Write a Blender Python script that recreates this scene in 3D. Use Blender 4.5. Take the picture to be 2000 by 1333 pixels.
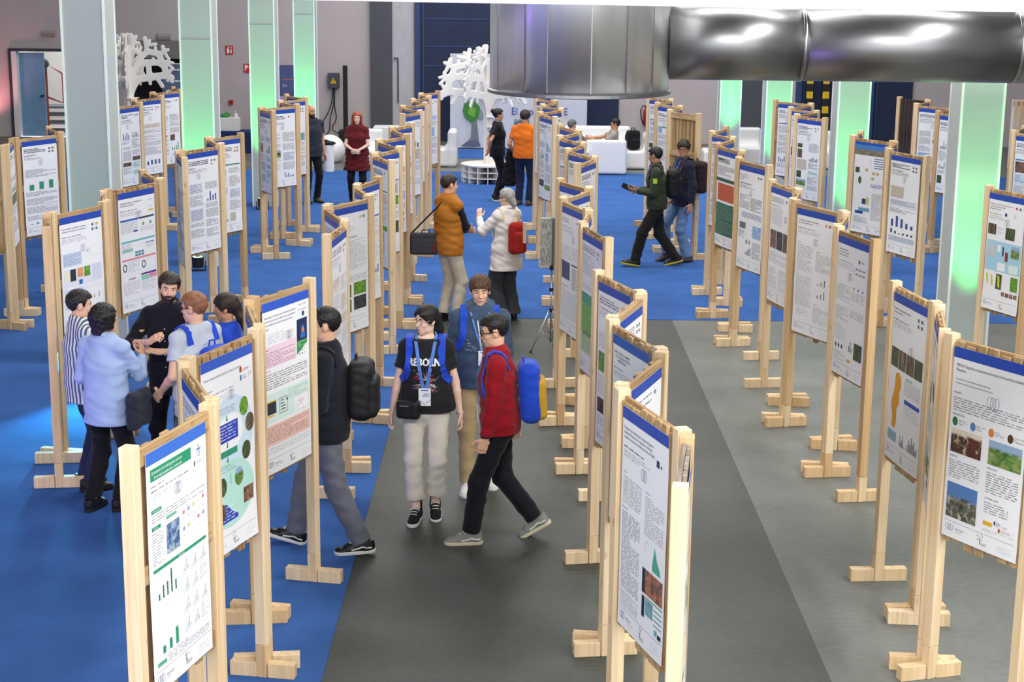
import bpy, bmesh, math, random
import numpy as np
import openvdb
from mathutils import Vector, Matrix

for o in list(bpy.data.objects):
    bpy.data.objects.remove(o, do_unlink=True)
SC = bpy.context.scene
COL = SC.collection
R = math.radians
random.seed(7)
rng = np.random.default_rng(7)

# ------------------------------------------------------------------ camera
cd = bpy.data.cameras.new('camera')
cam = bpy.data.objects.new('camera', cd)
COL.objects.link(cam)
SC.camera = cam
cd.sensor_width = 36.0
cd.lens = 3224.0 / 2000.0 * 36.0
cd.clip_end = 200
PITCH, ROLL, CAMH = R(12.8), R(0.6), 4.3
_fw = Vector((0, math.cos(PITCH), -math.sin(PITCH)))
_rt = Vector((1, 0, 0))
_up = _rt.cross(_fw)
_r2 = _rt * math.cos(ROLL) + _up * math.sin(ROLL)
_u2 = -_rt * math.sin(ROLL) + _up * math.cos(ROLL)
_m = Matrix((_r2, _u2, -_fw)).transposed().to_4x4()
_m.translation = Vector((0, 0, CAMH))
cam.matrix_world = _m

# ------------------------------------------------------------------ world + lights + exposure
W = bpy.data.worlds.new('hall_light')
SC.world = W
W.use_nodes = True
W.node_tree.nodes['Background'].inputs[0].default_value = (0.93, 0.96, 1.0, 1)
W.node_tree.nodes['Background'].inputs[1].default_value = 1.3
SC.view_settings.view_transform = 'Standard'
SC.view_settings.look = 'None'
SC.view_settings.gamma = 1.0
SC.view_settings.use_curve_mapping = False
SC.view_settings.exposure = 0.5


def area(name, loc, sx, sy, power, color=(1, 1, 1), rot=(0, 0, 0)):
    l = bpy.data.lights.new(name, 'AREA')
    l.shape = 'RECTANGLE'
    l.size, l.size_y = sx, sy
    l.energy = power
    l.color = color
    o = bpy.data.objects.new(name, l)
    COL.objects.link(o)
    o.location = loc
    o.rotation_euler = rot
    return o


# rows of high-bay hall lamps, plus one added side fill
area('hall_area_light', (0.6, 2.0, 7.2), 9, 0.8, 640, (1, 0.985, 0.96), (R(30), 0, 0))
area('hall_area_light', (6.6, 8.5, 8.2), 1.0, 7, 520, (1, 0.985, 0.96), (0, R(48), 0))  # unseen side fill, added to brighten the posters that face right
for yy, pw in ((17.0, 620), (24.0, 620), (31.0, 620), (37.5, 480)):
    area('hall_area_light', (1.0, yy, 8.7), 14, 1.2, pw, (1, 0.985, 0.96))


# ------------------------------------------------------------------ helpers
def S(r, g, b):
    def f(c):
        c /= 255.0
        return c / 12.92 if c <= 0.04045 else ((c + 0.055) / 1.055) ** 2.4
    return (f(r), f(g), f(b), 1.0)


_mats = {}


def mat(name, col, rough=0.6, metal=0.0, var=0.06, scale=8.0, bump=0.0, bscale=60.0, spec=0.4, sheen=0.0,
        stretch=None, coords='Object', emit=0.0, trans=0.0, bdist=0.006):
    """plain material: base colour gently varied by procedural noise"""
    if name in _mats:
        return _mats[name]
    m = bpy.data.materials.new(name)
    m.use_nodes = True
    nt = m.node_tree
    b = nt.nodes['Principled BSDF']
    tc = nt.nodes.new('ShaderNodeTexCoord')
    mp = nt.nodes.new('ShaderNodeMapping')
    if stretch:
        mp.inputs['Scale'].default_value = stretch
    nt.links.new(tc.outputs[coords], mp.inputs['Vector'])
    n = nt.nodes.new('ShaderNodeTexNoise')
    n.inputs['Scale'].default_value = scale
    n.inputs['Detail'].default_value = 4
    nt.links.new(mp.outputs[0], n.inputs['Vector'])
    r = nt.nodes.new('ShaderNodeValToRGB')
    c = col
    r.color_ramp.elements[0].position = 0.3
    r.color_ramp.elements[1].position = 0.7
    r.color_ramp.elements[0].color = (c[0] * (1 - var), c[1] * (1 - var), c[2] * (1 - var), 1)
    r.color_ramp.elements[1].color = (min(1, c[0] * (1 + var)), min(1, c[1] * (1 + var)), min(1, c[2] * (1 + var)), 1)
    nt.links.new(n.outputs['Fac'], r.inputs['Fac'])
    nt.links.new(r.outputs['Color'], b.inputs['Base Color'])
    b.inputs['Roughness'].default_value = rough
    b.inputs['Metallic'].default_value = metal
    b.inputs['Specular IOR Level'].default_value = spec
    if trans:
        b.inputs['Transmission Weight'].default_value = trans
    if sheen:
        b.inputs['Sheen Weight'].default_value = sheen
    if emit:
        b.inputs['Emission Color'].default_value = col
        b.inputs['Emission Strength'].default_value = emit
    if bump:
        n2 = nt.nodes.new('ShaderNodeTexNoise')
        n2.inputs['Scale'].default_value = bscale
        n2.inputs['Detail'].default_value = 3
        nt.links.new(mp.outputs[0], n2.inputs['Vector'])
        bp = nt.nodes.new('ShaderNodeBump')
        bp.inputs['Strength'].default_value = bump
        bp.inputs['Distance'].default_value = bdist
        nt.links.new(n2.outputs['Fac'], bp.inputs['Height'])
        nt.links.new(bp.outputs[0], b.inputs['Normal'])
    _mats[name] = m
    return m


def cloth(name, rgb, **k):
    a = dict(rough=0.85, var=0.08, scale=9, bump=0.35, bscale=26, spec=0.15, sheen=0.1)
    a.update(k)
    return mat(name, S(*rgb), **a)


def wood(name, light, dark, knot=0.5):
    """pine: grain runs along local Z, tint varies from piece to piece"""
    m = bpy.data.materials.new(name)
    m.use_nodes = True
    nt = m.node_tree
    L = nt.links.new
    b = nt.nodes['Principled BSDF']
    tc = nt.nodes.new('ShaderNodeTexCoord')
    oi = nt.nodes.new('ShaderNodeObjectInfo')
    add = nt.nodes.new('ShaderNodeVectorMath')
    add.operation = 'ADD'
    mul = nt.nodes.new('ShaderNodeMath')
    mul.operation = 'MULTIPLY'
    mul.inputs[1].default_value = 37.0
    L(oi.outputs['Random'], mul.inputs[0])
    L(tc.outputs['Object'], add.inputs[0])
    L(mul.outputs[0], add.inputs[1])
    mp = nt.nodes.new('ShaderNodeMapping')
    mp.inputs['Scale'].default_value = (16, 16, 0.7)
    L(add.outputs[0], mp.inputs['Vector'])
    n = nt.nodes.new('ShaderNodeTexNoise')
    n.inputs['Scale'].default_value = 1.6
    n.inputs['Detail'].default_value = 5
    n.inputs['Distortion'].default_value = 0.6
    L(mp.outputs[0], n.inputs['Vector'])
    r = nt.nodes.new('ShaderNodeValToRGB')
    r.color_ramp.elements[0].position = 0.25
    r.color_ramp.elements[1].position = 0.7
    r.color_ramp.elements[0].color = dark
    r.color_ramp.elements[1].color = light
    L(n.outputs['Fac'], r.inputs['Fac'])
    # knots
    mp2 = nt.nodes.new('ShaderNodeMapping')
    mp2.inputs['Scale'].default_value = (7, 7, 3.2)
    L(add.outputs[0], mp2.inputs['Vector'])
    v = nt.nodes.new('ShaderNodeTexVoronoi')
    v.inputs['Scale'].default_value = 1.0
    L(mp2.outputs[0], v.inputs['Vector'])
    r2 = nt.nodes.new('ShaderNodeValToRGB')
    r2.color_ramp.elements[0].position = 0.03
    r2.color_ramp.elements[0].color = (1, 1, 1, 1)
    r2.color_ramp.elements[1].position = 0.13
    r2.color_ramp.elements[1].color = (0, 0, 0, 1)
    L(v.outputs['Distance'], r2.inputs['Fac'])
    mk = nt.nodes.new('ShaderNodeMath')
    mk.operation = 'MULTIPLY'
    mk.inputs[1].default_value = knot
    L(r2.outputs['Color'], mk.inputs[0])
    mx = nt.nodes.new('ShaderNodeMix')
    mx.data_type = 'RGBA'
    L(mk.outputs[0], mx.inputs['Factor'])
    L(r.outputs['Color'], mx.inputs['A'])
    mx.inputs['B'].default_value = (dark[0] * 0.35, dark[1] * 0.28, dark[2] * 0.22, 1)
    # tint per piece
    r3 = nt.nodes.new('ShaderNodeValToRGB')
    r3.color_ramp.elements[0].color = (0.74, 0.62, 0.48, 1)
    r3.color_ramp.elements[1].color = (1.05, 1.05, 1.06, 1)
    e = r3.color_ramp.elements.new(0.3)
    e.color = (0.94, 0.86, 0.76, 1)
    e = r3.color_ramp.elements.new(0.6)
    e.color = (1.0, 0.97, 0.93, 1)
    L(oi.outputs['Random'], r3.inputs['Fac'])
    m2 = nt.nodes.new('ShaderNodeMix')
    m2.data_type = 'RGBA'
    m2.blend_type = 'MULTIPLY'
    m2.inputs['Factor'].default_value = 1
    L(mx.outputs['Result'], m2.inputs['A'])
    L(r3.outputs['Color'], m2.inputs['B'])
    L(m2.outputs['Result'], b.inputs['Base Color'])
    b.inputs['Roughness'].default_value = 0.62
    b.inputs['Specular IOR Level'].default_value = 0.25
    bp = nt.nodes.new('ShaderNodeBump')
    bp.inputs['Strength'].default_value = 0.25
    bp.inputs['Distance'].default_value = 0.004
    L(n.outputs['Fac'], bp.inputs['Height'])
    L(bp.outputs[0], b.inputs['Normal'])
    return m


class MB:
    """collects primitives into one mesh"""
    def __init__(s):
        s.v, s.f, s.mi = [], [], []

    def add(s, vs, fs, mi=0):
        o = len(s.v)
        s.v += [tuple(p) for p in vs]
        s.f += [tuple(i + o for i in f) for f in fs]
        s.mi += [mi] * len(fs)

    def box(s, lo, hi, mi=0, M=None):
        x0, y0, z0 = lo
        x1, y1, z1 = hi
        vs = [(x0, y0, z0), (x1, y0, z0), (x1, y1, z0), (x0, y1, z0), (x0, y0, z1), (x1, y0, z1), (x1, y1, z1), (x0, y1, z1)]
        if M:
            vs = [M @ Vector(v) for v in vs]
        s.add(vs, [(0, 3, 2, 1), (4, 5, 6, 7), (0, 1, 5, 4), (1, 2, 6, 5), (2, 3, 7, 6), (3, 0, 4, 7)], mi)

    def quad(s, a, b, c, d, mi=0):
        s.add([a, b, c, d], [(0, 1, 2, 3)], mi)

    def tube(s, pts, rad, n=8, mi=0, cap=True):
        pts = [Vector(p) for p in pts]
        rs = rad if isinstance(rad, (list, tuple)) else [rad] * len(pts)
        rings = []
        prev = None
        for i, p in enumerate(pts):
            t = (pts[min(i + 1, len(pts) - 1)] - pts[max(i - 1, 0)]).normalized()
            if prev is None:
                a = Vector((0, 0, 1)) if abs(t.z) < 0.9 else Vector((1, 0, 0))
                u = t.cross(a).normalized()
            else:
                u = (prev - t * prev.dot(t)).normalized()
            prev = u
            w = t.cross(u)
            rings.append([p + (u * math.cos(2 * math.pi * k / n) + w * math.sin(2 * math.pi * k / n)) * rs[i] for k in range(n)])
        vs = [q for r_ in rings for q in r_]
        fs = []
        for i in range(len(rings) - 1):
            for k in range(n):
                a, b = i * n + k, i * n + (k + 1) % n
                fs.append((a, b, b + n, a + n))
        if cap:
            fs.append(tuple(range(n - 1, -1, -1)))
            fs.append(tuple(range((len(rings) - 1) * n, len(rings) * n)))
        s.add(vs, fs, mi)

    def lathe(s, prof, c=(0, 0, 0), n=24, mi=0):
        """profile [(r,z)...] turned about Z at c"""
        vs = []
        for r_, z in prof:
            for k in range(n):
                a = 2 * math.pi * k / n
                vs.append((c[0] + r_ * math.cos(a), c[1] + r_ * math.sin(a), c[2] + z))
        fs = []
        for i in range(len(prof) - 1):
            for k in range(n):
                a, b = i * n + k, i * n + (k + 1) % n
                fs.append((a, b, b + n, a + n))
        fs.append(tuple(range(n - 1, -1, -1)))
        fs.append(tuple(range((len(prof) - 1) * n, len(prof) * n)))
        s.add(vs, fs, mi)

    def ell(s, c, r, n=10, m=7, mi=0, M=None):
        vs, fs = [], []
        for j in range(m + 1):
            th = math.pi * j / m
            for k in range(n):
                a = 2 * math.pi * k / n
                p = Vector((c[0] + r[0] * math.sin(th) * math.cos(a), c[1] + r[1] * math.sin(th) * math.sin(a), c[2] + r[2] * math.cos(th)))
                vs.append(M @ p if M else p)
        for j in range(m):
            for k in range(n):
                a, b = j * n + k, j * n + (k + 1) % n
                fs.append((a, a + n, b + n, b))
        s.add(vs, fs, mi)

    def ribbon(s, pts, nrm, w, t, mi=0):
        """flat strap through pts; nrm = outward normals"""
        pts = [Vector(p) for p in pts]
        nrm = [Vector(n_).normalized() for n_ in nrm]
        vs, fs = [], []
        for i, p in enumerate(pts):
            d = (pts[min(i + 1, len(pts) - 1)] - pts[max(i - 1, 0)]).normalized()
            sd = d.cross(nrm[i]).normalized() * (w / 2)
            n_ = nrm[i] * t
            vs += [p - sd, p + sd, p + sd + n_, p - sd + n_]
        for i in range(len(pts) - 1):
            a = i * 4
            for k in range(4):
                k2 = (k + 1) % 4
                fs.append((a + k, a + k2, a + 4 + k2, a + 4 + k))
        fs.append((3, 2, 1, 0))
        e = (len(pts) - 1) * 4
        fs.append((e, e + 1, e + 2, e + 3))
        s.add(vs, fs, mi)

    def prism(s, poly, y0, y1, mi=0):
        """polygon in XZ extruded along Y"""
        n = len(poly)
        vs = [(x, y0, z) for x, z in poly] + [(x, y1, z) for x, z in poly]
        fs = [tuple(range(n)), tuple(range(2 * n - 1, n - 1, -1))]
        for k in range(n):
            k2 = (k + 1) % n
            fs.append((k, k + n, k2 + n, k2))
        s.add(vs, fs, mi)

    def mesh(s, name, mats=(), smooth=False, bevel=0.0, fix=True):
        me = bpy.data.meshes.new(name)
        me.from_pydata(s.v, [], s.f)
        me.polygons.foreach_set('material_index', s.mi)
        bm = bmesh.new()
        bm.from_mesh(me)
        if fix:
            bmesh.ops.recalc_face_normals(bm, faces=bm.faces)
        if bevel:
            bmesh.ops.bevel(bm, geom=list(bm.edges), offset=bevel, segments=1 if bevel < 0.02 else 3, affect='EDGES', profile=0.5)
        bm.to_mesh(me)
        bm.free()
        for m_ in (mats if isinstance(mats, (list, tuple)) else [mats]):
            me.materials.append(m_)
        if smooth:
            me.polygons.foreach_set('use_smooth', [True] * len(me.polygons))
        me.update()
        return me


def obj(name, me, parent=None, loc=None, rot=None, M=None):
    o = bpy.data.objects.new(name, me)
    COL.objects.link(o)
    if parent:
        o.parent = parent
    if M is not None:
        o.matrix_local = M
    if loc is not None:
        o.location = loc
    if rot is not None:
        o.rotation_euler = rot
    return o


def tag(o, label, cat, group=None):
    o['label'] = label
    o['category'] = cat
    if group:
        o['group'] = group
    return o


def thing(name, label, cat, loc=(0, 0, 0), rz=0.0, group=None):
    o = obj(name, None, None, loc, (0, 0, rz))
    o.empty_display_size = 0.2
    return tag(o, label, cat, group)


def struct(name, me, loc=None):
    o = obj(name, me, None, loc)
    o['kind'] = 'structure'
    return o


def simple_box(name, lo, hi, m, parent=None, bevel=0.0, smooth=False):
    b = MB()
    b.box(lo, hi)
    return obj(name, b.mesh(name, m, bevel=bevel, smooth=smooth), parent)


# ------------------------------------------------------------------ signed distance fields -> meshes
def nz(v):
    v = np.asarray(v, float)
    n = np.linalg.norm(v)
    return v / n if n > 1e-9 else np.array([0, 0, 1.0])


class Field:
    BIG = 0.08

    def __init__(s, lo, hi, h):
        s.lo, s.h = np.asarray(lo, float), h
        s.n = np.ceil((np.asarray(hi, float) - s.lo) / h).astype(int) + 1
        s.a = np.full(tuple(s.n), s.BIG, np.float32)

    def _win(s, lo, hi):
        i0 = np.clip(np.floor((np.asarray(lo) - s.lo) / s.h).astype(int), 0, s.n - 1)
        i1 = np.clip(np.ceil((np.asarray(hi) - s.lo) / s.h).astype(int) + 1, 1, s.n)
        if np.any(i1 <= i0):
            return None
        g = [np.arange(i0[k], i1[k]) * s.h + s.lo[k] for k in range(3)]
        X = g[0][:, None, None]
        Y = g[1][None, :, None]
        Z = g[2][None, None, :]
        return tuple(slice(i0[k], i1[k]) for k in range(3)), X, Y, Z

    def _join(s, sl, d, k, op):
        a = s.a[sl]
        d = d.astype(np.float32)
        if op == 'add':
            if k > 0:
                h = np.clip(0.5 + 0.5 * (a - d) / k, 0, 1)
                s.a[sl] = a + (d - a) * h - k * h * (1 - h)
            else:
                s.a[sl] = np.minimum(a, d)
        else:
            d = -d
            if k > 0:
                h = np.clip(0.5 - 0.5 * (a - d) / k, 0, 1)
                s.a[sl] = a + (d - a) * h + k * h * (1 - h)
            else:
                s.a[sl] = np.maximum(a, d)

    def cap(s, p, q, r1, r2=None, k=0.02, op='add'):
        p, q = np.asarray(p, float), np.asarray(q, float)
        r2 = r1 if r2 is None else r2
        m = max(r1, r2) + k + 3 * s.h
        w = s._win(np.minimum(p, q) - m, np.maximum(p, q) + m)
        if w is None:
            return
        sl, X, Y, Z = w
        d = q - p
        L2 = max(d @ d, 1e-9)
        t = np.clip(((X - p[0]) * d[0] + (Y - p[1]) * d[1] + (Z - p[2]) * d[2]) / L2, 0, 1)
        dist = np.sqrt((X - p[0] - t * d[0]) ** 2 + (Y - p[1] - t * d[1]) ** 2 + (Z - p[2] - t * d[2]) ** 2) - (r1 + t * (r2 - r1))
        s._join(sl, dist, k, op)

    def ecap(s, p, q, ab1, ab2, side, k=0.02, op='add', endr=None):
        """capsule with an elliptical section: a along side, b across"""
        p, q = np.asarray(p, float), np.asarray(q, float)
        ax = nz(q - p)
        sd = np.asarray(side, float)
        sd = nz(sd - ax * (sd @ ax))
        fr = np.cross(ax, sd)
        L = np.linalg.norm(q - p)
        m = max(ab1 + ab2) + k + 3 * s.h
        w = s._win(np.minimum(p, q) - m, np.maximum(p, q) + m)
        if w is None:
            return
        sl, X, Y, Z = w
        x, y, z = X - p[0], Y - p[1], Z - p[2]
        u = x * ax[0] + y * ax[1] + z * ax[2]
        t = np.clip(u / L, 0, 1)
        e = u - t * L
        a = ab1[0] + t * (ab2[0] - ab1[0])
        b = ab1[1] + t * (ab2[1] - ab1[1])
        sv = x * sd[0] + y * sd[1] + z * sd[2]
        fv = x * fr[0] + y * fr[1] + z * fr[2]
        mn = np.minimum(a, b)
        er = mn if endr is None else endr
        d = (np.sqrt((sv / a) ** 2 + (fv / b) ** 2 + (e / er) ** 2) - 1) * mn
        s._join(sl, d, k, op)

    def ell(s, c, r, M=None, k=0.02, op='add'):
        """ellipsoid; M = 3x3 rotation (columns = axes)"""
        c = np.asarray(c, float)
        m = max(r) + k + 3 * s.h
        w = s._win(c - m, c + m)
        if w is None:
            return
        sl, X, Y, Z = w
        x, y, z = X - c[0], Y - c[1], Z - c[2]
        if M is not None:
            x, y, z = (M[0, 0] * x + M[1, 0] * y + M[2, 0] * z, M[0, 1] * x + M[1, 1] * y + M[2, 1] * z, M[0, 2] * x + M[1, 2] * y + M[2, 2] * z)
        n = np.sqrt((x / r[0]) ** 2 + (y / r[1]) ** 2 + (z / r[2]) ** 2)
        n2 = np.sqrt((x / r[0] ** 2) ** 2 + (y / r[1] ** 2) ** 2 + (z / r[2] ** 2) ** 2) + 1e-6
        d = n * (n - 1) / n2
        s._join(sl, d, k, op)

    def rbox(s, c, hs, r, M=None, k=0.0, op='add'):
        c = np.asarray(c, float)
        m = float(np.linalg.norm(hs)) + k + 3 * s.h
        w = s._win(c - m, c + m)
        if w is None:
            return
        sl, X, Y, Z = w
        x, y, z = X - c[0], Y - c[1], Z - c[2]
        if M is not None:
            x, y, z = (M[0, 0] * x + M[1, 0] * y + M[2, 0] * z, M[0, 1] * x + M[1, 1] * y + M[2, 1] * z, M[0, 2] * x + M[1, 2] * y + M[2, 2] * z)
        qx, qy, qz = np.abs(x) - (hs[0] - r), np.abs(y) - (hs[1] - r), np.abs(z) - (hs[2] - r)
        d = np.sqrt(np.maximum(qx, 0) ** 2 + np.maximum(qy, 0) ** 2 + np.maximum(qz, 0) ** 2) + np.minimum(np.maximum(qx, np.maximum(qy, qz)), 0) - r
        s._join(sl, d, k, op)

    def cut(s, p, n, rad):
        """remove what lies on the +n side of the plane, near p"""
        p, n = np.asarray(p, float), nz(n)
        w = s._win(p - rad, p + rad)
        if w is None:
            return
        sl, X, Y, Z = w
        d = ((X - p[0]) * n[0] + (Y - p[1]) * n[1] + (Z - p[2]) * n[2]).astype(np.float32)
        s.a[sl] = np.maximum(s.a[sl], d)

    def wob(s, amp, freq, ph=0.0, kind='fold'):
        g = [np.arange(s.n[k]) * s.h + s.lo[k] for k in range(3)]
        X, Y, Z = g[0][:, None, None] * freq, g[1][None, :, None] * freq, g[2][None, None, :] * freq
        if kind == 'fold':
            n = np.sin(X * 0.7 + Z * 1.9 + 2.2 * np.sin(Z * 0.5 + Y * 0.8 + ph) + ph) + 0.8 * np.sin(Y * 0.9 - Z * 2.6 + 2.0 * np.sin(X * 0.8 + Z * 0.3 + ph * 2)) + 0.5 * np.sin(X * 1.6 - Y * 1.4 + Z * 3.6 + 1.5 * np.sin(Z * 0.7))
        else:
            n = np.sin(X * 1.3 + 1.5 * np.sin(Y + ph)) * np.sin(Y * 1.2 + 1.1 * np.sin(Z + ph)) + np.sin(Z * 1.4 + X * 0.5 + ph) * 0.6
        s.a += (amp * n).astype(np.float32)

    def at(s, p):
        q = np.clip((np.asarray(p) - s.lo) / s.h, 0, s.n - 1.001)
        i = q.astype(int)
        f = q - i
        c = s.a[i[0]:i[0] + 2, i[1]:i[1] + 2, i[2]:i[2] + 2]
        c = c[0] * (1 - f[0]) + c[1] * f[0]
        c = c[0] * (1 - f[1]) + c[1] * f[1]
        return float(c[0] * (1 - f[2]) + c[1] * f[2])

    def march(s, p, d, step=0.004, n=150):
        """walk from p along d until the surface is met"""
        p, d = np.asarray(p, float), nz(d)
        for _ in range(n):
            v = s.at(p)
            if v <= 0:
                return p + d * max(v, -step)
            p = p + d * step
        return None

    def mesh(s, name, m, adapt=0.0):
        a = s.a
        # close the field at the border of the box
        for ax in range(3):
            sl = [slice(None)] * 3
            for e in (0, -1):
                sl[ax] = e
                a[tuple(sl)] = np.maximum(a[tuple(sl)], s.h * 0.5)
        g = openvdb.FloatGrid(s.BIG)
        g.copyFromArray(np.ascontiguousarray(a, dtype=np.float32))
        if adapt > 0:
            pts, tris, quads = g.convertToPolygons(0.0, adapt)
        else:
            pts, quads = g.convertToQuads(0.0)
            tris = np.zeros((0, 3), np.uint32)
        pts = np.asarray(pts, float) * s.h + s.lo
        me = bpy.data.meshes.new(name)
        nq, ntr = len(quads), len(tris)
        me.vertices.add(len(pts))
        me.vertices.foreach_set('co', pts.astype(np.float32).ravel())
        idx = np.concatenate([np.asarray(quads)[:, ::-1].ravel(), np.asarray(tris)[:, ::-1].ravel()]).astype(np.int32)
        me.loops.add(len(idx))
        me.loops.foreach_set('vertex_index', idx)
        st = np.concatenate([np.arange(nq) * 4, nq * 4 + np.arange(ntr) * 3]).astype(np.int32)
        me.polygons.add(nq + ntr)
        me.polygons.foreach_set('loop_start', st)
        me.polygons.foreach_set('use_smooth', np.ones(nq + ntr, bool))
        me.update(calc_edges=True)
        me.validate()
        for m_ in (m if isinstance(m, (list, tuple)) else [m]):
            me.materials.append(m_)
        return me

# ------------------------------------------------------------------ room shell
def vinyl(name, c1, c2):
    m = bpy.data.materials.new(name)
    m.use_nodes = True
    nt = m.node_tree
    L = nt.links.new
    b = nt.nodes['Principled BSDF']
    tc = nt.nodes.new('ShaderNodeTexCoord')
    n1 = nt.nodes.new('ShaderNodeTexNoise')
    n1.inputs['Scale'].default_value = 1.3
    n1.inputs['Detail'].default_value = 6
    mp = nt.nodes.new('ShaderNodeMapping')
    mp.inputs['Scale'].default_value = (12, 20, 1)
    L(tc.outputs['Object'], mp.inputs['Vector'])
    n2 = nt.nodes.new('ShaderNodeTexNoise')
    n2.inputs['Scale'].default_value = 1.0
    n2.inputs['Detail'].default_value = 6
    n2.inputs['Roughness'].default_value = 0.7
    L(tc.outputs['Object'], n1.inputs['Vector'])
    L(mp.outputs[0], n2.inputs['Vector'])
    ad = nt.nodes.new('ShaderNodeMath')
    ad.operation = 'ADD'
    L(n1.outputs['Fac'], ad.inputs[0])
    L(n2.outputs['Fac'], ad.inputs[1])
    r = nt.nodes.new('ShaderNodeValToRGB')
    r.color_ramp.elements[0].position = 0.72
    r.color_ramp.elements[1].position = 1.28
    r.color_ramp.elements[0].color = c1
    r.color_ramp.elements[1].color = c2
    L(ad.outputs[0], r.inputs['Fac'])
    # ramps clamp at 1: rescale
    ml = nt.nodes.new('ShaderNodeMath')
    ml.operation = 'MULTIPLY'
    ml.inputs[1].default_value = 0.5
    L(ad.outputs[0], ml.inputs[0])
    r.color_ramp.elements[0].position = 0.34
    r.color_ramp.elements[1].position = 0.66
    L(ml.outputs[0], r.inputs['Fac'])
    L(r.outputs['Color'], b.inputs['Base Color'])
    b.inputs['Roughness'].default_value = 0.48
    b.inputs['Specular IOR Level'].default_value = 0.35
    return m


M_VDARK = vinyl('vinyl_dark_grey', S(50, 55, 52), S(72, 77, 72))
M_VLIGHT = vinyl('vinyl_light_grey', S(94, 98, 95), S(118, 121, 116))
M_CARPET = mat('blue_carpet', S(66, 104, 170), rough=0.95, var=0.10, scale=2.2, bump=0.5, bscale=420, spec=0.03)
M_WALL = mat('mauve_grey_plaster', S(190, 181, 183), rough=0.9, var=0.035, scale=1.2, spec=0.1)
M_WALLD = mat('dark_grey_panel', S(82, 84, 92), rough=0.8, var=0.05, scale=3)
M_NAVY = mat('navy_steel_door', S(28, 42, 74), rough=0.55, var=0.10, scale=2)
M_NAVY2 = mat('navy_steel_trim', S(46, 66, 116), rough=0.5, var=0.08, scale=2)
M_WHITE = mat('white_paint', S(232, 230, 228), rough=0.6, var=0.02)
M_BLACK = mat('black_plastic', S(22, 22, 24), rough=0.5, var=0.15)
M_STEEL = None

fl = MB()
fl.box((-15, -2, -0.1), (2.0, 20.2, 0), 0)
floor = struct('floor', fl.mesh('floor', M_VDARK))
f2 = MB()
f2.box((2.0, -2, -0.1), (15, 20.2, 0), 0)
f2.box((-15, 20.2, -0.1), (15, 41.5, 0), 0)
struct('floor_light_vinyl', f2.mesh('floor_light_vinyl', M_VLIGHT))
c = MB()
c.box((-14.9, -1.5, 0.0), (-1.15, 20.2, 0.006))
c.box((-14.9, 20.2, 0.0), (14.9, 35.2, 0.006))
c.box((-1.6, 37.7, 0.0), (7.0, 39.75, 0.006))
struct('floor_blue_carpet', c.mesh('floor_blue_carpet', M_CARPET))

Y0 = 41.5
w = MB()
DX0, DX1, DZ = -12.5, -10.75, 2.12
w.box((-15, Y0, 0), (DX0, Y0 + 0.3, 9))
w.box((DX0, Y0, DZ), (DX1, Y0 + 0.3, 9))
w.box((DX1, Y0, 0), (-9.7, Y0 + 0.3, 9))
w.box((-9.7, Y0, 1.98), (-7.9, Y0 + 0.3, 9))
w.box((-7.9, Y0, 0), (15, Y0 + 0.3, 9))
struct('wall_back', w.mesh('wall_back', M_WALL))
w = MB()
w.box((-15.3, -2, 0), (-15, Y0 + 0.3, 9))
struct('wall_left', w.mesh('wall_left', M_WALL))
w = MB()
w.box((15, -2, 0), (15.3, Y0 + 0.3, 9))
struct('wall_right', w.mesh('wall_right', M_WALL))
w = MB()
w.box((-15.3, -2, 9.0), (15.3, Y0 + 0.3, 9.3))
struct('ceiling', w.mesh('ceiling', mat('dark_ceiling', S(92, 90, 90), rough=0.9)))
# dark recess behind the far left stands, with a soffit band
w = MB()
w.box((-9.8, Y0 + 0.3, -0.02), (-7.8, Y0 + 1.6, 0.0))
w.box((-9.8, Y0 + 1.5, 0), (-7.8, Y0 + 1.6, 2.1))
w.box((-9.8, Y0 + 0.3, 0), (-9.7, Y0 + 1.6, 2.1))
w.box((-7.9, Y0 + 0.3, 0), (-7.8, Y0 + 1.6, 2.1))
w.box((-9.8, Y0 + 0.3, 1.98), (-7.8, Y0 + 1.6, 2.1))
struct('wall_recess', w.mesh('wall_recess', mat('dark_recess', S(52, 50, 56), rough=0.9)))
w = MB()
w.box((-9.75, Y0 - 0.12, 1.98), (-7.85, Y0, 2.42))
struct('trim_1', w.mesh('trim_1', mat('soffit_grey', S(128, 124, 128), rough=0.8)), None)

# doorway on the left: room beyond with a bright lamp
w = MB()
w.box((DX0 - 0.3, Y0 + 0.3, -0.02), (DX1 + 0.4, Y0 + 3.2, 0.0))
w.box((DX0 - 0.3, Y0 + 3.1, 0), (DX1 + 0.4, Y0 + 3.2, 3))
w.box((DX0 - 0.4, Y0 + 0.3, 0), (DX0 - 0.3, Y0 + 3.2, 3))
w.box((DX1 + 0.4, Y0 + 0.3, 0), (DX1 + 0.5, Y0 + 3.2, 3))
w.box((DX0 - 0.4, Y0 + 0.3, 3), (DX1 + 0.5, Y0 + 3.2, 3.1))
struct('wall_stairwell', w.mesh('wall_stairwell', M_WHITE))
area('stairwell_lamp', (-11.4, Y0 + 1.8, 2.9), 1.2, 0.8, 22)
d = struct('door_1', None)
fr = MB()
fr.box((DX0 - 0.07, Y0 - 0.06, 0), (DX0, Y0 + 0.3, DZ + 0.07))
fr.box((DX0, Y0 - 0.06, DZ), (DX1, Y0 + 0.3, DZ + 0.07))
fr.box((DX1, Y0 - 0.06, 0), (DX1 + 0.07, Y0 + 0.3, DZ + 0.07))
obj('door_frame', fr.mesh('door_frame', mat('door_frame_dark', S(58, 60, 74), rough=0.6)), d)
simple_box('jamb_strip', (DX0, Y0 - 0.05, 0), (DX0 + 0.13, Y0 + 0.2, DZ), M_WHITE, d)
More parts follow.
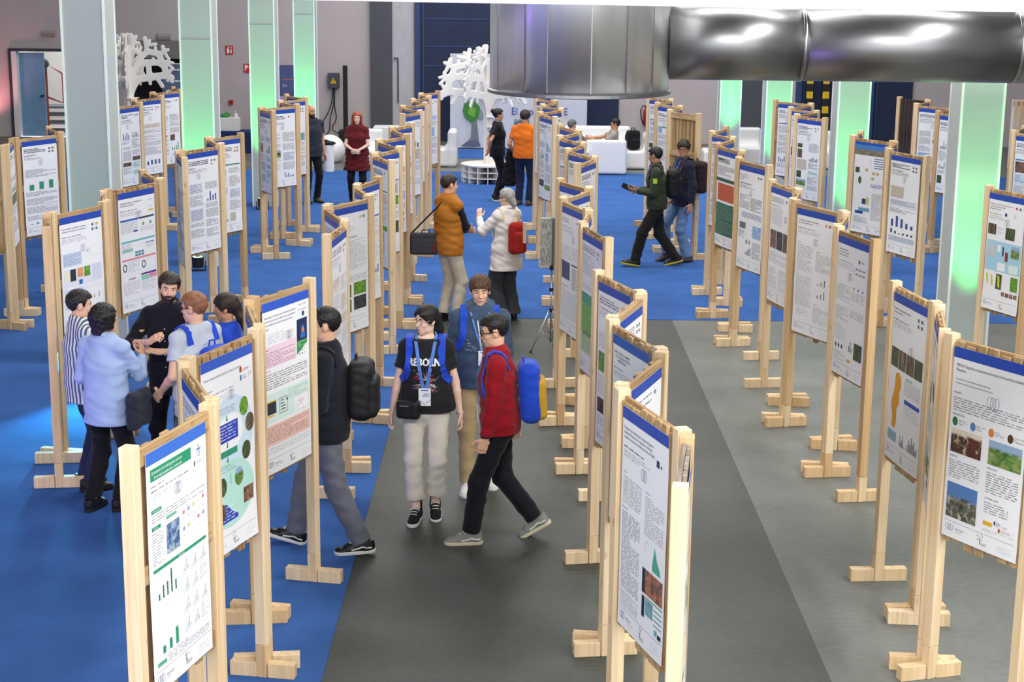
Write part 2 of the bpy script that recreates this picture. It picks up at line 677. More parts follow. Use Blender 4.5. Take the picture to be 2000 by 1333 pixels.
lf = simple_box('door_leaf', (DX0 + 0.16, Y0 + 0.05, 0.02), (DX0 + 0.78, Y0 + 0.11, DZ - 0.04), mat('blue_door', S(122, 160, 200), rough=0.6), d)
simple_box('door_handle', (DX0 + 0.68, Y0 - 0.02, 1.0), (DX0 + 0.75, Y0 + 0.05, 1.04), M_BLACK, lf)
st = thing('stair_rail', 'red steel stair railing inside the bright doorway', 'railing', (-12.0, Y0 + 1.2, 0))
mred = mat('red_railing_paint', S(176, 84, 66), rough=0.5)
t = MB()
t.tube([(0.0, 0, 0.0), (0, 0, 1.75), (0.42, 0, 1.5), (0.42, 0, 0.75), (0.0, 0, 0.9)], 0.03, 8)
obj('rail', t.mesh('rail', mred, smooth=True), st)
for k in range(4):
    simple_box('step', (-0.25 + 0.02 * k, 0.1, 0.2 * k), (0.5, 0.6 + 0.1 * k, 0.2 * k + 0.05), mat('stair_steel', S(120, 130, 138), rough=0.5), st)
b = MB()
b.ell((-0.05, -0.05, 1.75), (0.16, 0.12, 0.13))
b.ell((-0.12, -0.05, 1.6), (0.12, 0.1, 0.2))
tag(obj('jacket', b.mesh('jacket', cloth('grey_jacket', (88, 92, 100)), smooth=True), None, (-12.0, Y0 + 1.2, 0)), 'grey jacket hung over the red railing in the doorway', 'jacket')

# navy hangar doors and panels on the back wall
def door_panel(n, x0, x1, z1, seams):
    d = struct('door_%d' % n, None)
    simple_box('door_leaf', (x0, Y0 - 0.06, 0), (x1, Y0, z1), M_NAVY, d)
    simple_box('door_post', (x0, Y0 - 0.14, 0), (x0 + 0.13, Y0 - 0.06, z1), M_NAVY2, d)
    simple_box('door_edge', (x0 + 0.2, Y0 - 0.09, 0), (x0 + 0.23, Y0 - 0.06, z1), M_NAVY2, d)
    for z in seams:
        simple_box('door_rib', (x0 + 0.25, Y0 - 0.075, z), (x1, Y0 - 0.06, z + 0.03), M_NAVY2, d)
    return d


door_panel(2, -2.48, 2.6, 5.0, (1.85, 2.33, 3.0))
door_panel(3, 7.0, 8.1, 5.0, ())
door_panel(4, 8.8, 9.9, 5.0, ())
simple = struct('trim_2', None)
simple_box('pilaster', (-3.58, Y0 - 0.14, 0), (-3.04, Y0, 9), M_WALLD, simple)
simple = struct('trim_3', None)
simple_box('pilaster', (5.62, Y0 - 0.14, 0), (6.3, Y0, 9), M_WALLD, simple)
simple = struct('trim_4', None)
simple_box('pilaster', (-3.04, Y0 - 0.05, 0), (-2.5, Y0, 9), mat('pale_pilaster', S(186, 184, 190), rough=0.85), simple)
# beam across the foreground, under the mezzanine edge
bm_ = MB()
v0, v1 = (-1.05, 6.0, 4.165), (2.3, 6.0, 4.163)
bm_.add([(-1.3, 5.9, 4.185), (2.4, 5.9, 4.165), (2.4, 6.05, 4.155), (-1.3, 6.05, 4.175), (-1.3, 5.9, 4.5), (2.4, 5.9, 4.5), (2.4, 6.05, 4.5), (-1.3, 6.05, 4.5)],
        [(0, 3, 2, 1), (4, 5, 6, 7), (0, 1, 5, 4), (1, 2, 6, 5), (2, 3, 7, 6), (3, 0, 4, 7)])
tr5 = struct('trim_5', bm_.mesh('trim_5', mat('beam_white', S(238, 236, 238), rough=0.5)))
bm_ = MB()
bm_.add([(-1.3, 5.86, 4.181), (2.4, 5.86, 4.158), (2.4, 5.9, 4.158), (-1.3, 5.9, 4.181), (-1.3, 5.86, 4.198), (2.4, 5.86, 4.175), (2.4, 5.9, 4.175), (-1.3, 5.9, 4.198)],
        [(0, 3, 2, 1), (4, 5, 6, 7), (0, 1, 5, 4), (1, 2, 6, 5), (2, 3, 7, 6), (3, 0, 4, 7)])
obj('beam_lip', bm_.mesh('beam_lip', mat('lip_grey', S(176, 172, 176), rough=0.6)), tr5)

# columns with light edge profiles, each with a green LED uplight at its foot
M_COLF = mat('column_wrap', S(180, 187, 187), rough=0.7, var=0.02, scale=2)
M_COLE = mat('column_edge', S(240, 246, 244), rough=0.4, var=0.01)
M_LENS = mat('led_lens_green', S(150, 255, 180), rough=0.3, emit=2.5)
cols = [(-4.73, 17.5, 0.06), (-4.72, 23.6, 0.8), (-4.71, 29.7, 0.9), (-4.73, 35.8, 1.0),
        (4.71, 17.5, 1.0), (4.60, 23.6, 1.0), (4.50, 29.7, 1.0), (4.43, 35.8, 1.0)]
up_lab = {1: 'small black LED uplight glowing green at the second left column', 2: 'small black LED uplight glowing green at the third left column',
          3: 'small black LED uplight glowing green at the farthest left column', 0: 'small black LED uplight at the nearest left column',
          4: 'small black LED uplight glowing green at the nearest right column', 5: 'small black LED uplight glowing green at the second right column',
          6: 'small black LED uplight glowing green at the third right column', 7: 'small black LED uplight glowing green at the farthest right column'}
for i, (x, y, pw) in enumerate(cols):
    cl = struct('trim_%d' % (6 + i), None)
    cl.location = (x, y, 0)
    simple_box('column_shaft', (0, 0, 0), (0.44, 0.46, 8.5), M_COLF, cl)
    for (ex, ey) in ((-0.012, -0.012), (0.44 - 0.012, -0.012), (-0.012, 0.448), (0.428, 0.448)):
        simple_box('edge_profile', (ex, ey, 0), (ex + 0.024, ey + 0.024, 8.5), M_COLE, cl)
    for z in ((1.5, 5.6) if i == 0 else (3.25, 5.6)):
        simple_box('joint', (0.012, -0.003, z), (0.428, 0.0, z + 0.006), mat('joint_grey', S(120, 130, 132)), cl)
    u = thing('led_uplight', up_lab[i], 'uplight', (x + 0.22, y - 0.36, 0.006), 0, 'uplights at the columns')
    hb = MB()
    hb.lathe([(0.075, 0.05), (0.08, 0.06), (0.085, 0.17), (0.085, 0.2), (0.075, 0.2)], n=20)
    obj('housing', hb.mesh('housing', M_BLACK, smooth=False), u)
    yk = MB()
    yk.box((-0.11, -0.02, 0), (-0.1, 0.02, 0.14))
    yk.box((0.1, -0.02, 0), (0.11, 0.02, 0.14))
    yk.box((-0.11, -0.05, 0), (0.11, 0.05, 0.012))
    obj('yoke', yk.mesh('yoke', M_BLACK), u)
    ln = MB()
    ln.lathe([(0.07, 0.2), (0.07, 0.204)], n=20)
    obj('lens', ln.mesh('lens', M_LENS), u)
    if pw > 0:
        l = bpy.data.lights.new('uplight_beam', 'SPOT')
        l.energy = 560 * pw
        l.color = (0.09, 1.0, 0.2)
        l.spot_size = R(46)
        l.spot_blend = 1.0
        l.shadow_soft_size = 0.06
        o = obj('uplight_beam', l, u, (0, 0, 0.24), (R(180 - 5), 0, 0))
# pink wash on the back-left wall
for (x, cl_, pw) in ((-13.2, (1.0, 0.28, 0.32), 90), (-5.6, (0.55, 0.3, 1.0), 45)):
    u = thing('wall_washer', 'floor LED washer lighting the back wall ' + ('pink at far left' if x < -10 else 'violet by the poster panels'), 'uplight', (x, 40.9, 0))
    simple_box('housing', (-0.2, -0.08, 0), (0.2, 0.08, 0.14), M_BLACK, u, bevel=0.01)
    l = bpy.data.lights.new('washer_beam', 'SPOT')
    l.energy, l.color, l.spot_size, l.spot_blend, l.shadow_soft_size = pw, cl_, R(110), 0.8, 0.1
    obj('washer_beam', l, u, (0, 0, 0.2), (R(180 - 14), 0, 0))


# coloured floor spots by the left stands
for (x, y, tx, ty, tz, cl_, pw, nm) in ((-4.35, 16.5, -3.6, 11.5, 0.0, (0.1, 0.75, 1.0), 420, 'cyan floor spot behind the second row of stands'), (-6.3, 11.0, -3.3, 12.8, 1.2, (0.45, 0.25, 1.0), 120, 'violet floor spot left of the discussion group')):
    u = thing('floor_spot', 'small black ' + nm, 'uplight', (x, y, 0.006))
    simple_box('housing', (-0.09, -0.09, 0.02), (0.09, 0.09, 0.2), M_BLACK, u, bevel=0.012)
    simple_box('base', (-0.1, -0.1, 0), (0.1, 0.1, 0.02), M_BLACK, u)
    l = bpy.data.lights.new('spot_beam', 'SPOT')
    l.energy, l.color, l.spot_size, l.spot_blend, l.shadow_soft_size = pw, cl_, R(70), 1.0, 0.08
    o = obj('spot_beam', l, u, (0, 0, 0.45))
    o.rotation_euler = Vector((tx - x, ty - y, tz - 0.45)).to_track_quat('-Z', 'Y').to_euler()


# ------------------------------------------------------------------ steel hood and duct
def brushed(name, sc, bs, bd, lum):
    m = bpy.data.materials.new(name)
    m.use_nodes = True
    nt = m.node_tree
    b = nt.nodes['Principled BSDF']
    tc = nt.nodes.new('ShaderNodeTexCoord')
    mp = nt.nodes.new('ShaderNodeMapping')
    mp.inputs['Scale'].default_value = sc
    n = nt.nodes.new('ShaderNodeTexNoise')
    n.inputs['Scale'].default_value = 1
    n.inputs['Detail'].default_value = 2
    nt.links.new(tc.outputs['Object'], mp.inputs[0])
    nt.links.new(mp.outputs[0], n.inputs['Vector'])
    r = nt.nodes.new('ShaderNodeValToRGB')
    r.color_ramp.elements[0].color = (lum * 0.88, lum * 0.88, lum * 0.9, 1)
    r.color_ramp.elements[1].color = (lum * 1.1, lum * 1.1, lum * 1.11, 1)
    nt.links.new(n.outputs['Fac'], r.inputs['Fac'])
    nt.links.new(r.outputs['Color'], b.inputs['Base Color'])
    b.inputs['Metallic'].default_value = 1
    b.inputs['Roughness'].default_value = 0.34
    bp = nt.nodes.new('ShaderNodeBump')
    bp.inputs['Strength'].default_value = bs
    bp.inputs['Distance'].default_value = bd
    nt.links.new(n.outputs['Fac'], bp.inputs['Height'])
    nt.links.new(bp.outputs[0], b.inputs['Normal'])
    return m


M_HOOD = brushed('brushed_steel_hood', (2.6, 2.6, 0.04), 0.6, 0.1, 0.86)
M_HOOD.node_tree.nodes['Principled BSDF'].inputs['Roughness'].default_value = 0.42
M_DUCT = brushed('brushed_steel_duct', (0.5, 6, 6), 0.2, 0.02, 0.34)
M_DUCT.node_tree.nodes['Principled BSDF'].inputs['Roughness'].default_value = 0.36
hd = thing('extractor_hood', 'large round brushed steel extractor hood hanging above the aisle', 'extractor hood', (0.54, 14.0, 3.28))
t = MB()
t.lathe([(0.75, 0.0), (0.75, 1.6), (0.3, 1.9), (0.3, 4.0)], n=64)
obj('drum', t.mesh('drum', M_HOOD, smooth=True), hd)
t = MB()
t.lathe([(0.752, -0.012), (0.768, -0.006), (0.768, 0.018), (0.752, 0.026)], n=64)
obj('rim', t.mesh('rim', mat('rim_steel', (0.3, 0.3, 0.31, 1), rough=0.35, metal=1), smooth=False), hd)
for a in (-155, -128, -112, -85, -62, -40):
    t = MB()
    t.box((0.749, -0.004, 0.03), (0.754, 0.004, 1.6))
    o = obj('seam', t.mesh('seam', mat('seam_steel', (0.36, 0.36, 0.37, 1), rough=0.3, metal=1)), hd)
    o.rotation_euler.z = R(a)
du = thing('ventilation_duct', 'wide horizontal steel ventilation duct running right from the hood', 'duct', (1.29, 14.0, 3.69))
t = MB()
t.tube([(-0.02, 0, 0), (1.08, 0, 0.0)], 0.305, 48)
obj('duct_section', t.mesh('duct_section', M_DUCT, smooth=True), du)
t = MB()
t.tube([(1.1, 0, 0), (2.86, 0, 0.0)], 0.305, 48)
obj('duct_section', t.mesh('duct_section', M_DUCT, smooth=True), du)
t = MB()
t.tube([(2.88, 0, 0), (6, 0, 0.0)], 0.305, 48)
obj('duct_section', t.mesh('duct_section', M_DUCT, smooth=True), du)
for x in (1.09, 2.87):
    t = MB()
    t.tube([(x - 0.018, 0, 0), (x - 0.01, 0, 0), (x + 0.01, 0, 0), (x + 0.018, 0, 0)], [0.303, 0.313, 0.313, 0.303], 48)
    obj('joint_ring', t.mesh('joint_ring', mat('ring_steel', (0.4, 0.4, 0.41, 1), rough=0.3, metal=1), smooth=True), du)
for x in (1.5, 4.5):
    t = MB()
    t.tube([(x, 0, 0.3), (x, 0, 5.3)], 0.012, 6)
    obj('hanger_rod', t.mesh('hanger_rod', M_BLACK), du)

# ------------------------------------------------------------------ poster stands
M_PINE = wood('pine_post', S(237, 217, 184), S(216, 186, 142), 0.5)
M_PALLET = wood('pallet_board', S(202, 174, 132), S(146, 116, 80), 0.4)
M_GREYW = wood('weathered_board', S(168, 158, 146), S(104, 96, 88), 0.4)
M_DARKW = mat('film_wrapped_board', S(66, 54, 48), rough=0.15, var=0.25, scale=30, stretch=(4, 4, 0.4), spec=0.6)


def zbox(name, w_, d_, z0, z1, m, bev=0.003):
    b = MB()
    b.box((-w_ / 2, -d_ / 2, z0), (w_ / 2, d_ / 2, z1))
    return b.mesh(name, m, bevel=bev)


ME_POST = zbox('post', 0.07, 0.07, 0.212, 2.2, M_PINE)
_b = MB()
_b.box((-0.0345, -0.205, 0), (0.0345, -0.036, 0.094))
_b.box((-0.0345, 0.036, 0), (0.0345, 0.205, 0.094))
ME_FOOT = _b.mesh('foot', M_PINE, bevel=0.003)
ME_BASE = zbox('post_base', 0.07, 0.07, 0.0, 0.21, M_PINE)
SLW = 0.066
ME_SLAT = {k: [zbox('slat', SLW, 0.019, 0.93 + a, 2.165 + b_, m_, 0.0025) for a, b_ in ((0, 0), (-0.02, 0.008), (0.012, -0.015))]
           for k, m_ in (('p', M_PALLET), ('g', M_GREYW), ('d', M_DARKW))}
ME_RAIL = {k: zbox('rail', 0.088, 0.02, -0.5, 0.5, m_, 0.0025) for k, m_ in (('p', M_PALLET), ('g', M_GREYW), ('d', M_DARKW))}

CHAINS = [
    ('A', [(-6.55, 18.55), (-5.94, 19.30), (-6.10, 20.08), (-5.70, 20.84), (-6.10, 21.65)]),
    ('A', [(-5.98, 24.80), (-5.73, 25.50), (-6.02, 26.16), (-5.69, 26.92), (-6.04, 27.60), (-5.66, 28.30), (-5.95, 28.95)]),
    ('B', [(-3.76, 13.15), (-3.98, 13.96), (-3.66, 14.75), (-3.87, 15.48), (-3.50, 16.38), (-3.87, 17.10)]),
    ('B', [(-3.62, 18.15), (-3.86, 18.94), (-3.48, 19.72), (-3.80, 20.42), (-3.44, 21.05)]),
    ('B', [(-3.50, 24.20), (-3.82, 24.86), (-3.31, 25.50), (-3.72, 26.18), (-3.35, 26.90), (-3.80, 27.52)]),
    ('C', [(-1.71, 6.97), (-1.465, 7.84), (-1.79, 8.70), (-1.495, 9.55), (-1.70, 10.39), (-1.37, 11.17)]),
    ('C', [(-1.49, 12.93), (-1.41, 13.77), (-1.69, 14.66), (-1.33, 15.35), (-1.55, 16.11), (-1.36, 16.78)]),
    ('C', [(-1.33, 18.14), (-1.62, 18.90), (-1.34, 19.59), (-1.69, 20.36), (-1.35, 21.06), (-1.64, 21.98), (-1.38, 22.68)]),
    ('C', [(-1.64, 23.98), (-1.38, 24.66), (-1.74, 25.42), (-1.38, 26.10), (-1.66, 26.78), (-1.39, 27.40), (-1.60, 28.02), (-1.29, 28.60)]),
    ('D', [(0.70, 6.52), (0.82, 7.385), (0.55, 8.24), (0.86, 9.08), (0.60, 9.94), (0.87, 10.77), (0.59, 11.62)]),
    ('D', [(0.775, 12.97), (0.58, 13.82), (0.68, 14.60), (0.45, 15.36), (0.76, 16.10), (0.45, 16.82)]),
    ('D', [(0.68, 18.08), (0.94, 18.82), (0.62, 19.64), (0.87, 20.33), (0.56, 21.09), (0.87, 21.83), (0.61, 22.68)]),
    ('D', [(0.60, 23.75), (0.37, 24.55), (0.74, 25.28), (0.42, 26.00), (0.68, 26.70), (0.34, 27.40), (0.62, 28.10)]),
    ('E', [(3.00, 8.92), (2.59, 9.64), (2.77, 10.50), (2.65, 11.32)]),
    ('E', [(2.92, 13.02), (2.73, 13.80), (2.98, 14.63), (2.62, 15.41), (2.81, 16.17), (2.64, 16.92)]),
    ('E', [(2.83, 18.07), (2.56, 18.85), (2.72, 19.62), (2.50, 20.40), (2.82, 21.17), (2.60, 21.90), (2.91, 22.65)]),
    ('E', [(2.76, 24.50), (2.34, 25.22), (2.62, 25.92), (2.26, 26.58), (2.60, 27.30), (2.23, 27.95)]),
    ('F', [(5.06, 15.90), (4.77, 16.62)]),
    ('F', [(4.84, 19.20), (4.52, 20.02), (4.81, 20.83), (4.38, 21.50), (4.66, 22.20)]),
    ('F', [(4.54, 24.02), (4.17, 24.68), (4.64, 25.30), (4.29, 25.96), (4.80, 26.72), (4.27, 27.46)]),
    ('G', [(7.05, 21.8), (6.74, 22.42), (7.14, 23.16)]),
    ('G', [(6.80, 24.85), (6.48, 25.48), (6.95, 26.20), (6.48, 26.90), (6.92, 27.70), (6.52, 28.36)]),
]
ROWS = {'A': 'leftmost row', 'B': 'second row from left', 'C': 'third row from left', 'D': 'fourth row from left',
        'E': 'fifth row from left', 'F': 'sixth row from left', 'G': 'rightmost row'}
ORD = ['nearest', 'second nearest', 'third nearest', 'fourth nearest', 'fifth nearest', 'sixth nearest', 'seventh nearest', 'eighth nearest', 'ninth nearest', 'tenth nearest',
       'eleventh nearest', 'twelfth nearest', 'thirteenth nearest', 'fourteenth nearest', 'fifteenth nearest', 'sixteenth nearest', 'seventeenth nearest', 'eighteenth nearest',
       'nineteenth nearest', 'twentieth nearest', 'twenty-first nearest', 'twenty-second nearest', 'twenty-third nearest', 'twenty-fourth nearest', 'twenty-fifth nearest']

STANDS = []      # (row, index in row, matrix, clear width)
_cnt = {}
for row, J in CHAINS:
    for i in range(len(J) - 1):
        a, b = Vector((*J[i], 0)), Vector((*J[i + 1], 0))
        d = (b - a).normalized()
        a2, b2 = a + d * 0.06, b - d * 0.06
        mid = (a2 + b2) / 2
        Lc = (b2 - a2).length
        n = Vector((d.y, -d.x, 0))
        if n.dot(Vector((0, 0, 0)) - mid) < 0:
            n = -n
        idx = _cnt.get(row, 0)
        _cnt[row] = idx + 1
        back = (row == 'E' and idx == 14)
        ya = -n
        xa = ya.cross(Vector((0, 0, 1)))
        rz = math.atan2(xa.y, xa.x) + (math.pi if back else 0)
        key = 'p'
        if row == 'D' and idx == 0:
            key = 'g'
        if row == 'G' and idx == 6:
            key = 'd'
        railfront = random.random() < 0.35
        if (row, idx) in (('C', 0), ('C', 4), ('D', 4), ('C', 7), ('D', 2), ('E', 3), ('E', 5)):
            railfront = True
        if (row, idx) in (('C', 2), ('D', 1), ('D', 3), ('D', 5), ('D', 6), ('E', 0), ('E', 2), ('F', 3), ('E', 14), ('D', 7)):
            railfront = False
        label = 'pine poster stand of pallet boards, %s, %s' % (ORD[idx], ROWS[row])
        t = thing('poster_stand', label, 'display stand', (mid.x, mid.y, 0.006 if (mid.y > 20.2 or mid.x < -1.15) else 0.0), rz, 'zigzag rows of poster stands')
        for s in (-1, 1):
            obj('post', ME_POST, t, (s * Lc / 2, 0, 0))
            obj('post_base', ME_BASE, t, (s * Lc / 2, 0, 0))
            dv = (rz % math.pi) - math.pi / 2
            obj('foot', ME_FOOT, t, (s * Lc / 2, 0, 0), (0, 0, -dv * 0.5))
        clear = Lc - 0.07
        sy, ry = (-0.0105, 0.0105) if not railfront else (0.0105, -0.0105)
        ns = max(6, int(round(clear / 0.089)))
        for k in range(ns):
            x = -clear / 2 + (k + 0.5) * clear / ns
            obj('slat', random.choice(ME_SLAT[key]), t, (x + random.uniform(-0.004, 0.004), sy + random.uniform(-0.001, 0.001), 0))
        for z in (2.126, 1.56, 0.99):
            o = obj('rail', ME_RAIL[key], t, (0, ry, z), (0, R(90), 0))
            o.scale = (1, 1, clear - 0.004)
        STANDS.append((row, idx, t, clear))

# ------------------------------------------------------------------ lettering: glyph outlines taken from the built-in font
_gl = {}


def glyph(ch):
    if ch in _gl:
        return _gl[ch]
    cu = bpy.data.curves.new('g', 'FONT')
    cu.body = ch
    cu.resolution_u = 2
    cu.size = 1.0
    o = bpy.data.objects.new('g', cu)
    COL.objects.link(o)
    dg = bpy.context.evaluated_depsgraph_get()
    me = o.evaluated_get(dg).to_mesh()
    v = [(p.co.x, p.co.y) for p in me.vertices]
    f = [tuple(p.vertices) for p in me.polygons]
    x0 = min([p[0] for p in v], default=0)
    x1 = max([p[0] for p in v], default=0.28)
    v = [(p[0] - x0, p[1]) for p in v]
    o.to_mesh_clear()
    bpy.data.objects.remove(o, do_unlink=True)
    bpy.data.curves.remove(cu)
    _gl[ch] = (v, f, x1 - x0)
    return _gl[ch]


def text_geo(s, h, squeeze=1.0):
    """2D vertices and faces of a string, cap height about 0.7 h, starting at x=0"""
    vs, fs = [], []
    x = 0.0
    for ch in s:
        if ch == ' ':
            x += 0.30 * h * squeeze
            continue
        v, f, w_ = glyph(ch)
        o = len(vs)
        vs += [(x + p[0] * h * squeeze, p[1] * h) for p in v]
        fs += [tuple(i + o for i in q) for q in f]
        x += (w_ + 0.09) * h * squeeze
    return vs, fs, x


def print_material(name, rough=0.45):
    m = bpy.data.materials.new(name)
    m.use_nodes = True
    nt = m.node_tree
    b = nt.nodes['Principled BSDF']
    a = nt.nodes.new('ShaderNodeAttribute')
    a.attribute_name = 'ink'
    tc = nt.nodes.new('ShaderNodeTexCoord')
    n = nt.nodes.new('ShaderNodeTexNoise')
    n.inputs['Scale'].default_value = 30
    nt.links.new(tc.outputs['Object'], n.inputs['Vector'])
    mx = nt.nodes.new('ShaderNodeMix')
    mx.data_type = 'RGBA'
    mx.blend_type = 'OVERLAY'
    mx.inputs['Factor'].default_value = 0.08
    nt.links.new(a.outputs['Color'], mx.inputs['A'])
    nt.links.new(n.outputs['Color'], mx.inputs['B'])
    nt.links.new(mx.outputs['Result'], b.inputs['Base Color'])
    b.inputs['Roughness'].default_value = rough
    b.inputs['Specular IOR Level'].default_value = 0.3
    return m


M_INK = print_material('printed_ink')
M_PAPER = mat('poster_paper', S(240, 241, 245), rough=0.5, var=0.012, scale=3, spec=0.3)


def photo(name, stops, scale=4.0, sky=None, stretch=(1, 1, 1), distort=1.0):
    m = bpy.data.materials.new(name)
    m.use_nodes = True
    nt = m.node_tree
    L = nt.links.new
    b = nt.nodes['Principled BSDF']
    tc = nt.nodes.new('ShaderNodeTexCoord')
    oi = nt.nodes.new('ShaderNodeObjectInfo')
    ad = nt.nodes.new('ShaderNodeVectorMath')
    ml = nt.nodes.new('ShaderNodeMath')
    ml.operation = 'MULTIPLY'
    ml.inputs[1].default_value = 50
    L(oi.outputs['Random'], ml.inputs[0])
    L(tc.outputs['Object'], ad.inputs[0])
    L(ml.outputs[0], ad.inputs[1])
    mp = nt.nodes.new('ShaderNodeMapping')
    mp.inputs['Scale'].default_value = stretch
    L(ad.outputs[0], mp.inputs[0])
    n = nt.nodes.new('ShaderNodeTexNoise')
    n.inputs['Scale'].default_value = scale
    n.inputs['Detail'].default_value = 6
    n.inputs['Distortion'].default_value = distort
    L(mp.outputs[0], n.inputs['Vector'])
    r = nt.nodes.new('ShaderNodeValToRGB')
    cr = r.color_ramp
    cr.elements[0].position, cr.elements[0].color = 0.28, stops[0]
    cr.elements[1].position, cr.elements[1].color = 0.72, stops[-1]
    for i, c_ in enumerate(stops[1:-1]):
        e = cr.elements.new(0.28 + 0.44 * (i + 1) / (len(stops) - 1))
        e.color = c_
    L(n.outputs['Fac'], r.inputs['Fac'])
    out = r.outputs['Color']
    if sky:
        sp = nt.nodes.new('ShaderNodeSeparateXYZ')
        L(tc.outputs['Generated'], sp.inputs[0])
        r2 = nt.nodes.new('ShaderNodeValToRGB')
        r2.color_ramp.elements[0].position = sky[0]
        r2.color_ramp.elements[0].color = (0, 0, 0, 1)
        r2.color_ramp.elements[1].position = min(1, sky[0] + 0.12)
        r2.color_ramp.elements[1].color = (1, 1, 1, 1)
        a2 = nt.nodes.new('ShaderNodeMath')
        a2.operation = 'MULTIPLY_ADD'
        L(n.outputs['Fac'], a2.inputs[0])
        a2.inputs[1].default_value = 0.35
        L(sp.outputs['Z'], a2.inputs[2])
        sb = nt.nodes.new('ShaderNodeMath')
        sb.operation = 'SUBTRACT'
        L(a2.outputs[0], sb.inputs[0])
        sb.inputs[1].default_value = 0.175
        L(sb.outputs[0], r2.inputs['Fac'])
        mx = nt.nodes.new('ShaderNodeMix')
        mx.data_type = 'RGBA'
        L(r2.outputs['Color'], mx.inputs['Factor'])
        L(out, mx.inputs['A'])
        mx.inputs['B'].default_value = sky[1]
        out = mx.outputs['Result']
    L(out, b.inputs['Base Color'])
    b.inputs['Roughness'].default_value = 0.4
    return m


PH = {
    'forest': photo('photo_forest', [S(24, 34, 26), S(66, 84, 52), S(112, 120, 92)], 26, None, (3, 3, 0.7)),
    'trunks': photo('photo_trunks', [S(40, 34, 30), S(92, 78, 62), S(150, 140, 122)], 20, None, (4, 4, 0.35)),
    'grass': photo('photo_grass', [S(46, 92, 26), S(104, 158, 48), S(150, 188, 90)], 40),
    'field': photo('photo_field', [S(40, 74, 30), S(96, 140, 62), S(176, 168, 110)], 12, (0.62, S(150, 176, 206)), (1, 1, 2.5)),
    'coast': photo('photo_coast', [S(40, 44, 38), S(96, 98, 84), S(196, 192, 184)], 22, (0.55, S(84, 128, 188)), (1, 1, 1)),
    'dark': photo('photo_dark', [S(22, 24, 30), S(48, 52, 60), S(96, 98, 104)], 18),
    'brown': photo('photo_brown', [S(54, 36, 28), S(120, 84, 66), S(176, 150, 134)], 20),
    'meeting': photo('photo_meeting', [S(30, 18, 16), S(96, 46, 36), S(60, 42, 36), S(206, 190, 150)], 16, (0.72, S(222, 216, 196))),
    'map': photo('photo_relief_map', [S(46, 70, 62), S(128, 92, 74), S(186, 112, 70), S(120, 140, 116)], 24),
    'navy': photo('photo_navy_cover', [S(18, 30, 66), S(26, 44, 88), S(40, 66, 120)], 10),
    'bluewash': photo('photo_blue', [S(120, 156, 206), S(150, 182, 224), S(186, 206, 236)], 30),
    'lab': photo('photo_lab', [S(30, 42, 70), S(70, 110, 160), S(170, 190, 206), S(40, 44, 50)], 22),
    'sand': photo('photo_sand', [S(190, 178, 160), S(206, 196, 180), S(180, 168, 152)], 20),
    'satellite': photo('photo_satellite', [S(30, 50, 110), S(40, 66, 120), S(86, 96, 80), S(52, 70, 74)], 18),
    'tealmap': photo('photo_teal_map', [S(90, 150, 160), S(130, 180, 186), S(70, 120, 130)], 22),
    'sky': photo('photo_sky_meadow', [S(86, 84, 70), S(126, 124, 108), S(150, 146, 130)], 26, (0.5, S(74, 126, 196))),
    'orange': photo('photo_orange_map', [S(214, 140, 84), S(232, 170, 112), S(196, 128, 84)], 30),
}
INK = S(58, 60, 68)
INKL = S(148, 150, 158)
BLUE = S(44, 78, 176)
GREEN = S(44, 150, 108)


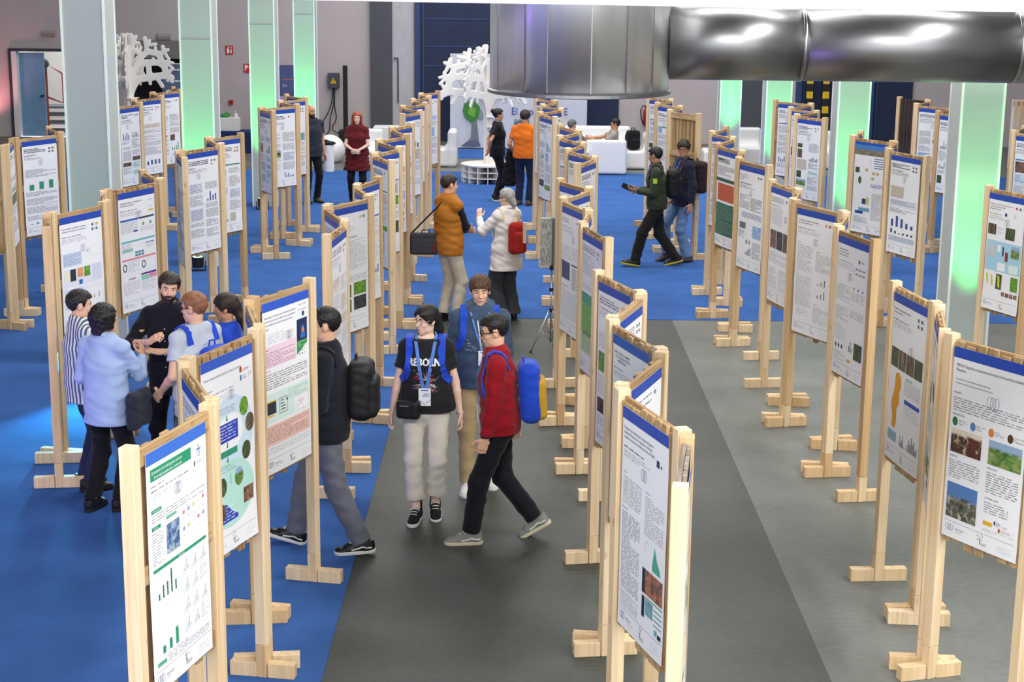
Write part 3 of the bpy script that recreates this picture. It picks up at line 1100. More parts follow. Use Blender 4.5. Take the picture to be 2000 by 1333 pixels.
class Poster:
    def __init__(s, w_, h_, seed):
        s.w, s.h = w_, h_
        s.rg = random.Random(seed)
        s.c1 = s.rg.uniform(0.000, 0.008)
        s.c2 = s.rg.uniform(0.0, 0.014)
        s.ph = s.rg.uniform(0, 6)
        s.v, s.f, s.c = [], [], []
        s.ph_list = []
        s.blocks = []
        s.fine = False

    def P(s, u, v, off=0.0):
        y = -(0.002 + s.c1 * math.sin(math.pi * u) * (0.3 + 0.7 * v) + s.c2 * v ** 5 * (0.4 + 0.6 * math.sin(u * 3 + s.ph) ** 2) + 0.0012 * (1 + math.sin(v * 9 + s.ph)))
        return ((u - 0.5) * s.w, y - off, (1 - v) * s.h)

    def poly(s, uv, col, off=0.001):
        o = len(s.v)
        s.v += [s.P(u, v, off) for u, v in uv]
        s.f.append(tuple(range(o, o + len(uv))))
        s.c.append(col)

    def rect(s, u0, v0, u1, v1, col, off=0.001):
        if (u1 - u0) * s.w * (v1 - v0) * s.h > 0.0035:
            s.blocks.append((u0, v0, u1, v1, col, off))
            return
        nu = max(1, int(math.ceil((u1 - u0) / 0.17)))
        nv = max(1, int(math.ceil((v1 - v0) / 0.1)))
        for i in range(nu):
            for j in range(nv):
                a, b = u0 + (u1 - u0) * i / nu, u0 + (u1 - u0) * (i + 1) / nu
                c_, d = v0 + (v1 - v0) * j / nv, v0 + (v1 - v0) * (j + 1) / nv
                s.poly([(a, c_), (a, d), (b, d), (b, c_)], col, off)

    def disc(s, u, v, r_, col, off=0.0014, n=16, ry=None):
        """r_ in metres"""
        ry = r_ if ry is None else ry
        s.poly([(u + r_ / s.w * math.cos(-2 * math.pi * k / n), v - ry / s.h * math.sin(-2 * math.pi * k / n)) for k in range(n)], col, off)

    def ring(s, u, v, rx, ry, t, col, n=20, off=0.0014, a0=0.0, a1=2 * math.pi):
        for k in range(n):
            a, b = a0 + (a1 - a0) * k / n, a0 + (a1 - a0) * (k + 1) / n
            q = []
            for ang, rr in ((a, 1), (b, 1), (b, -1), (a, -1)):
                q.append((u + (rx + rr * t / 2) / s.w * math.cos(ang), v - (ry + rr * t / 2) / s.h * math.sin(ang)))
            s.poly(q, col, off)

    def lines(s, u0, v0, u1, v1, lh=0.012, col=INKL, fill=0.5, ragged=True, wl=0.09):
        """printed text: one bar per word"""
        v = v0
        k = 0
        while v + lh * fill <= v1 + 1e-6:
            u = u0
            end = u1 if not (ragged and s.rg.random() < 0.28) else u0 + (u1 - u0) * s.rg.uniform(0.35, 0.9)
            while u < end - 0.01:
                l = min(s.rg.uniform(0.35, 1.6) * wl, end - u)
                if s.fine:
                    hm = lh * fill * s.h
                    lw = hm * 0.62 / s.w
                    q = u
                    while q + lw <= u + l + 1e-6:
                        t0 = s.rg.choice((0.32, 0.32, 0.32, 0.0, 0.05))
                        wd = lw * s.rg.choice((0.55, 0.7, 0.78))
                        s.poly([(q, v + lh * fill * t0), (q, v + lh * fill), (q + wd, v + lh * fill), (q + wd, v + lh * fill * t0)], col, 0.0018)
                        q += lw
                    u += l + 0.018
                    continue
                s.poly([(u, v), (u, v + lh * fill), (u + l, v + lh * fill), (u + l, v)], col, 0.0018)
                u += l + 0.016
            v += lh
            k += 1

    def text(s, u, v, h, st, col=INK, squeeze=0.92, maxu=None, center=False):
        """baseline at v; h in metres"""
        vs, fs, wd = text_geo(st, h, squeeze)
        if maxu and wd > maxu * s.w:
            k = maxu * s.w / wd
            vs = [(x * k, y) for x, y in vs]
            wd *= k
        du = -wd / s.w / 2 if center else 0
        o = len(s.v)
        s.v += [s.P(u + du + x / s.w, v - y / s.h, 0.002) for x, y in vs]
        s.f += [tuple(i + o for i in q) for q in fs]
        s.c += [col] * len(fs)

    def bars(s, u0, v0, u1, v1, hs, col, wf=0.45):
        n = len(hs)
        for i, h_ in enumerate(hs):
            a = u0 + (u1 - u0) * (i + 0.5 - wf / 2) / n
            b = u0 + (u1 - u0) * (i + 0.5 + wf / 2) / n
            s.rect(a, v1 - (v1 - v0) * h_, b, v1, col, 0.0016)

    def frame(s, u0, v0, u1, v1, col=S(200, 203, 210), t=0.002):
        tu, tv = t / s.w, t / s.h
        s.rect(u0, v0, u1, v0 + tv, col)
        s.rect(u0, v1 - tv, u1, v1, col)
        s.rect(u0, v0, u0 + tu, v1, col)
        s.rect(u1 - tu, v0, u1, v1, col)

    def photo(s, u0, v0, u1, v1, kind, rnd=False):
        s.ph_list.append((u0, v0, u1, v1, kind, rnd))

    def leaf(s, u, v, k=1.0, col=S(84, 92, 120)):
        for du in (-0.034, 0, 0.034):
            s.ring(u + du * k, v, 0.017 * k, 0.03 * k, 0.0022, col if du else S(44, 62, 120), 18)

    def header(s, title=None, logos=2, tv=0.095, th=0.021, leaf=(0.52, 0.235), authors=True, maxu=0.64):
        s.rect(0, 0, 1, 0.052, BLUE)
        if title:
            for i, l in enumerate(title):
                s.text(0.045, tv + i * 0.0205, th, l, INK, 0.9, maxu)
            tv += len(title) * 0.0205
        else:
            s.lines(0.045, tv - 0.014, 0.66, tv + 0.03, 0.0165, S(92, 95, 108), 0.5, True, 0.10)
            tv += 0.04
        if authors:
            s.lines(0.045, tv + 0.012, 0.5, tv + 0.021, 0.014, S(96, 98, 108), 0.5)
            s.lines(0.045, tv + 0.032, 0.62, tv + 0.06, 0.0115, INKL, 0.36)
        if leaf:
            s.leaf(*leaf)
        for k in range(logos):
            c_ = s.rg.choice([S(60, 90, 150), S(44, 120, 90), S(90, 92, 100), S(180, 60, 50), S(222, 170, 40)])
            s.rect(0.75 + 0.1 * (k % 2), 0.085 + 0.035 * (k // 2), 0.79 + 0.1 * (k % 2), 0.105 + 0.035 * (k // 2), c_)
            s.lines(0.80 + 0.1 * (k % 2), 0.088 + 0.035 * (k // 2), 0.835 + 0.1 * (k % 2), 0.105 + 0.035 * (k // 2), 0.008, INKL, 0.5, False, 0.03)

    def footer(s):
        s.rect(0.03, 0.912, 0.97, 0.9135, S(110, 114, 122))
        for du in (0, 0.03, 0.06):
            s.ring(0.075 + du, 0.945, 0.014, 0.018, 0.002, S(70, 86, 140), 14)
        s.text(0.19, 0.950, 0.016, '2025  16-20', S(60, 76, 140))
        s.lines(0.19, 0.958, 0.36, 0.966, 0.008, INKL, 0.4)
        # society mark: little tree of dots with its letters
        for k in range(22):
            a = s.rg.uniform(0, 2 * math.pi)
            q = s.rg.uniform(0.2, 1) * 0.030
            s.disc(0.53 + q * math.cos(a) / s.w, 0.938 - q * math.sin(a) / s.h, 0.0026, S(130, 140, 136), n=6)
        s.rect(0.524, 0.945, 0.536, 0.975, S(120, 128, 124))
        s.text(0.55, 0.975, 0.022, 'SECF', S(120, 126, 130))
        s.lines(0.76, 0.94, 0.95, 0.975, 0.010, S(214, 216, 222), 0.4)

    def build(s, label, M, stand_group='posters on the stands'):
        nu, nv = 8, 12
        vs = [s.P(i / nu, j / nv) for j in range(nv + 1) for i in range(nu + 1)]
        n = len(vs)
        vs += [(x, y + 0.0014, z) for x, y, z in vs]
        fs = []
        q = lambda i, j: j * (nu + 1) + i
        for j in range(nv):
            for i in range(nu):
                fs.append((q(i, j), q(i, j + 1), q(i + 1, j + 1), q(i + 1, j)))
                fs.append((n + q(i, j), n + q(i + 1, j), n + q(i + 1, j + 1), n + q(i, j + 1)))
        for i in range(nu):
            fs.append((q(i, 0), q(i + 1, 0), n + q(i + 1, 0), n + q(i, 0)))
            fs.append((q(i, nv), n + q(i, nv), n + q(i + 1, nv), q(i + 1, nv)))
        for j in range(nv):
            fs.append((q(0, j), n + q(0, j), n + q(0, j + 1), q(0, j + 1)))
            fs.append((q(nu, j), q(nu, j + 1), n + q(nu, j + 1), n + q(nu, j)))
        me = bpy.data.meshes.new('poster')
        me.from_pydata(vs, [], fs)
        me.materials.append(M_PAPER)
        o = obj('poster', me, M=M)
        tag(o, label, 'poster', stand_group)
        if s.f:
            me = bpy.data.meshes.new('print')
            me.from_pydata(s.v, [], s.f)
            at_ = me.attributes.new('ink', 'FLOAT_COLOR', 'FACE')
            at_.data.foreach_set('color', np.array(s.c, np.float32).ravel())
            me.materials.append(M_INK)
            obj('printed_text', me, o)['kind'] = 'stuff'
        for (u0, v0, u1, v1, col, off) in s.blocks:
            nu = max(1, int(math.ceil((u1 - u0) / 0.125)))
            nv = max(1, int(math.ceil((v1 - v0) / 0.085)))
            vv = [s.P(u0 + (u1 - u0) * i / nu, v0 + (v1 - v0) * j / nv, off) for j in range(nv + 1) for i in range(nu + 1)]
            ff = [(j * (nu + 1) + i, (j + 1) * (nu + 1) + i, (j + 1) * (nu + 1) + i + 1, j * (nu + 1) + i + 1) for j in range(nv) for i in range(nu)]
            me = bpy.data.meshes.new('block')
            me.from_pydata(vv, [], ff)
            a_ = me.attributes.new('ink', 'FLOAT_COLOR', 'FACE')
            a_.data.foreach_set('color', np.array([col] * len(ff), np.float32).ravel())
            me.materials.append(M_INK)
            obj('header_band' if v0 < 0.01 else 'colour_block', me, o)
        for (u0, v0, u1, v1, kind, rnd) in s.ph_list:
            b = MB()
            if rnd:
                k = 20
                b.add([s.P((u0 + u1) / 2 + (u1 - u0) / 2 * math.cos(-2 * math.pi * i / k), (v0 + v1) / 2 - (v1 - v0) / 2 * math.sin(-2 * math.pi * i / k), 0.0022) for i in range(k)], [tuple(range(k))])
            else:
                m_ = 3
                for i in range(m_):
                    for j in range(m_):
                        a, b2 = u0 + (u1 - u0) * i / m_, u0 + (u1 - u0) * (i + 1) / m_
                        c_, d = v0 + (v1 - v0) * j / m_, v0 + (v1 - v0) * (j + 1) / m_
                        b.quad(s.P(a, c_, 0.0022), s.P(a, d, 0.0022), s.P(b2, d, 0.0022), s.P(b2, c_, 0.0022))
            obj('photograph', b.mesh('photograph', PH[kind], fix=False), o)
        return o


# ------------------------------------------------------------------ what each poster shows
def L_green_title(p):
    p.rect(0, 0, 1, 0.052, S(62, 112, 206))
    p.rect(0.06, 0.072, 0.73, 0.122, GREEN)
    p.text(0.075, 0.094, 0.021, 'Optimización de la embriogénesis somática', S(250, 252, 250), 0.8, 0.64)
    p.text(0.12, 0.115, 0.021, 'Efectividad multiplicación y maduración', S(250, 252, 250), 0.8, 0.55)
    p.rect(0.83, 0.095, 0.9, 0.103, S(90, 130, 200))
    p.disc(0.865, 0.086, 0.006, S(120, 124, 130))
    p.ring(0.865, 0.118, 0.01, 0.013, 0.003, S(130, 134, 140))
    p.disc(0.79, 0.152, 0.006, S(60, 70, 66), ry=0.014)
    p.lines(0.83, 0.147, 0.95, 0.156, 0.012, S(176, 180, 186), 0.5)
    p.lines(0.06, 0.14, 0.28, 0.146, 0.012, INKL, 0.5)
    p.lines(0.06, 0.16, 0.68, 0.166, 0.012, S(110, 112, 120), 0.45, False)
    p.lines(0.1, 0.182, 0.44, 0.2, 0.011, S(186, 188, 194), 0.35)
    p.leaf(0.5, 0.206, 0.9)
    p.rect(0.06, 0.238, 0.22, 0.254, GREEN)
    p.text(0.08, 0.25, 0.012, 'INTRODUCCIÓN', S(250, 252, 250), 0.8, 0.12)
    p.lines(0.06, 0.262, 0.95, 0.3, 0.0115, INKL, 0.4)
    p.rect(0.06, 0.308, 0.2, 0.324, GREEN)
    p.text(0.085, 0.32, 0.012, 'OBJETIVO', S(250, 252, 250), 0.8, 0.1)
    p.rect(0.29, 0.296, 0.46, 0.31, S(120, 186, 156))
    p.lines(0.06, 0.335, 0.24, 0.47, 0.0115, INKL, 0.4)
    p.photo(0.29, 0.33, 0.5, 0.455, 'lab')
    cs = [S(220, 130, 140), S(150, 160, 206), S(206, 206, 140), S(230, 228, 200)]
    for j in range(2):
        for k in range(5):
            p.disc(0.58 + 0.085 * k, 0.325 + 0.07 * j - 0.004 * k, 0.011, cs[(k + j) % 4])
            p.lines(0.555 + 0.085 * k, 0.345 + 0.07 * j, 0.61 + 0.085 * k, 0.36 + 0.07 * j, 0.008, S(190, 192, 198), 0.4)
    p.rect(0.06, 0.485, 0.95, 0.499, GREEN)
    p.text(0.47, 0.4965, 0.012, 'RESULTADOS', S(250, 252, 250), 0.8, 0.12)
    p.bars(0.1, 0.515, 0.44, 0.62, [0.25, 0.5, 0.55, 0.95, 0.4], S(54, 110, 96), 0.3)
    p.bars(0.12, 0.76, 0.44, 0.85, [0.35, 0.5, 0.8], GREEN, 0.4)
    for i in range(3):
        for j in range(4):
            u0, v0 = 0.52 + 0.15 * i, 0.515 + 0.083 * j
            if i == 2 and j in (1, 3):
                p.lines(u0, v0, u0 + 0.14, v0 + 0.07, 0.01, S(186, 188, 194), 0.4)
            else:
                p.bars(u0, v0, u0 + 0.12, v0 + 0.06, [0.12, 0.2, 0.5, 0.85, 0.3], S(150, 170, 172), 0.22)
                p.lines(u0, v0 + 0.066, u0 + 0.12, v0 + 0.07, 0.01, S(190, 192, 198), 0.35)
    p.ring(0.27, 0.68, 0.07, 0.03, 0.0015, S(214, 216, 222), 24, a0=0.2, a1=2.6)
    p.rect(0.06, 0.875, 0.2, 0.892, S(90, 170, 140))
    p.lines(0.23, 0.862, 0.95, 0.9, 0.0105, INKL, 0.4)
    p.footer()


def L_circles(p):
    p.header(None, 0, leaf=None, authors=False)
    p.v, p.f, p.c, p.blocks = [], [], [], []
    p.rect(0, 0, 1, 0.052, S(58, 96, 196))
    p.text(0.05, 0.098, 0.022, 'Nuevas estrategias de diversificación de coníferas en Asturias', S(120, 128, 150), 0.75, 0.7)
    p.rect(0.73, 0.105, 0.775, 0.125, S(190, 70, 60))
    p.poly([(0.725, 0.106), (0.78, 0.106), (0.7525, 0.092)], S(190, 70, 60))
    p.text(0.8, 0.122, 0.018, 'SETEMAR', S(190, 120, 120), 0.9, 0.17)
    p.rect(0.74, 0.14, 0.765, 0.168, S(60, 120, 180))
    p.text(0.78, 0.150, 0.009, 'Principado de', INK, 0.9, 0.1)
    p.text(0.78, 0.162, 0.012, 'ASTURIAS', INK, 0.9, 0.1)
    p.lines(0.9, 0.14, 0.97, 0.165, 0.01, INKL, 0.35)
    p.lines(0.05, 0.15, 0.25, 0.156, 0.012, INKL, 0.5)
    p.lines(0.05, 0.172, 0.62, 0.18, 0.012, S(120, 122, 130), 0.45)
    p.lines(0.08, 0.198, 0.5, 0.225, 0.011, S(180, 182, 188), 0.35)
    p.leaf(0.55, 0.21, 0.9)
    LB, LG = S(206, 226, 240), S(184, 226, 216)
    p.disc(0.52, 0.42, 0.27, LB, 0.0008, 36, 0.24)
    p.disc(0.48, 0.71, 0.29, LG, 0.0009, 36, 0.2)
    p.lines(0.3, 0.265, 0.62, 0.3, 0.0125, S(120, 140, 160), 0.35)
    AR = S(40, 130, 100)

    def arrow(u, v):
        p.rect(u - 0.008, v, u + 0.008, v + 0.018, AR, 0.0014)
        p.poly([(u - 0.022, v + 0.018), (u, v + 0.03), (u + 0.022, v + 0.018)], AR, 0.0014)

    arrow(0.45, 0.308)
    p.rect(0.28, 0.345, 0.66, 0.44, S(54, 74, 180), 0.0014)
    p.lines(0.32, 0.355, 0.62, 0.43, 0.016, S(236, 240, 250), 0.4)
    arrow(0.45, 0.445)
    p.rect(0.28, 0.482, 0.64, 0.515, S(50, 150, 116), 0.0014)
    p.lines(0.36, 0.495, 0.56, 0.5, 0.014, S(236, 246, 240), 0.5)
    arrow(0.45, 0.52)
    p.lines(0.28, 0.56, 0.62, 0.59, 0.0125, S(120, 140, 150), 0.35)
    p.rect(0.492, 0.61, 0.502, 0.735, AR, 0.0014)
    p.poly([(0.475, 0.735), (0.497, 0.75), (0.519, 0.735)], AR, 0.0014)
    p.rect(0.28, 0.755, 0.62, 0.85, S(54, 74, 180), 0.0014)
    p.lines(0.32, 0.768, 0.58, 0.84, 0.016, S(236, 240, 250), 0.4)
    for (u, v, k) in ((0.79, 0.3, 'grass'), (0.9, 0.395, 'trunks'), (0.82, 0.53, 'forest'), (0.66, 0.645, 'field'), (0.33, 0.66, 'forest'), (0.3, 0.79, 'trunks')):
        p.photo(u - 0.085, v - 0.048, u + 0.085, v + 0.048, k, True)
    p.photo(0.74, 0.72, 0.94, 0.8, 'brown')
    p.footer()


def L_pink(p):
    p.rect(0, 0, 1, 0.052, S(52, 92, 200))
    for i, l in enumerate(['Nueva aplicación informática para la determinación del tamaño', 'de la partícula en parcela con huellas de corzo, geolocalización', 'de la rentabilidad de superficies cultivadas para biomasa', 'forestal']):
        p.text(0.04, 0.092 + 0.022 * i, 0.02, l, S(96, 104, 128), 0.75, 0.66 if i < 3 else None)
    p.lines(0.75, 0.07, 0.93, 0.082, 0.012, INKL, 0.5)
    p.lines(0.74, 0.1, 0.95, 0.112, 0.012, S(170, 172, 180), 0.5)
    p.rect(0.84, 0.118, 0.89, 0.145, S(44, 70, 130))
    p.lines(0.1, 0.185, 0.66, 0.24, 0.0125, S(186, 188, 196), 0.35)
    p.leaf(0.55, 0.225, 0.95)
    p.rect(0.02, 0.255, 0.7, 0.38, S(238, 212, 226), 0.0008)
    p.lines(0.05, 0.27, 0.2, 0.276, 0.012, S(120, 90, 120), 0.5)
    p.lines(0.05, 0.29, 0.68, 0.372, 0.0125, S(160, 130, 150), 0.4)
    p.photo(0.72, 0.158, 0.95, 0.285, 'navy')
    p.text(0.74, 0.19, 0.02, 'MARTELOSCOPE', S(240, 242, 248), 0.8, 0.18)
    p.poly([(0.80, 0.275), (0.82, 0.2), (0.88, 0.2), (0.91, 0.275)], S(60, 110, 190), 0.0026)
    p.disc(0.855, 0.226, 0.016, S(236, 130, 60), 0.003)
    p.poly([(0.72, 0.285), (0.95, 0.285), (0.95, 0.31), (0.72, 0.365)], S(62, 150, 84), 0.0012)
    p.lines(0.74, 0.292, 0.92, 0.325, 0.012, S(240, 246, 240), 0.3)
    for k in range(6):
        p.disc(0.78 + 0.055 * (k % 3), 0.345 + 0.02 * (k // 3), 0.006, [S(60, 110, 180), S(80, 84, 96), S(220, 190, 60)][k % 3])
    p.lines(0.05, 0.395, 0.15, 0.4, 0.01, INK, 0.5)
    p.lines(0.05, 0.415, 0.95, 0.51, 0.0135, S(120, 122, 130), 0.45)
    p.rect(0.03, 0.53, 0.97, 0.70, S(216, 236, 230), 0.0008)
    p.lines(0.5, 0.545, 0.95, 0.6, 0.012, S(130, 170, 150), 0.3)
    p.rect(0.06, 0.58, 0.24, 0.65, S(52, 58, 70), 0.0014)
    p.rect(0.06, 0.572, 0.24, 0.58, S(232, 190, 60), 0.0014)
    p.rect(0.06, 0.655, 0.2, 0.665, S(232, 190, 60), 0.0014)
    p.frame(0.3, 0.575, 0.48, 0.665, S(60, 66, 76), 0.004)
    p.lines(0.33, 0.585, 0.44, 0.655, 0.018, S(90, 96, 106), 0.5)
    p.disc(0.47, 0.595, 0.01, S(60, 66, 80))
    p.rect(0.64, 0.61, 0.94, 0.69, S(244, 244, 248), 0.0012)
    for k in range(28):
        p.disc(0.78 + p.rg.gauss(0, 0.05), 0.65 + p.rg.gauss(0, 0.015), 0.003, S(190, 90, 110), 0.002, 6)
    p.rect(0.02, 0.715, 0.98, 0.835, S(236, 200, 188), 0.0008)
    p.lines(0.05, 0.728, 0.94, 0.825, 0.0135, S(176, 120, 110), 0.42)
    p.lines(0.03, 0.848, 0.95, 0.89, 0.0135, S(140, 144, 156), 0.28)
    p.footer()


def L_prep(p):
    p.rect(0, 0, 1, 0.055, S(36, 74, 178))
    p.text(0.05, 0.098, 0.026, 'PREP-107: Diagnóstico ocupacional para la mejora de los servicios ecosistémicos', S(62, 64, 72), 0.72, 0.92)
    p.text(0.05, 0.122, 0.026, 'Pinsapares', S(62, 64, 72), 0.72)
    p.text(0.05, 0.166, 0.014, 'Autores: Pastor Alconcel Benbuenite, Idema Zaburi Prager', INK, 0.8, 0.6)
    p.text(0.05, 0.187, 0.014, 'Entidades: Ricei SC, Mata Llimonera, Marc Casti, Raquel Tarrasa', INK, 0.8, 0.66)
    p.text(0.04, 0.238, 0.016, 'RESUMEN', S(70, 72, 80), 0.85)
    p.leaf(0.56, 0.238, 1.25)
    p.lines(0.04, 0.258, 0.96, 0.335, 0.0125, S(110, 112, 120), 0.42)
    p.text(0.04, 0.352, 0.016, 'METODOLOGÍA', S(70, 72, 80), 0.85)
    for k, c_ in enumerate((S(44, 120, 60), S(84, 132, 186), S(222, 134, 56), S(92, 62, 40))):
        p.disc(0.075 + 0.245 * k, 0.385, 0.022, c_, ry=0.027)
        p.lines(0.125 + 0.245 * k, 0.372, 0.25 + 0.245 * k, 0.4, 0.0095, S(120, 122, 130), 0.42)
    p.photo(0.04, 0.42, 0.455, 0.545, 'meeting')
    p.photo(0.55, 0.42, 0.97, 0.545, 'field')
    p.text(0.04, 0.57, 0.015, 'OBJETIVOS', S(70, 72, 80), 0.85)
    p.lines(0.04, 0.585, 0.46, 0.69, 0.0125, S(110, 112, 120), 0.42)
    p.text(0.55, 0.57, 0.015, 'RESULTADOS', S(70, 72, 80), 0.85)
    p.lines(0.55, 0.585, 0.96, 0.70, 0.0125, S(90, 92, 100), 0.42)
    p.photo(0.04, 0.705, 0.455, 0.89, 'coast')
    p.text(0.55, 0.725, 0.015, 'ACCIONES CLAVE', S(70, 72, 80), 0.85)
    p.lines(0.55, 0.74, 0.86, 0.8, 0.0125, S(110, 112, 120), 0.42)
    p.rect(0.55, 0.84, 0.67, 0.862, S(226, 176, 50))
    p.rect(0.69, 0.825, 0.71, 0.845, S(40, 56, 120))
    p.lines(0.72, 0.828, 0.78, 0.848, 0.008, INK, 0.45)
    p.text(0.8, 0.848, 0.016, 'CTFC', S(110, 114, 120), 0.95)
    p.rect(0.75, 0.856, 0.775, 0.876, S(190, 70, 50))
    p.lines(0.78, 0.858, 0.94, 0.874, 0.009, S(180, 140, 130), 0.4)
    p.lines(0.55, 0.88, 0.96, 0.9, 0.009, S(176, 178, 186), 0.4)
    p.footer()


def L_portugal(p):
    p.header(['Impacto del cambio climático sobre la', 'estructura forestal'], 4, leaf=(0.62, 0.3))
    for k, kd in enumerate(('forest', 'trunks', 'trunks', 'forest')):
        p.photo(0.04 + 0.235 * k, 0.32, 0.26 + 0.235 * k, 0.435, kd)
    O = S(226, 160, 44)
    p.poly([(0.22, 0.47), (0.30, 0.455), (0.38, 0.48), (0.40, 0.53), (0.36, 0.57), (0.36, 0.64), (0.30, 0.68), (0.31, 0.75), (0.27, 0.80), (0.17, 0.79), (0.18, 0.72), (0.12, 0.68), (0.14, 0.63), (0.20, 0.57)], O)
    p.rect(0.52, 0.46, 0.72, 0.475, S(160, 206, 214))
    p.lines(0.5, 0.48, 0.95, 0.57, 0.011, INKL, 0.4)
    p.rect(0.52, 0.59, 0.95, 0.615, S(50, 90, 180))
    p.lines(0.52, 0.625, 0.95, 0.70, 0.013, INKL, 0.35, False, 0.04)
    p.rect(0.06, 0.82, 0.34, 0.88, S(140, 180, 196))
    p.bars(0.45, 0.8, 0.62, 0.88, [0.8, 0.3, 0.5, 0.9, 0.2, 0.1], S(70, 74, 84))
    p.bars(0.68, 0.78, 0.96, 0.88, [0.4, 0.7, 0.5, 0.95, 0.6, 0.8, 0.3, 0.5], S(70, 74, 84))
    p.footer()


def L_hist(p):
    p.header(['Predicción de la distribución y riqueza del género', 'Amanita (Pinaceae) en la vegetación y litología', 'mediante un muestreo botánico en zonas de Galicia'], 0, leaf=(0.5, 0.245), maxu=0.86)
    p.rect(0.76, 0.135, 0.82, 0.165, S(44, 62, 110))
    p.disc(0.86, 0.155, 0.008, S(44, 62, 110))
    p.text(0.05, 0.29, 0.015, 'Objetivo', S(90, 150, 160), 0.85)
    p.lines(0.05, 0.305, 0.46, 0.43, 0.0115, INKL, 0.4)
    p.text(0.55, 0.31, 0.015, 'Resultados', S(90, 150, 160), 0.85)
    p.lines(0.55, 0.325, 0.96, 0.5, 0.0115, INKL, 0.4)
    p.text(0.05, 0.45, 0.015, 'Metodología', S(90, 150, 160), 0.85)
    p.lines(0.05, 0.465, 0.46, 0.82, 0.0115, S(110, 112, 122), 0.42)
    p.poly([(0.74, 0.6), (0.78, 0.515), (0.84, 0.57), (0.9, 0.6)], S(84, 170, 140))
    p.poly([(0.74, 0.6), (0.9, 0.6), (0.92, 0.625), (0.74, 0.625)], S(84, 170, 140))
    p.ring(0.62, 0.55, 0.025, 0.04, 0.002, S(180, 120, 120), 14, a0=0.5, a1=3.5)
    p.photo(0.54, 0.64, 0.97, 0.75, 'map')
    p.rect(0.54, 0.64, 0.6, 0.75, S(36, 46, 60), 0.0026)
    p.rect(0.54, 0.765, 0.6, 0.86, S(30, 40, 56), 0.0014)
    p.photo(0.62, 0.77, 0.78, 0.84, 'tealmap')
    p.rect(0.62, 0.762, 0.97, 0.767, GREEN)
    for k in range(4):
        p.rect(0.8, 0.785 + 0.022 * k, 0.96, 0.79 + 0.022 * k, S(70, 150, 130))
    p.rect(0.82, 0.87, 0.88, 0.895, S(120, 176, 196))
    p.rect(0.89, 0.88, 0.96, 0.9, S(30, 40, 56))
    p.lines(0.05, 0.83, 0.46, 0.9, 0.009, INKL, 0.4)
    p.footer()


def L_button(p):
    p.header(['PAPEL DEL ÁRBOL Y AMBIENTE', '    EN LA ECOLOGÍA FORESTAL', '            MEDITERRÁNEA'], 0, leaf=(0.52, 0.29))
    p.rect(0.60, 0.155, 0.83, 0.185, S(40, 84, 92))
    p.text(0.66, 0.176, 0.02, 'FORESTIA', S(230, 240, 240), 0.85, 0.15)
    p.poly([(0.86, 0.185), (0.89, 0.135), (0.92, 0.185)], S(60, 130, 70))
    p.poly([(0.90, 0.185), (0.925, 0.15), (0.95, 0.185)], S(90, 150, 80))
    p.rect(0.05, 0.27, 0.35, 0.315, S(52, 96, 196))
    p.text(0.12, 0.297, 0.018, 'OBJETIVO', S(240, 244, 250), 0.85)
    p.lines(0.05, 0.34, 0.95, 0.44, 0.0125, INKL, 0.4)
    p.rect(0.05, 0.46, 0.35, 0.5, S(52, 96, 196))
    p.lines(0.05, 0.52, 0.46, 0.72, 0.0125, INKL, 0.4)
    p.photo(0.55, 0.52, 0.95, 0.66, 'forest')
    p.bars(0.55, 0.7, 0.95, 0.85, [0.3, 0.6, 0.9, 0.5], S(60, 110, 190))
    p.lines(0.05, 0.75, 0.46, 0.89, 0.0125, INKL, 0.4)
    p.footer()


def L_greenfoot(p):
    p.header(None, 3, leaf=(0.58, 0.32))
    p.lines(0.05, 0.2, 0.6, 0.28, 0.0125, INKL, 0.4)
    p.rect(0.02, 0.42, 0.98, 0.5, S(104, 178, 140), 0.0008)
    p.rect(0.02, 0.5, 0.98, 0.72, S(140, 198, 108), 0.0008)
    p.rect(0.02, 0.72, 0.98, 0.86, S(196, 224, 180), 0.0008)
    p.lines(0.06, 0.36, 0.9, 0.4, 0.0125, INKL, 0.4)
    p.lines(0.08, 0.43, 0.92, 0.85, 0.021, S(70, 110, 70), 0.3)
    p.bars(0.1, 0.68, 0.9, 0.735, [0.5, 0.8, 0.6, 0.9, 0.7, 0.4], S(44, 70, 52), 0.3)
    p.footer()


def L_darkphoto(p):
    p.header(['Evaluación de bosques', 'y comunidades arbóreas'], 1, leaf=(0.58, 0.24))
    p.lines(0.05, 0.3, 0.46, 0.41, 0.0125, S(176, 178, 186), 0.4)
    p.lines(0.54, 0.3, 0.95, 0.4, 0.0125, S(176, 178, 186), 0.4)
    p.photo(0.03, 0.43, 0.44, 0.57, 'satellite')
    p.rect(0.03, 0.425, 0.1, 0.43, INK)
    p.rect(0.52, 0.43, 0.85, 0.442, INK)
    p.rect(0.54, 0.455, 0.74, 0.63, S(196, 200, 200))
    for k in range(7):
        p.rect(0.78, 0.46 + 0.025 * k, 0.86 - 0.01 * (k % 3), 0.472 + 0.025 * k, S(52, 56, 64))
    p.lines(0.05, 0.62, 0.36, 0.64, 0.02, INK, 0.5)
    p.lines(0.05, 0.66, 0.95, 0.88, 0.014, INKL, 0.34)
    p.footer()


def L_redgreen(p):
    p.header(None, 0, leaf=None, authors=False)
    p.lines(0.05, 0.08, 0.75, 0.13, 0.03, S(70, 74, 84), 0.7)
    p.lines(0.05, 0.16, 0.9, 0.26, 0.016, INKL, 0.4)
    p.rect(0, 0.285, 1, 0.32, S(52, 96, 84))
    p.rect(0.08, 0.34, 0.98, 0.52, S(196, 96, 66))
    p.rect(0.02, 0.545, 0.98, 0.88, S(62, 104, 84))
    p.lines(0.06, 0.57, 0.9, 0.87, 0.024, S(120, 156, 138), 0.3)
    p.rect(0.5, 0.53, 0.7, 0.55, S(238, 240, 240))
    p.footer()


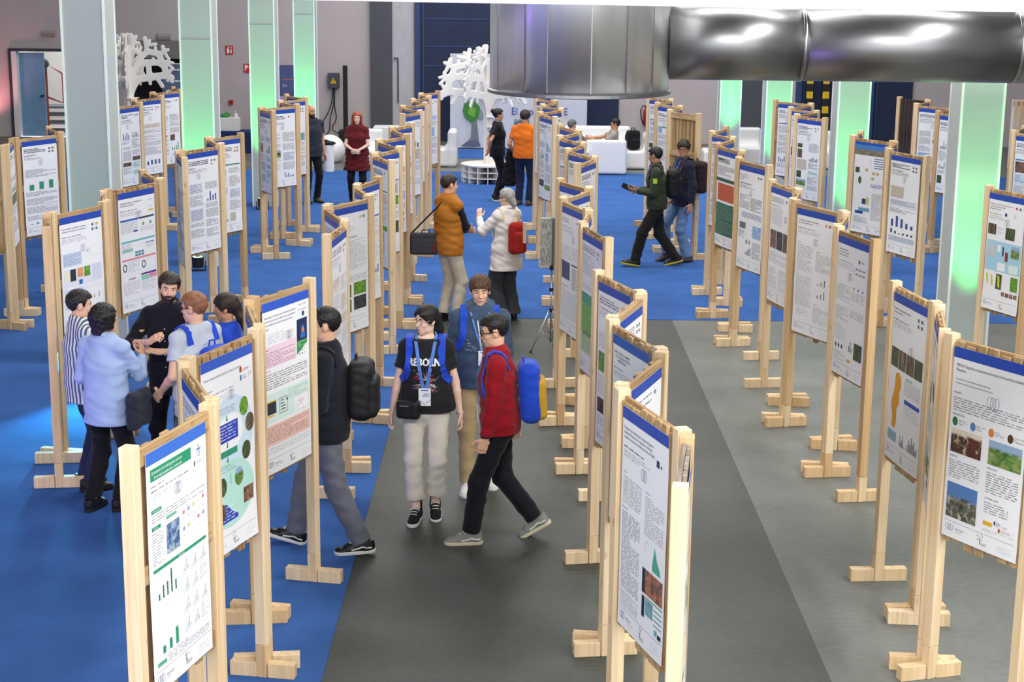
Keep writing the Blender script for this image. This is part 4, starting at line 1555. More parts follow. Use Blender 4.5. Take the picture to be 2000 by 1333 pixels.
def L_skyphoto(p):
    p.rect(0, 0, 1, 0.03, S(40, 84, 176))
    p.photo(0.0, 0.03, 1.0, 0.14, 'sky')
    for k in range(5):
        p.rect(0.62, 0.165 + 0.025 * k, 0.94, 0.174 + 0.025 * k, S(90, 120, 186))
    p.ring(0.5, 0.21, 0.022, 0.03, 0.002, S(120, 124, 134), 16)
    p.photo(0.05, 0.28, 0.18, 0.34, 'forest')
    p.disc(0.2, 0.42, 0.03, S(70, 110, 70), ry=0.05)
    for (u, v) in ((0.4, 0.3), (0.62, 0.33), (0.74, 0.33), (0.6, 0.39)):
        p.rect(u - 0.04, v - 0.015, u + 0.04, v + 0.015, S(196, 176, 120))
    p.lines(0.55, 0.45, 0.9, 0.49, 0.014, S(90, 120, 186), 0.4)
    p.rect(0.3, 0.62, 0.42, 0.68, S(44, 70, 120))
    p.rect(0.44, 0.6, 0.5, 0.68, S(206, 190, 60))
    p.rect(0.2, 0.72, 0.55, 0.76, S(120, 170, 190))
    p.rect(0.1, 0.76, 0.35, 0.79, S(44, 70, 150))
    p.lines(0.6, 0.55, 0.95, 0.85, 0.0135, S(180, 182, 190), 0.4)
    p.lines(0.06, 0.82, 0.5, 0.89, 0.0125, INKL, 0.4)
    p.footer()


def L_bluebox(p):
    p.header(['Aplicación de sensores remotos al inventario', 'y gestión de masas forestales', 'naturales en montaña'], 2, leaf=(0.55, 0.235))
    p.disc(0.5, 0.165, 0.018, S(40, 60, 120))
    p.ring(0.75, 0.165, 0.014, 0.018, 0.003, INKL)
    p.photo(0.03, 0.26, 0.26, 0.35, 'trunks')
    p.photo(0.53, 0.27, 0.78, 0.37, 'forest')
    p.lines(0.3, 0.28, 0.5, 0.34, 0.0125, INKL, 0.4)
    p.rect(0.02, 0.4, 0.98, 0.66, S(170, 212, 232), 0.0008)
    p.rect(0.08, 0.44, 0.27, 0.54, S(200, 204, 210), 0.0014)
    p.rect(0.34, 0.43, 0.43, 0.49, S(240, 244, 248), 0.0014)
    p.rect(0.48, 0.44, 0.52, 0.52, S(44, 60, 100), 0.0014)
    p.rect(0.56, 0.48, 0.64, 0.56, S(150, 60, 60), 0.0014)
    p.photo(0.72, 0.42, 0.93, 0.52, 'field')
    p.rect(0.36, 0.58, 0.58, 0.65, S(240, 244, 248), 0.0014)
    p.rect(0.68, 0.58, 0.92, 0.65, S(226, 240, 236), 0.0014)
    p.poly([(0.06, 0.7), (0.11, 0.69), (0.14, 0.77), (0.1, 0.78)], S(206, 206, 40))
    p.poly([(0.2, 0.7), (0.25, 0.7), (0.28, 0.79), (0.23, 0.79)], S(206, 206, 40))
    p.photo(0.36, 0.68, 0.52, 0.81, 'forest')
    p.poly([(0.40, 0.69), (0.46, 0.7), (0.48, 0.8), (0.42, 0.79)], S(206, 206, 60), 0.003)
    p.photo(0.76, 0.68, 0.95, 0.8, 'grass')
    for k in range(4):
        p.photo(0.54 + 0.11 * k, 0.825, 0.63 + 0.11 * k, 0.86, 'brown')
    p.footer()


def L_bluetext(p):
    p.header(['Nuevas dinámicas de resiliencia en bosques', 'templados tras incendio: efecto del manejo'], 4, leaf=(0.52, 0.255))
    LBl = S(206, 218, 242)
    p.rect(0.04, 0.275, 0.48, 0.375, LBl, 0.0008)
    p.lines(0.06, 0.285, 0.46, 0.37, 0.0105, S(110, 126, 170), 0.4)
    p.rect(0.6, 0.265, 0.68, 0.3, S(228, 230, 234))
    p.disc(0.63, 0.285, 0.006, INK)
    p.frame(0.72, 0.25, 0.96, 0.33)
    p.rect(0.04, 0.395, 0.96, 0.53, S(226, 232, 246), 0.0008)
    p.rect(0.07, 0.41, 0.17, 0.48, S(240, 236, 200))
    p.rect(0.19, 0.40, 0.32, 0.49, S(54, 56, 62), 0.0014)
    p.photo(0.36, 0.4, 0.49, 0.47, 'orange')
    p.photo(0.52, 0.4, 0.66, 0.475, 'grass')
    p.rect(0.39, 0.49, 0.47, 0.525, S(52, 106, 190), 0.0014)
    p.lines(0.72, 0.4, 0.94, 0.52, 0.012, S(150, 160, 190), 0.35, False, 0.04)
    p.rect(0.04, 0.545, 0.48, 0.7, LBl, 0.0008)
    p.lines(0.06, 0.6, 0.46, 0.69, 0.013, S(120, 136, 180), 0.3, False, 0.04)
    p.frame(0.52, 0.56, 0.96, 0.7)
    p.bars(0.56, 0.6, 0.92, 0.66, [0.4, 0.5, 0.7], S(206, 170, 120), 0.2)
    p.frame(0.04, 0.71, 0.48, 0.8)
    p.lines(0.1, 0.74, 0.44, 0.76, 0.02, S(200, 180, 140), 0.5)
    p.rect(0.04, 0.81, 0.48, 0.895, S(186, 202, 236), 0.0008)
    p.lines(0.06, 0.82, 0.46, 0.89, 0.0105, S(110, 126, 170), 0.4)
    p.rect(0.52, 0.73, 0.96, 0.895, S(226, 232, 246), 0.0008)
    p.lines(0.54, 0.74, 0.94, 0.89, 0.0125, S(130, 140, 176), 0.35)
    p.footer()


def L_colourbars(p):
    p.header(['DISPERSIÓN MARINA Y CONTINENTAL DE', 'LAS ESPECIES INVASORAS'], 0, leaf=(0.53, 0.2))
    p.lines(0.82, 0.09, 0.95, 0.1, 0.012, S(120, 160, 200), 0.5)
    p.text(0.84, 0.155, 0.022, 'CSIC', S(170, 174, 180))
    p.rect(0.82, 0.175, 0.95, 0.19, S(226, 186, 60))
    p.rect(0.04, 0.225, 0.52, 0.241, S(52, 96, 186))
    p.rect(0.54, 0.225, 0.97, 0.241, S(70, 74, 96))
    p.lines(0.05, 0.25, 0.5, 0.34, 0.0135, INKL, 0.4)
    p.disc(0.66, 0.285, 0.018, S(130, 160, 120))
    p.disc(0.86, 0.285, 0.018, S(120, 160, 130))
    p.rect(0.38, 0.325, 0.5, 0.34, S(52, 96, 186))
    p.lines(0.56, 0.31, 0.95, 0.35, 0.011, INKL, 0.35)
    p.rect(0.04, 0.405, 0.97, 0.42, S(108, 186, 190))
    p.lines(0.05, 0.43, 0.32, 0.5, 0.0125, INKL, 0.35)
    p.rect(0.06, 0.47, 0.34, 0.495, S(156, 210, 196), 0.0014)
    for k in range(6):
        p.rect(0.4 + 0.085 * (k % 3), 0.505 + 0.024 * (k // 3), 0.47 + 0.085 * (k % 3), 0.522 + 0.024 * (k // 3), S(80, 140, 160))
    p.rect(0.7, 0.445, 0.95, 0.452, S(90, 100, 190))
    p.lines(0.7, 0.46, 0.95, 0.5, 0.0125, S(120, 170, 176), 0.35)
    p.rect(0.04, 0.555, 0.97, 0.57, S(228, 140, 150))
    for (u, v) in ((0.11, 0.625), (0.62, 0.625)):
        p.ring(u, v, 0.026, 0.034, 0.012, S(70, 80, 76), 20)
    p.frame(0.72, 0.585, 0.97, 0.68)
    p.lines(0.2, 0.585, 0.5, 0.67, 0.0125, INKL, 0.35)
    p.rect(0.54, 0.7, 0.97, 0.715, S(96, 52, 140))
    p.rect(0.54, 0.72, 0.75, 0.76, S(150, 206, 186))
    p.rect(0.76, 0.715, 0.97, 0.755, S(226, 150, 170))
    p.rect(0.2, 0.72, 0.38, 0.732, INKL)
    p.lines(0.05, 0.75, 0.5, 0.86, 0.016, S(176, 160, 176), 0.35)
    p.lines(0.56, 0.77, 0.95, 0.86, 0.0125, INKL, 0.35)
    p.footer()


def L_method(p):
    p.header(['Caracterización de semillas', 'en función de la procedencia'], 2, leaf=(0.12, 0.27))
    p.text(0.4, 0.25, 0.024, 'METHODOLOGY', INK, 0.85)
    p.lines(0.42, 0.27, 0.95, 0.5, 0.0125, INKL, 0.4)
    for k in range(3):
        p.photo(0.1, 0.3 + 0.075 * k, 0.34, 0.36 + 0.075 * k, 'dark')
    p.text(0.1, 0.535, 0.02, 'DESCRIPTION', INK, 0.85)
    p.lines(0.1, 0.55, 0.95, 0.6, 0.0125, INKL, 0.4)
    p.photo(0.08, 0.62, 0.46, 0.72, 'forest')
    p.photo(0.54, 0.61, 0.92, 0.71, 'grass')
    p.photo(0.08, 0.735, 0.46, 0.84, 'forest')
    p.photo(0.54, 0.725, 0.92, 0.83, 'dark')
    p.text(0.1, 0.87, 0.016, 'CONCLUSIONES', INK, 0.85)
    p.lines(0.1, 0.88, 0.9, 0.905, 0.0115, INKL, 0.4)
    p.footer()


def L_twocol(p):
    p.header(['Trazabilidad, dinamismo y datos abiertos', 'para la planificación forestal'], 2, leaf=(0.52, 0.245), maxu=0.7)
    for (u, v, hd_) in ((0.05, 0.27, 'Objetivos'), (0.55, 0.32, 'Metodología'), (0.05, 0.52, 'Resultados'), (0.55, 0.74, 'Conclusiones')):
        p.text(u, v, 0.014, hd_, INK, 0.85)
    p.lines(0.05, 0.285, 0.46, 0.5, 0.0118, INKL, 0.4)
    p.lines(0.55, 0.335, 0.96, 0.47, 0.0118, INKL, 0.4)
    p.lines(0.05, 0.535, 0.46, 0.78, 0.0118, INKL, 0.4)
    p.bars(0.6, 0.51, 0.85, 0.58, [0.25, 0.5, 0.8], INK, 0.2)
    p.bars(0.6, 0.61, 0.85, 0.68, [0.35, 0.55, 0.9], INK, 0.2)
    p.lines(0.55, 0.755, 0.96, 0.88, 0.0118, INKL, 0.4)
    p.lines(0.1, 0.8, 0.42, 0.85, 0.014, S(170, 172, 180), 0.4)
    p.footer()


def L_tree(p):
    p.header(['Tipología de bosques y', 'caracterización forestal', 'mediante datos LiDAR'], 0, leaf=(0.45, 0.27))
    p.disc(0.72, 0.14, 0.016, S(44, 120, 70))
    p.rect(0.715, 0.145, 0.725, 0.165, S(90, 64, 44))
    p.text(0.78, 0.145, 0.02, 'MEDfor', S(70, 110, 160), 0.9, 0.2)
    for k in range(6):
        p.rect(0.62 + 0.11 * (k % 3), 0.19 + 0.035 * (k // 3), 0.7 + 0.11 * (k % 3), 0.203 + 0.035 * (k // 3), S(150, 154, 164))
    p.lines(0.05, 0.34, 0.5, 0.46, 0.011, INKL, 0.4)
    for k in range(3):
        p.disc(0.6 + 0.14 * k, 0.34, 0.01, S(60, 90, 120))
        p.lines(0.55 + 0.14 * k, 0.365, 0.66 + 0.14 * k, 0.43, 0.011, INKL, 0.4)
    p.lines(0.05, 0.5, 0.46, 0.6, 0.0118, INKL, 0.4)
    p.lines(0.52, 0.5, 0.95, 0.56, 0.0118, INKL, 0.4)
    p.lines(0.05, 0.63, 0.42, 0.75, 0.0118, S(186, 188, 196), 0.4)
    for k in range(3):
        p.disc(0.1 + 0.1 * k, 0.79, 0.014, S(60, 64, 74), ry=0.018)
    p.bars(0.52, 0.72, 0.64, 0.8, [0.5, 0.9, 0.4], S(50, 54, 64))
    p.photo(0.7, 0.72, 0.95, 0.84, 'forest')
    p.rect(0.5, 0.86, 0.6, 0.88, S(232, 170, 50))
    p.lines(0.05, 0.83, 0.45, 0.9, 0.0118, INKL, 0.4)
    p.footer()


def L_threephotos(p):
    p.header(None, 1, leaf=(0.75, 0.25))
    p.lines(0.05, 0.2, 0.6, 0.32, 0.0125, INKL, 0.4)
    for k in range(3):
        p.photo(0.05 + 0.31 * k, 0.37, 0.33 + 0.31 * k, 0.53, ('brown', 'dark', 'trunks')[k])
    p.lines(0.05, 0.56, 0.9, 0.66, 0.0125, INKL, 0.4)
    p.lines(0.05, 0.7, 0.45, 0.88, 0.0125, INKL, 0.4)
    p.lines(0.55, 0.7, 0.95, 0.88, 0.0125, INKL, 0.4)
    p.footer()


def L_table(p):
    p.header(['Plan de vigilancia de la', 'sanidad forestal: efecto a', 'largo plazo'], 2, leaf=(0.5, 0.26))
    p.lines(0.05, 0.28, 0.45, 0.42, 0.0125, INKL, 0.4)
    p.lines(0.5, 0.3, 0.95, 0.42, 0.0125, S(110, 112, 122), 0.4)
    p.lines(0.15, 0.45, 0.95, 0.5, 0.014, S(120, 140, 190), 0.4)
    p.rect(0.08, 0.55, 0.33, 0.61, S(110, 116, 120))
    p.photo(0.62, 0.56, 0.95, 0.68, 'bluewash')
    p.lines(0.05, 0.63, 0.3, 0.7, 0.0125, INKL, 0.4)
    p.bars(0.35, 0.7, 0.55, 0.75, [0.7, 0.9, 0.5, 0.8], INK, 0.4)
    p.bars(0.35, 0.77, 0.6, 0.86, [0.3, 0.4, 0.6, 0.7, 0.9], INK, 0.4)
    p.lines(0.65, 0.72, 0.95, 0.88, 0.0125, INKL, 0.4)
    p.footer()


def L_generic(p):
    g = p.rg
    p.header(None, g.choice((1, 2, 3, 4)), leaf=(g.choice((0.35, 0.5, 0.55)), 0.235))
    v = 0.29
    two = g.random() < 0.7
    cols_ = ((0.05, 0.46), (0.54, 0.95)) if two else ((0.05, 0.95),)
    tint = g.choice([None, None, S(214, 226, 244), S(216, 238, 230), S(240, 226, 214)])
    for u0, u1 in cols_:
        v = 0.28 + g.uniform(0, 0.03)
        while v < 0.86:
            k = g.random()
            h_ = g.uniform(0.06, 0.15)
            h_ = min(h_, 0.9 - v)
            if k < 0.5:
                p.lines(u0, v, u1, v + h_ - 0.02, 0.0122, INKL, 0.4)
            elif k < 0.72:
                p.photo(u0, v, u1 if g.random() < 0.5 else (u0 + u1) / 2, v + h_ - 0.02, g.choice(['forest', 'trunks', 'field', 'brown', 'dark', 'sand', 'grass', 'tealmap', 'bluewash']))
            elif k < 0.88:
                p.bars(u0 + 0.03, v, u1 - 0.03, v + h_ - 0.02, [g.uniform(0.2, 1) for _ in range(g.randint(3, 7))], g.choice([S(60, 90, 150), S(70, 74, 84), S(60, 150, 110)]))
            else:
                p.rect(u0, v, u1, v + h_ - 0.015, tint or S(222, 228, 240), 0.0008)
                p.lines(u0 + 0.02, v + 0.01, u1 - 0.02, v + h_ - 0.03, 0.0122, S(130, 140, 160), 0.4)
            v += h_
    if g.random() < 0.4:
        p.rect(0.04, 0.262, 0.96, 0.276, g.choice([S(60, 130, 170), S(70, 150, 120), S(80, 100, 180)]))
    p.footer()


SPEC = {
    ('C', 0): (L_green_title, 'poster with green title banner and many bar charts'),
    ('C', 2): (L_circles, 'poster with round plant photos and dark blue flow-chart boxes'),
    ('C', 4): (L_pink, 'poster with navy book cover, pink block and salmon block'),
    ('C', 7): (L_method, 'poster with METHODOLOGY heading and grid of four plant photos'),
    ('D', 1): (L_hist, 'poster with green histogram and coloured relief map'),
    ('D', 3): (L_button, 'poster with blue OBJETIVO button and fir tree logo'),
    ('D', 6): (L_greenfoot, 'poster with broad green lower half'),
    ('D', 8): (L_darkphoto, 'poster with dark satellite photo beside black legend'),
    ('E', 0): (L_prep, 'poster with four coloured discs, meeting photo and coast photo'),
    ('E', 2): (L_portugal, 'poster with orange country map and four forest photos'),
    ('E', 3): (L_tree, 'poster with green tree logo and photo at its foot'),
    ('E', 5): (L_twocol, 'poster with two plain text columns and tiny bar charts'),
    ('E', 7): (L_threephotos, 'poster with row of three dark photos'),
    ('E', 8): (L_table, 'poster with pale blue picture and small black bar charts'),
    ('E', 10): (L_redgreen, 'poster with brick red and dark green blocks'),
    ('F', 0): (L_bluebox, 'poster with pale blue panel and yellow map shapes'),
    ('F', 3): (L_skyphoto, 'poster headed by a sky and meadow photo'),
    ('B', 1): (L_bluetext, 'poster with lavender text boxes and small coloured maps'),
    ('B', 3): (L_colourbars, 'poster with blue, teal, pink and purple heading bars'),
}
for row, idx, t, clear in STANDS:
    if row == 'G' and idx == 6:
        continue
    fn, ds = SPEC.get((row, idx), (L_generic, 'blue-headed white poster'))
    p = Poster(min(0.60, clear - 0.03), 1.17, hash(row) % 1 + ord(row) * 131 + idx * 17)
    p.fine = t.location.y < 17.5
    fn(p)
    M = Matrix.Translation(t.location) @ Matrix.Rotation(t.rotation_euler.z, 4, 'Z') @ Matrix.Translation((0, -0.024, 0.965))
    p.build(ds + ' pinned on pine stand' if (row, idx) in SPEC else '%s on %s stand, %s' % (ds, ORD[idx], ROWS[row]), M)

# ------------------------------------------------------------------ lounge furniture
M_PLAST = mat('white_moulded_plastic', S(236, 235, 236), rough=0.35, var=0.015, scale=3)


def sdf_mesh(name, lo, hi, h, m, fn, adapt=0.0):
    f = Field(lo, hi, h)
    fn(f)
    return f.mesh(name, m, adapt)


def armchair(label, loc, rz, w_=0.66, back=0.78, bag=False):
    def fn(f):
        f.rbox((0, 0, 0.21), (w_ / 2, 0.34, 0.20), 0.06, k=0.03)
        f.rbox((0, 0.27, back / 2 + 0.02), (w_ / 2, 0.10, back / 2), 0.07, k=0.08)
        f.cap((-w_ / 2 + 0.1, 0.2, 0.42), (w_ / 2 - 0.1, 0.2, 0.42), 0.05, k=0.12)
    t = thing('armchair', label, 'armchair', loc, rz, 'white lounge seats')
    obj('shell', sdf_mesh('shell', (-0.42, -0.45, -0.02), (0.42, 0.45, back + 0.12), 0.022, M_PLAST, fn), t)
    simple_box('plinth', (-w_ / 2 + 0.04, -0.3, 0), (w_ / 2 - 0.04, 0.32, 0.02), M_BLACK, t)
    return t


def sofa(label, loc, rz, w_, hgt=0.72):
    def fn(f):
        f.rbox((0, 0, 0.22), (w_ / 2, 0.36, 0.2), 0.05, k=0.02)
        f.rbox((0, 0.3, hgt / 2 + 0.02), (w_ / 2, 0.09, hgt / 2), 0.05, k=0.03)
        for s in (-1, 1):
            f.rbox((s * (w_ / 2 - 0.08), 0, 0.3), (0.08, 0.38, 0.28), 0.05, k=0.03)
    t = thing('sofa', label, 'sofa', loc, rz, 'white lounge seats')
    obj('shell', sdf_mesh('shell', (-w_ / 2 - 0.06, -0.48, -0.02), (w_ / 2 + 0.06, 0.5, hgt + 0.12), 0.022, M_PLAST, fn), t)
    simple_box('plinth', (-w_ / 2 + 0.04, -0.32, 0), (w_ / 2 - 0.04, 0.36, 0.02), M_BLACK, t)
    return t


armchair('white moulded armchair behind the woman in the dark red dress', (-3.2, 36.0, 0), 0)
armchair('white high-backed armchair turned left beside the tree sculpture', (-1.62, 36.3, 0), R(-90))
armchair('white armchair with a black backpack lying on its seat', (2.66, 36.2, 0), R(-90), back=0.76)
armchair('white armchair behind the bare pallet stand of the fifth row', (4.5, 36.5, 0), R(-90))
armchair('white armchair facing the camera between two green columns', (5.25, 37.2, 0), 0)
armchair('white armchair far right behind the second green column', (7.0, 36.6, 0), 0)
sofa('white sofa seen from behind, nearest in the lounge', (1.95, 35.25, 0), R(180), 0.86, 0.72)
sofa('white sofa against the navy door, behind the seated men', (1.9, 37.6, 0), 0, 1.5, 0.74)

pf = thing('pouf', 'rounded white pouf under the electrical box', 'pouf', (-4.1, 36.75, 0), 0)
obj('shell', sdf_mesh('shell', (-0.4, -0.4, -0.02), (0.4, 0.4, 0.7), 0.02, M_PLAST, lambda f: (f.ell((0, 0, 0.27), (0.34, 0.34, 0.34), k=0), f.cut((0, 0, 0.01), (0, 0, -1), 0.6))), pf)
lt = thing('light_pedestal', 'slim white cylinder pedestal with black cloth on top', 'pedestal', (-3.92, 34.98, 0.006))
b = MB()
b.lathe([(0.105, 0), (0.11, 0.01), (0.11, 0.55), (0.105, 0.57)], n=28)
obj('shaft', b.mesh('shaft', M_PLAST, smooth=False), lt)
cb = obj('cloth_bag', sdf_mesh('cloth_bag', (-0.25, -0.25, -0.06), (0.25, 0.25, 0.2), 0.012, cloth('black_cloth_bag', (30, 38, 38)),
         lambda f: (f.ell((0, 0, 0.03), (0.15, 0.13, 0.045), k=0), f.ell((-0.06, 0, 0.07), (0.05, 0.05, 0.04), k=0.03), f.wob(0.006, 40, 1, 'x'))), None, (-3.92, 34.98, 0.576))
tag(cb, 'crumpled black cloth bag on the white cylinder pedestal', 'bag')

dc = thing('display_counter', 'low white counter with a printed building picture', 'counter', (-2.7, 38.4, 0))
simple_box('body', (-0.55, -0.25, 0), (0.55, 0.25, 0.66), M_PLAST, dc, bevel=0.02)
b = MB()
b.quad((0.1, -0.256, 0.3), (0.32, -0.256, 0.3), (0.32, -0.256, 0.56), (0.1, -0.256, 0.56))
obj('printed_picture', b.mesh('printed_picture', photo('photo_building', [S(60, 62, 66), S(150, 150, 154), S(225, 225, 228)], 14), fix=False), dc)

tb = thing('info_table', 'table under a dark blue cloth near the far columns', 'table', (-6.55, 38.6, 0))
simple_box('table_cloth', (-0.45, -0.3, 0.0), (0.45, 0.3, 0.5), mat('navy_cloth', S(30, 46, 96), rough=0.9), tb, bevel=0.015)
bx = thing('carton', 'white carton standing on the blue-clothed table', 'box', (-6.62, 38.6, 0.5))
simple_box('body', (-0.22, -0.15, 0), (0.22, 0.15, 0.3), M_WHITE, bx, bevel=0.004)
b = MB()
b.lathe([(0.035, 0), (0.04, 0.01), (0.04, 0.08), (0.012, 0.1), (0.012, 0.13)], n=14)
b.box((-0.01, -0.06, 0.125), (0.01, 0.012, 0.145))
tag(obj('pump_bottle', b.mesh('pump_bottle', M_WHITE), None, (-6.48, 38.6, 0.8)), 'white pump bottle on top of the white carton', 'bottle')
b = MB()
b.ell((0, 0, 0.04), (0.13, 0.08, 0.045))
b.ell((0.06, 0.02, 0.08), (0.07, 0.05, 0.04))
tag(obj('green_bag', b.mesh('green_bag', mat('green_plastic', S(50, 140, 70), rough=0.5), smooth=True), None, (-6.74, 38.6, 0.8)), 'small green bag lying on the white carton', 'bag')

sd = thing('side_table', 'small white round side table in the lounge', 'table', (1.36, 34.75, 0.006))
b = MB()
b.lathe([(0.2, 0), (0.2, 0.02), (0.03, 0.04), (0.03, 0.46), (0.22, 0.48), (0.22, 0.5)], n=24)
obj('pedestal_top', b.mesh('pedestal_top', M_PLAST), sd)
b = MB()
b.lathe([(0.07, 0), (0.08, 0.02), (0.08, 0.17), (0.05, 0.22), (0.05, 0.25)], n=20)
tag(obj('glass_jug', b.mesh('glass_jug', mat('jug_glass', S(214, 226, 224), rough=0.08, trans=0.75), smooth=True), None, (1.36, 34.75, 0.506)), 'clear glass jug on the small lounge table', 'jug')


def blob_bag(name, label, loc, rz, m, sc=1.0, lay=0.0):
    def fn(f):
        f.rbox((0, 0, 0.24 * sc), (0.16 * sc, 0.11 * sc, 0.23 * sc), 0.08 * sc, k=0)
        f.rbox((0, -0.11 * sc, 0.15 * sc), (0.12 * sc, 0.05 * sc, 0.12 * sc), 0.04 * sc, k=0.03)
        f.wob(0.003, 35, 2)
    t = thing(name, label, 'backpack', loc, rz)
    obj('body', sdf_mesh('body', (-0.25, -0.25, -0.03), (0.25, 0.25, 0.6), 0.012, m, fn), t)
    b = MB()
    b.tube([(-0.04, 0.02, 0.45 * sc), (-0.03, 0.02, 0.52 * sc), (0.03, 0.02, 0.52 * sc), (0.04, 0.02, 0.45 * sc)], 0.01, 6)
    obj('handle', b.mesh('handle', m), t)
    b = MB()
    for s in (-1, 1):
        b.ribbon([(s * 0.08, 0.1, 0.42), (s * 0.1, 0.16, 0.3), (s * 0.1, 0.14, 0.12), (s * 0.12, 0.09, 0.05)], [(0, 1, 0)] * 4, 0.05, 0.01)
    obj('strap', b.mesh('strap', m), t)
    return t


blob_bag('backpack', 'black backpack lying on the white armchair in the lounge', (2.6, 36.1, 0.41), R(20), cloth('black_nylon', (26, 27, 30)), 0.92)

# ------------------------------------------------------------------ white plate trees
M_TREE = mat('white_plywood', S(238, 234, 228), rough=0.6, var=0.02)


def tree_plate(seed):
    g = random.Random(seed)
    f = Field((-1.2, -0.06, -0.02), (1.2, 0.06, 2.65), 0.016)

    def bar(p, q, r1, r2):
        f.cap((p[0], 0, p[1]), (q[0], 0, q[1]), r1 * 1.25, r2 * 1.3, k=0.02)

    bar((0, 0.0), (0, 1.2), 0.085, 0.085)
    # limbs drawn as chains of points for one half, mirrored for the other
    half = [([(0.0, 1.0), (0.10, 1.28), (0.22, 1.46), (0.57, 1.52), (0.86, 1.56), (1.0, 1.5)], 0.062),
            ([(0.51, 1.5), (0.51, 1.36)], 0.03), ([(0.67, 1.5), (0.79, 1.3)], 0.036), ([(0.92, 1.56), (1.0, 1.68)], 0.028), ([(0.99, 1.5), (1.02, 1.40)], 0.028),
            ([(0.06, 1.5), (0.26, 1.82), (0.45, 1.86), (0.83, 1.86), (0.89, 1.6)], 0.055), ([(0.48, 1.84), (0.5, 1.54)], 0.05), ([(0.6, 1.86), (0.6, 1.95)], 0.026), ([(0.7, 1.84), (0.78, 1.77)], 0.026),
            ([(0.83, 1.86), (0.94, 1.88), (0.96, 1.95)], 0.03), ([(0.94, 1.88), (1.06, 1.85)], 0.026), ([(0.9, 1.86), (1.05, 1.72)], 0.026),
            ([(0.14, 1.62), (0.33, 2.0), (0.48, 2.12), (0.74, 2.06), (0.80, 1.88)], 0.052),
            ([(0.33, 2.02), (0.13, 2.2), (0.16, 2.32), (0.1, 2.5)], 0.038), ([(0.16, 2.32), (0.22, 2.47)], 0.03), ([(0.16, 2.3), (0.28, 2.32)], 0.03),
            ([(0.45, 2.12), (0.45, 2.28), (0.42, 2.43)], 0.036), ([(0.45, 2.28), (0.53, 2.37)], 0.03), ([(0.45, 2.26), (0.67, 2.29)], 0.03),
            ([(0.74, 2.06), (0.86, 2.12), (0.83, 2.23)], 0.036), ([(0.86, 2.12), (0.95, 2.16)], 0.03), ([(0.86, 2.12), (0.92, 2.0)], 0.03), ([(0.66, 2.08), (0.66, 2.2)], 0.028),
            ([(0.02, 1.2), (0.03, 1.9), (0.06, 2.2)], 0.05)]
    for s in (-1, 1):
        for ch, r_ in half:
            for i in range(len(ch) - 1):
                bar((s * ch[i][0], ch[i][1]), (s * ch[i + 1][0], ch[i + 1][1]), r_ * 1.12, r_ * 1.05)
    f.a = np.maximum(f.a, (np.abs(np.arange(f.n[1]) * f.h + f.lo[1]) - 0.018).astype(np.float32)[None, :, None])
    return f.mesh('tree_plate', M_TREE)


TP = [tree_plate(3), tree_plate(5)]


def plate_tree(label, loc, rots, bench=True):
    t = thing('tree_sculpture', label, 'sculpture', (loc[0], loc[1], 0.37 if bench else 0.0))
    for i, r_ in enumerate(rots):
        obj('tree_plate', TP[i % 2], t, (0, 0, 0), (0, 0, R(r_))).scale = (0.95, 1, 0.94)
    for z in (0.75, 0.95):
        simple_box('shelf', (-0.03, -0.16, z), (0.2, 0.16, z + 0.015), M_TREE, t)
    return t


def round_bench(label, loc, r=0.56):
    t = thing('round_bench', label, 'bench', loc)
    b = MB()
    b.lathe([(r, 0.345), (r, 0.37)], n=40)
    obj('seat', b.mesh('seat', M_TREE), t)
    for z in (0.1, 0.22):
        b = MB()
        b.lathe([(r * 0.97, z), (r * 0.97, z + 0.014)], n=40)
        obj('hoop', b.mesh('hoop', M_TREE), t)
    for k in range(16):
        b = MB()
        b.box((r * 0.3, -0.008, 0), (r * 0.985, 0.008, 0.345))
        o = obj('fin', b.mesh('fin', M_TREE), t)
        o.rotation_euler.z = 2 * math.pi * k / 16
    return t


round_bench('round white slatted bench under the white tree sculpture', (-0.52, 33.6, 0.006))
plate_tree('white interlocking plate tree sculpture rising from the round bench', (-0.52, 33.6), (12, 62, 128))
round_bench('round white slatted bench hidden behind the left stands', (-8.65, 37.3, 0))
plate_tree('white interlocking plate tree sculpture beside the first left column', (-8.65, 37.3), (4, 82, 100))


# ------------------------------------------------------------------ flat things with colour printed on them
def inked(name, polys, parent, y=0.0):
    """polys: [(list of (x,z), colour)] printed on a plane y"""
    vs, fs, cs = [], [], []
    for i, (pl, c_) in enumerate(polys):
        o = len(vs)
        vs += [(x, y - 0.0006 * (i % 7), z) for x, z in pl]
        fs.append(tuple(range(o, o + len(pl))))
        cs.append(c_)
    me = bpy.data.meshes.new(name)
    me.from_pydata(vs, [], fs)
    a = me.attributes.new('ink', 'FLOAT_COLOR', 'FACE')
    a.data.foreach_set('color', np.array(cs, np.float32).ravel())
    me.materials.append(M_INK)
    return obj(name, me, parent)


def text_polys(x, z, h, s, col, sq=0.95):
    vs, fs, w_ = text_geo(s, h, sq)
    return [([(x + vs[i][0], z + vs[i][1]) for i in f], col) for f in fs]


def RC(x0, z0, x1, z1, c_):
    return ([(x0, z0), (x1, z0), (x1, z1), (x0, z1)], c_)


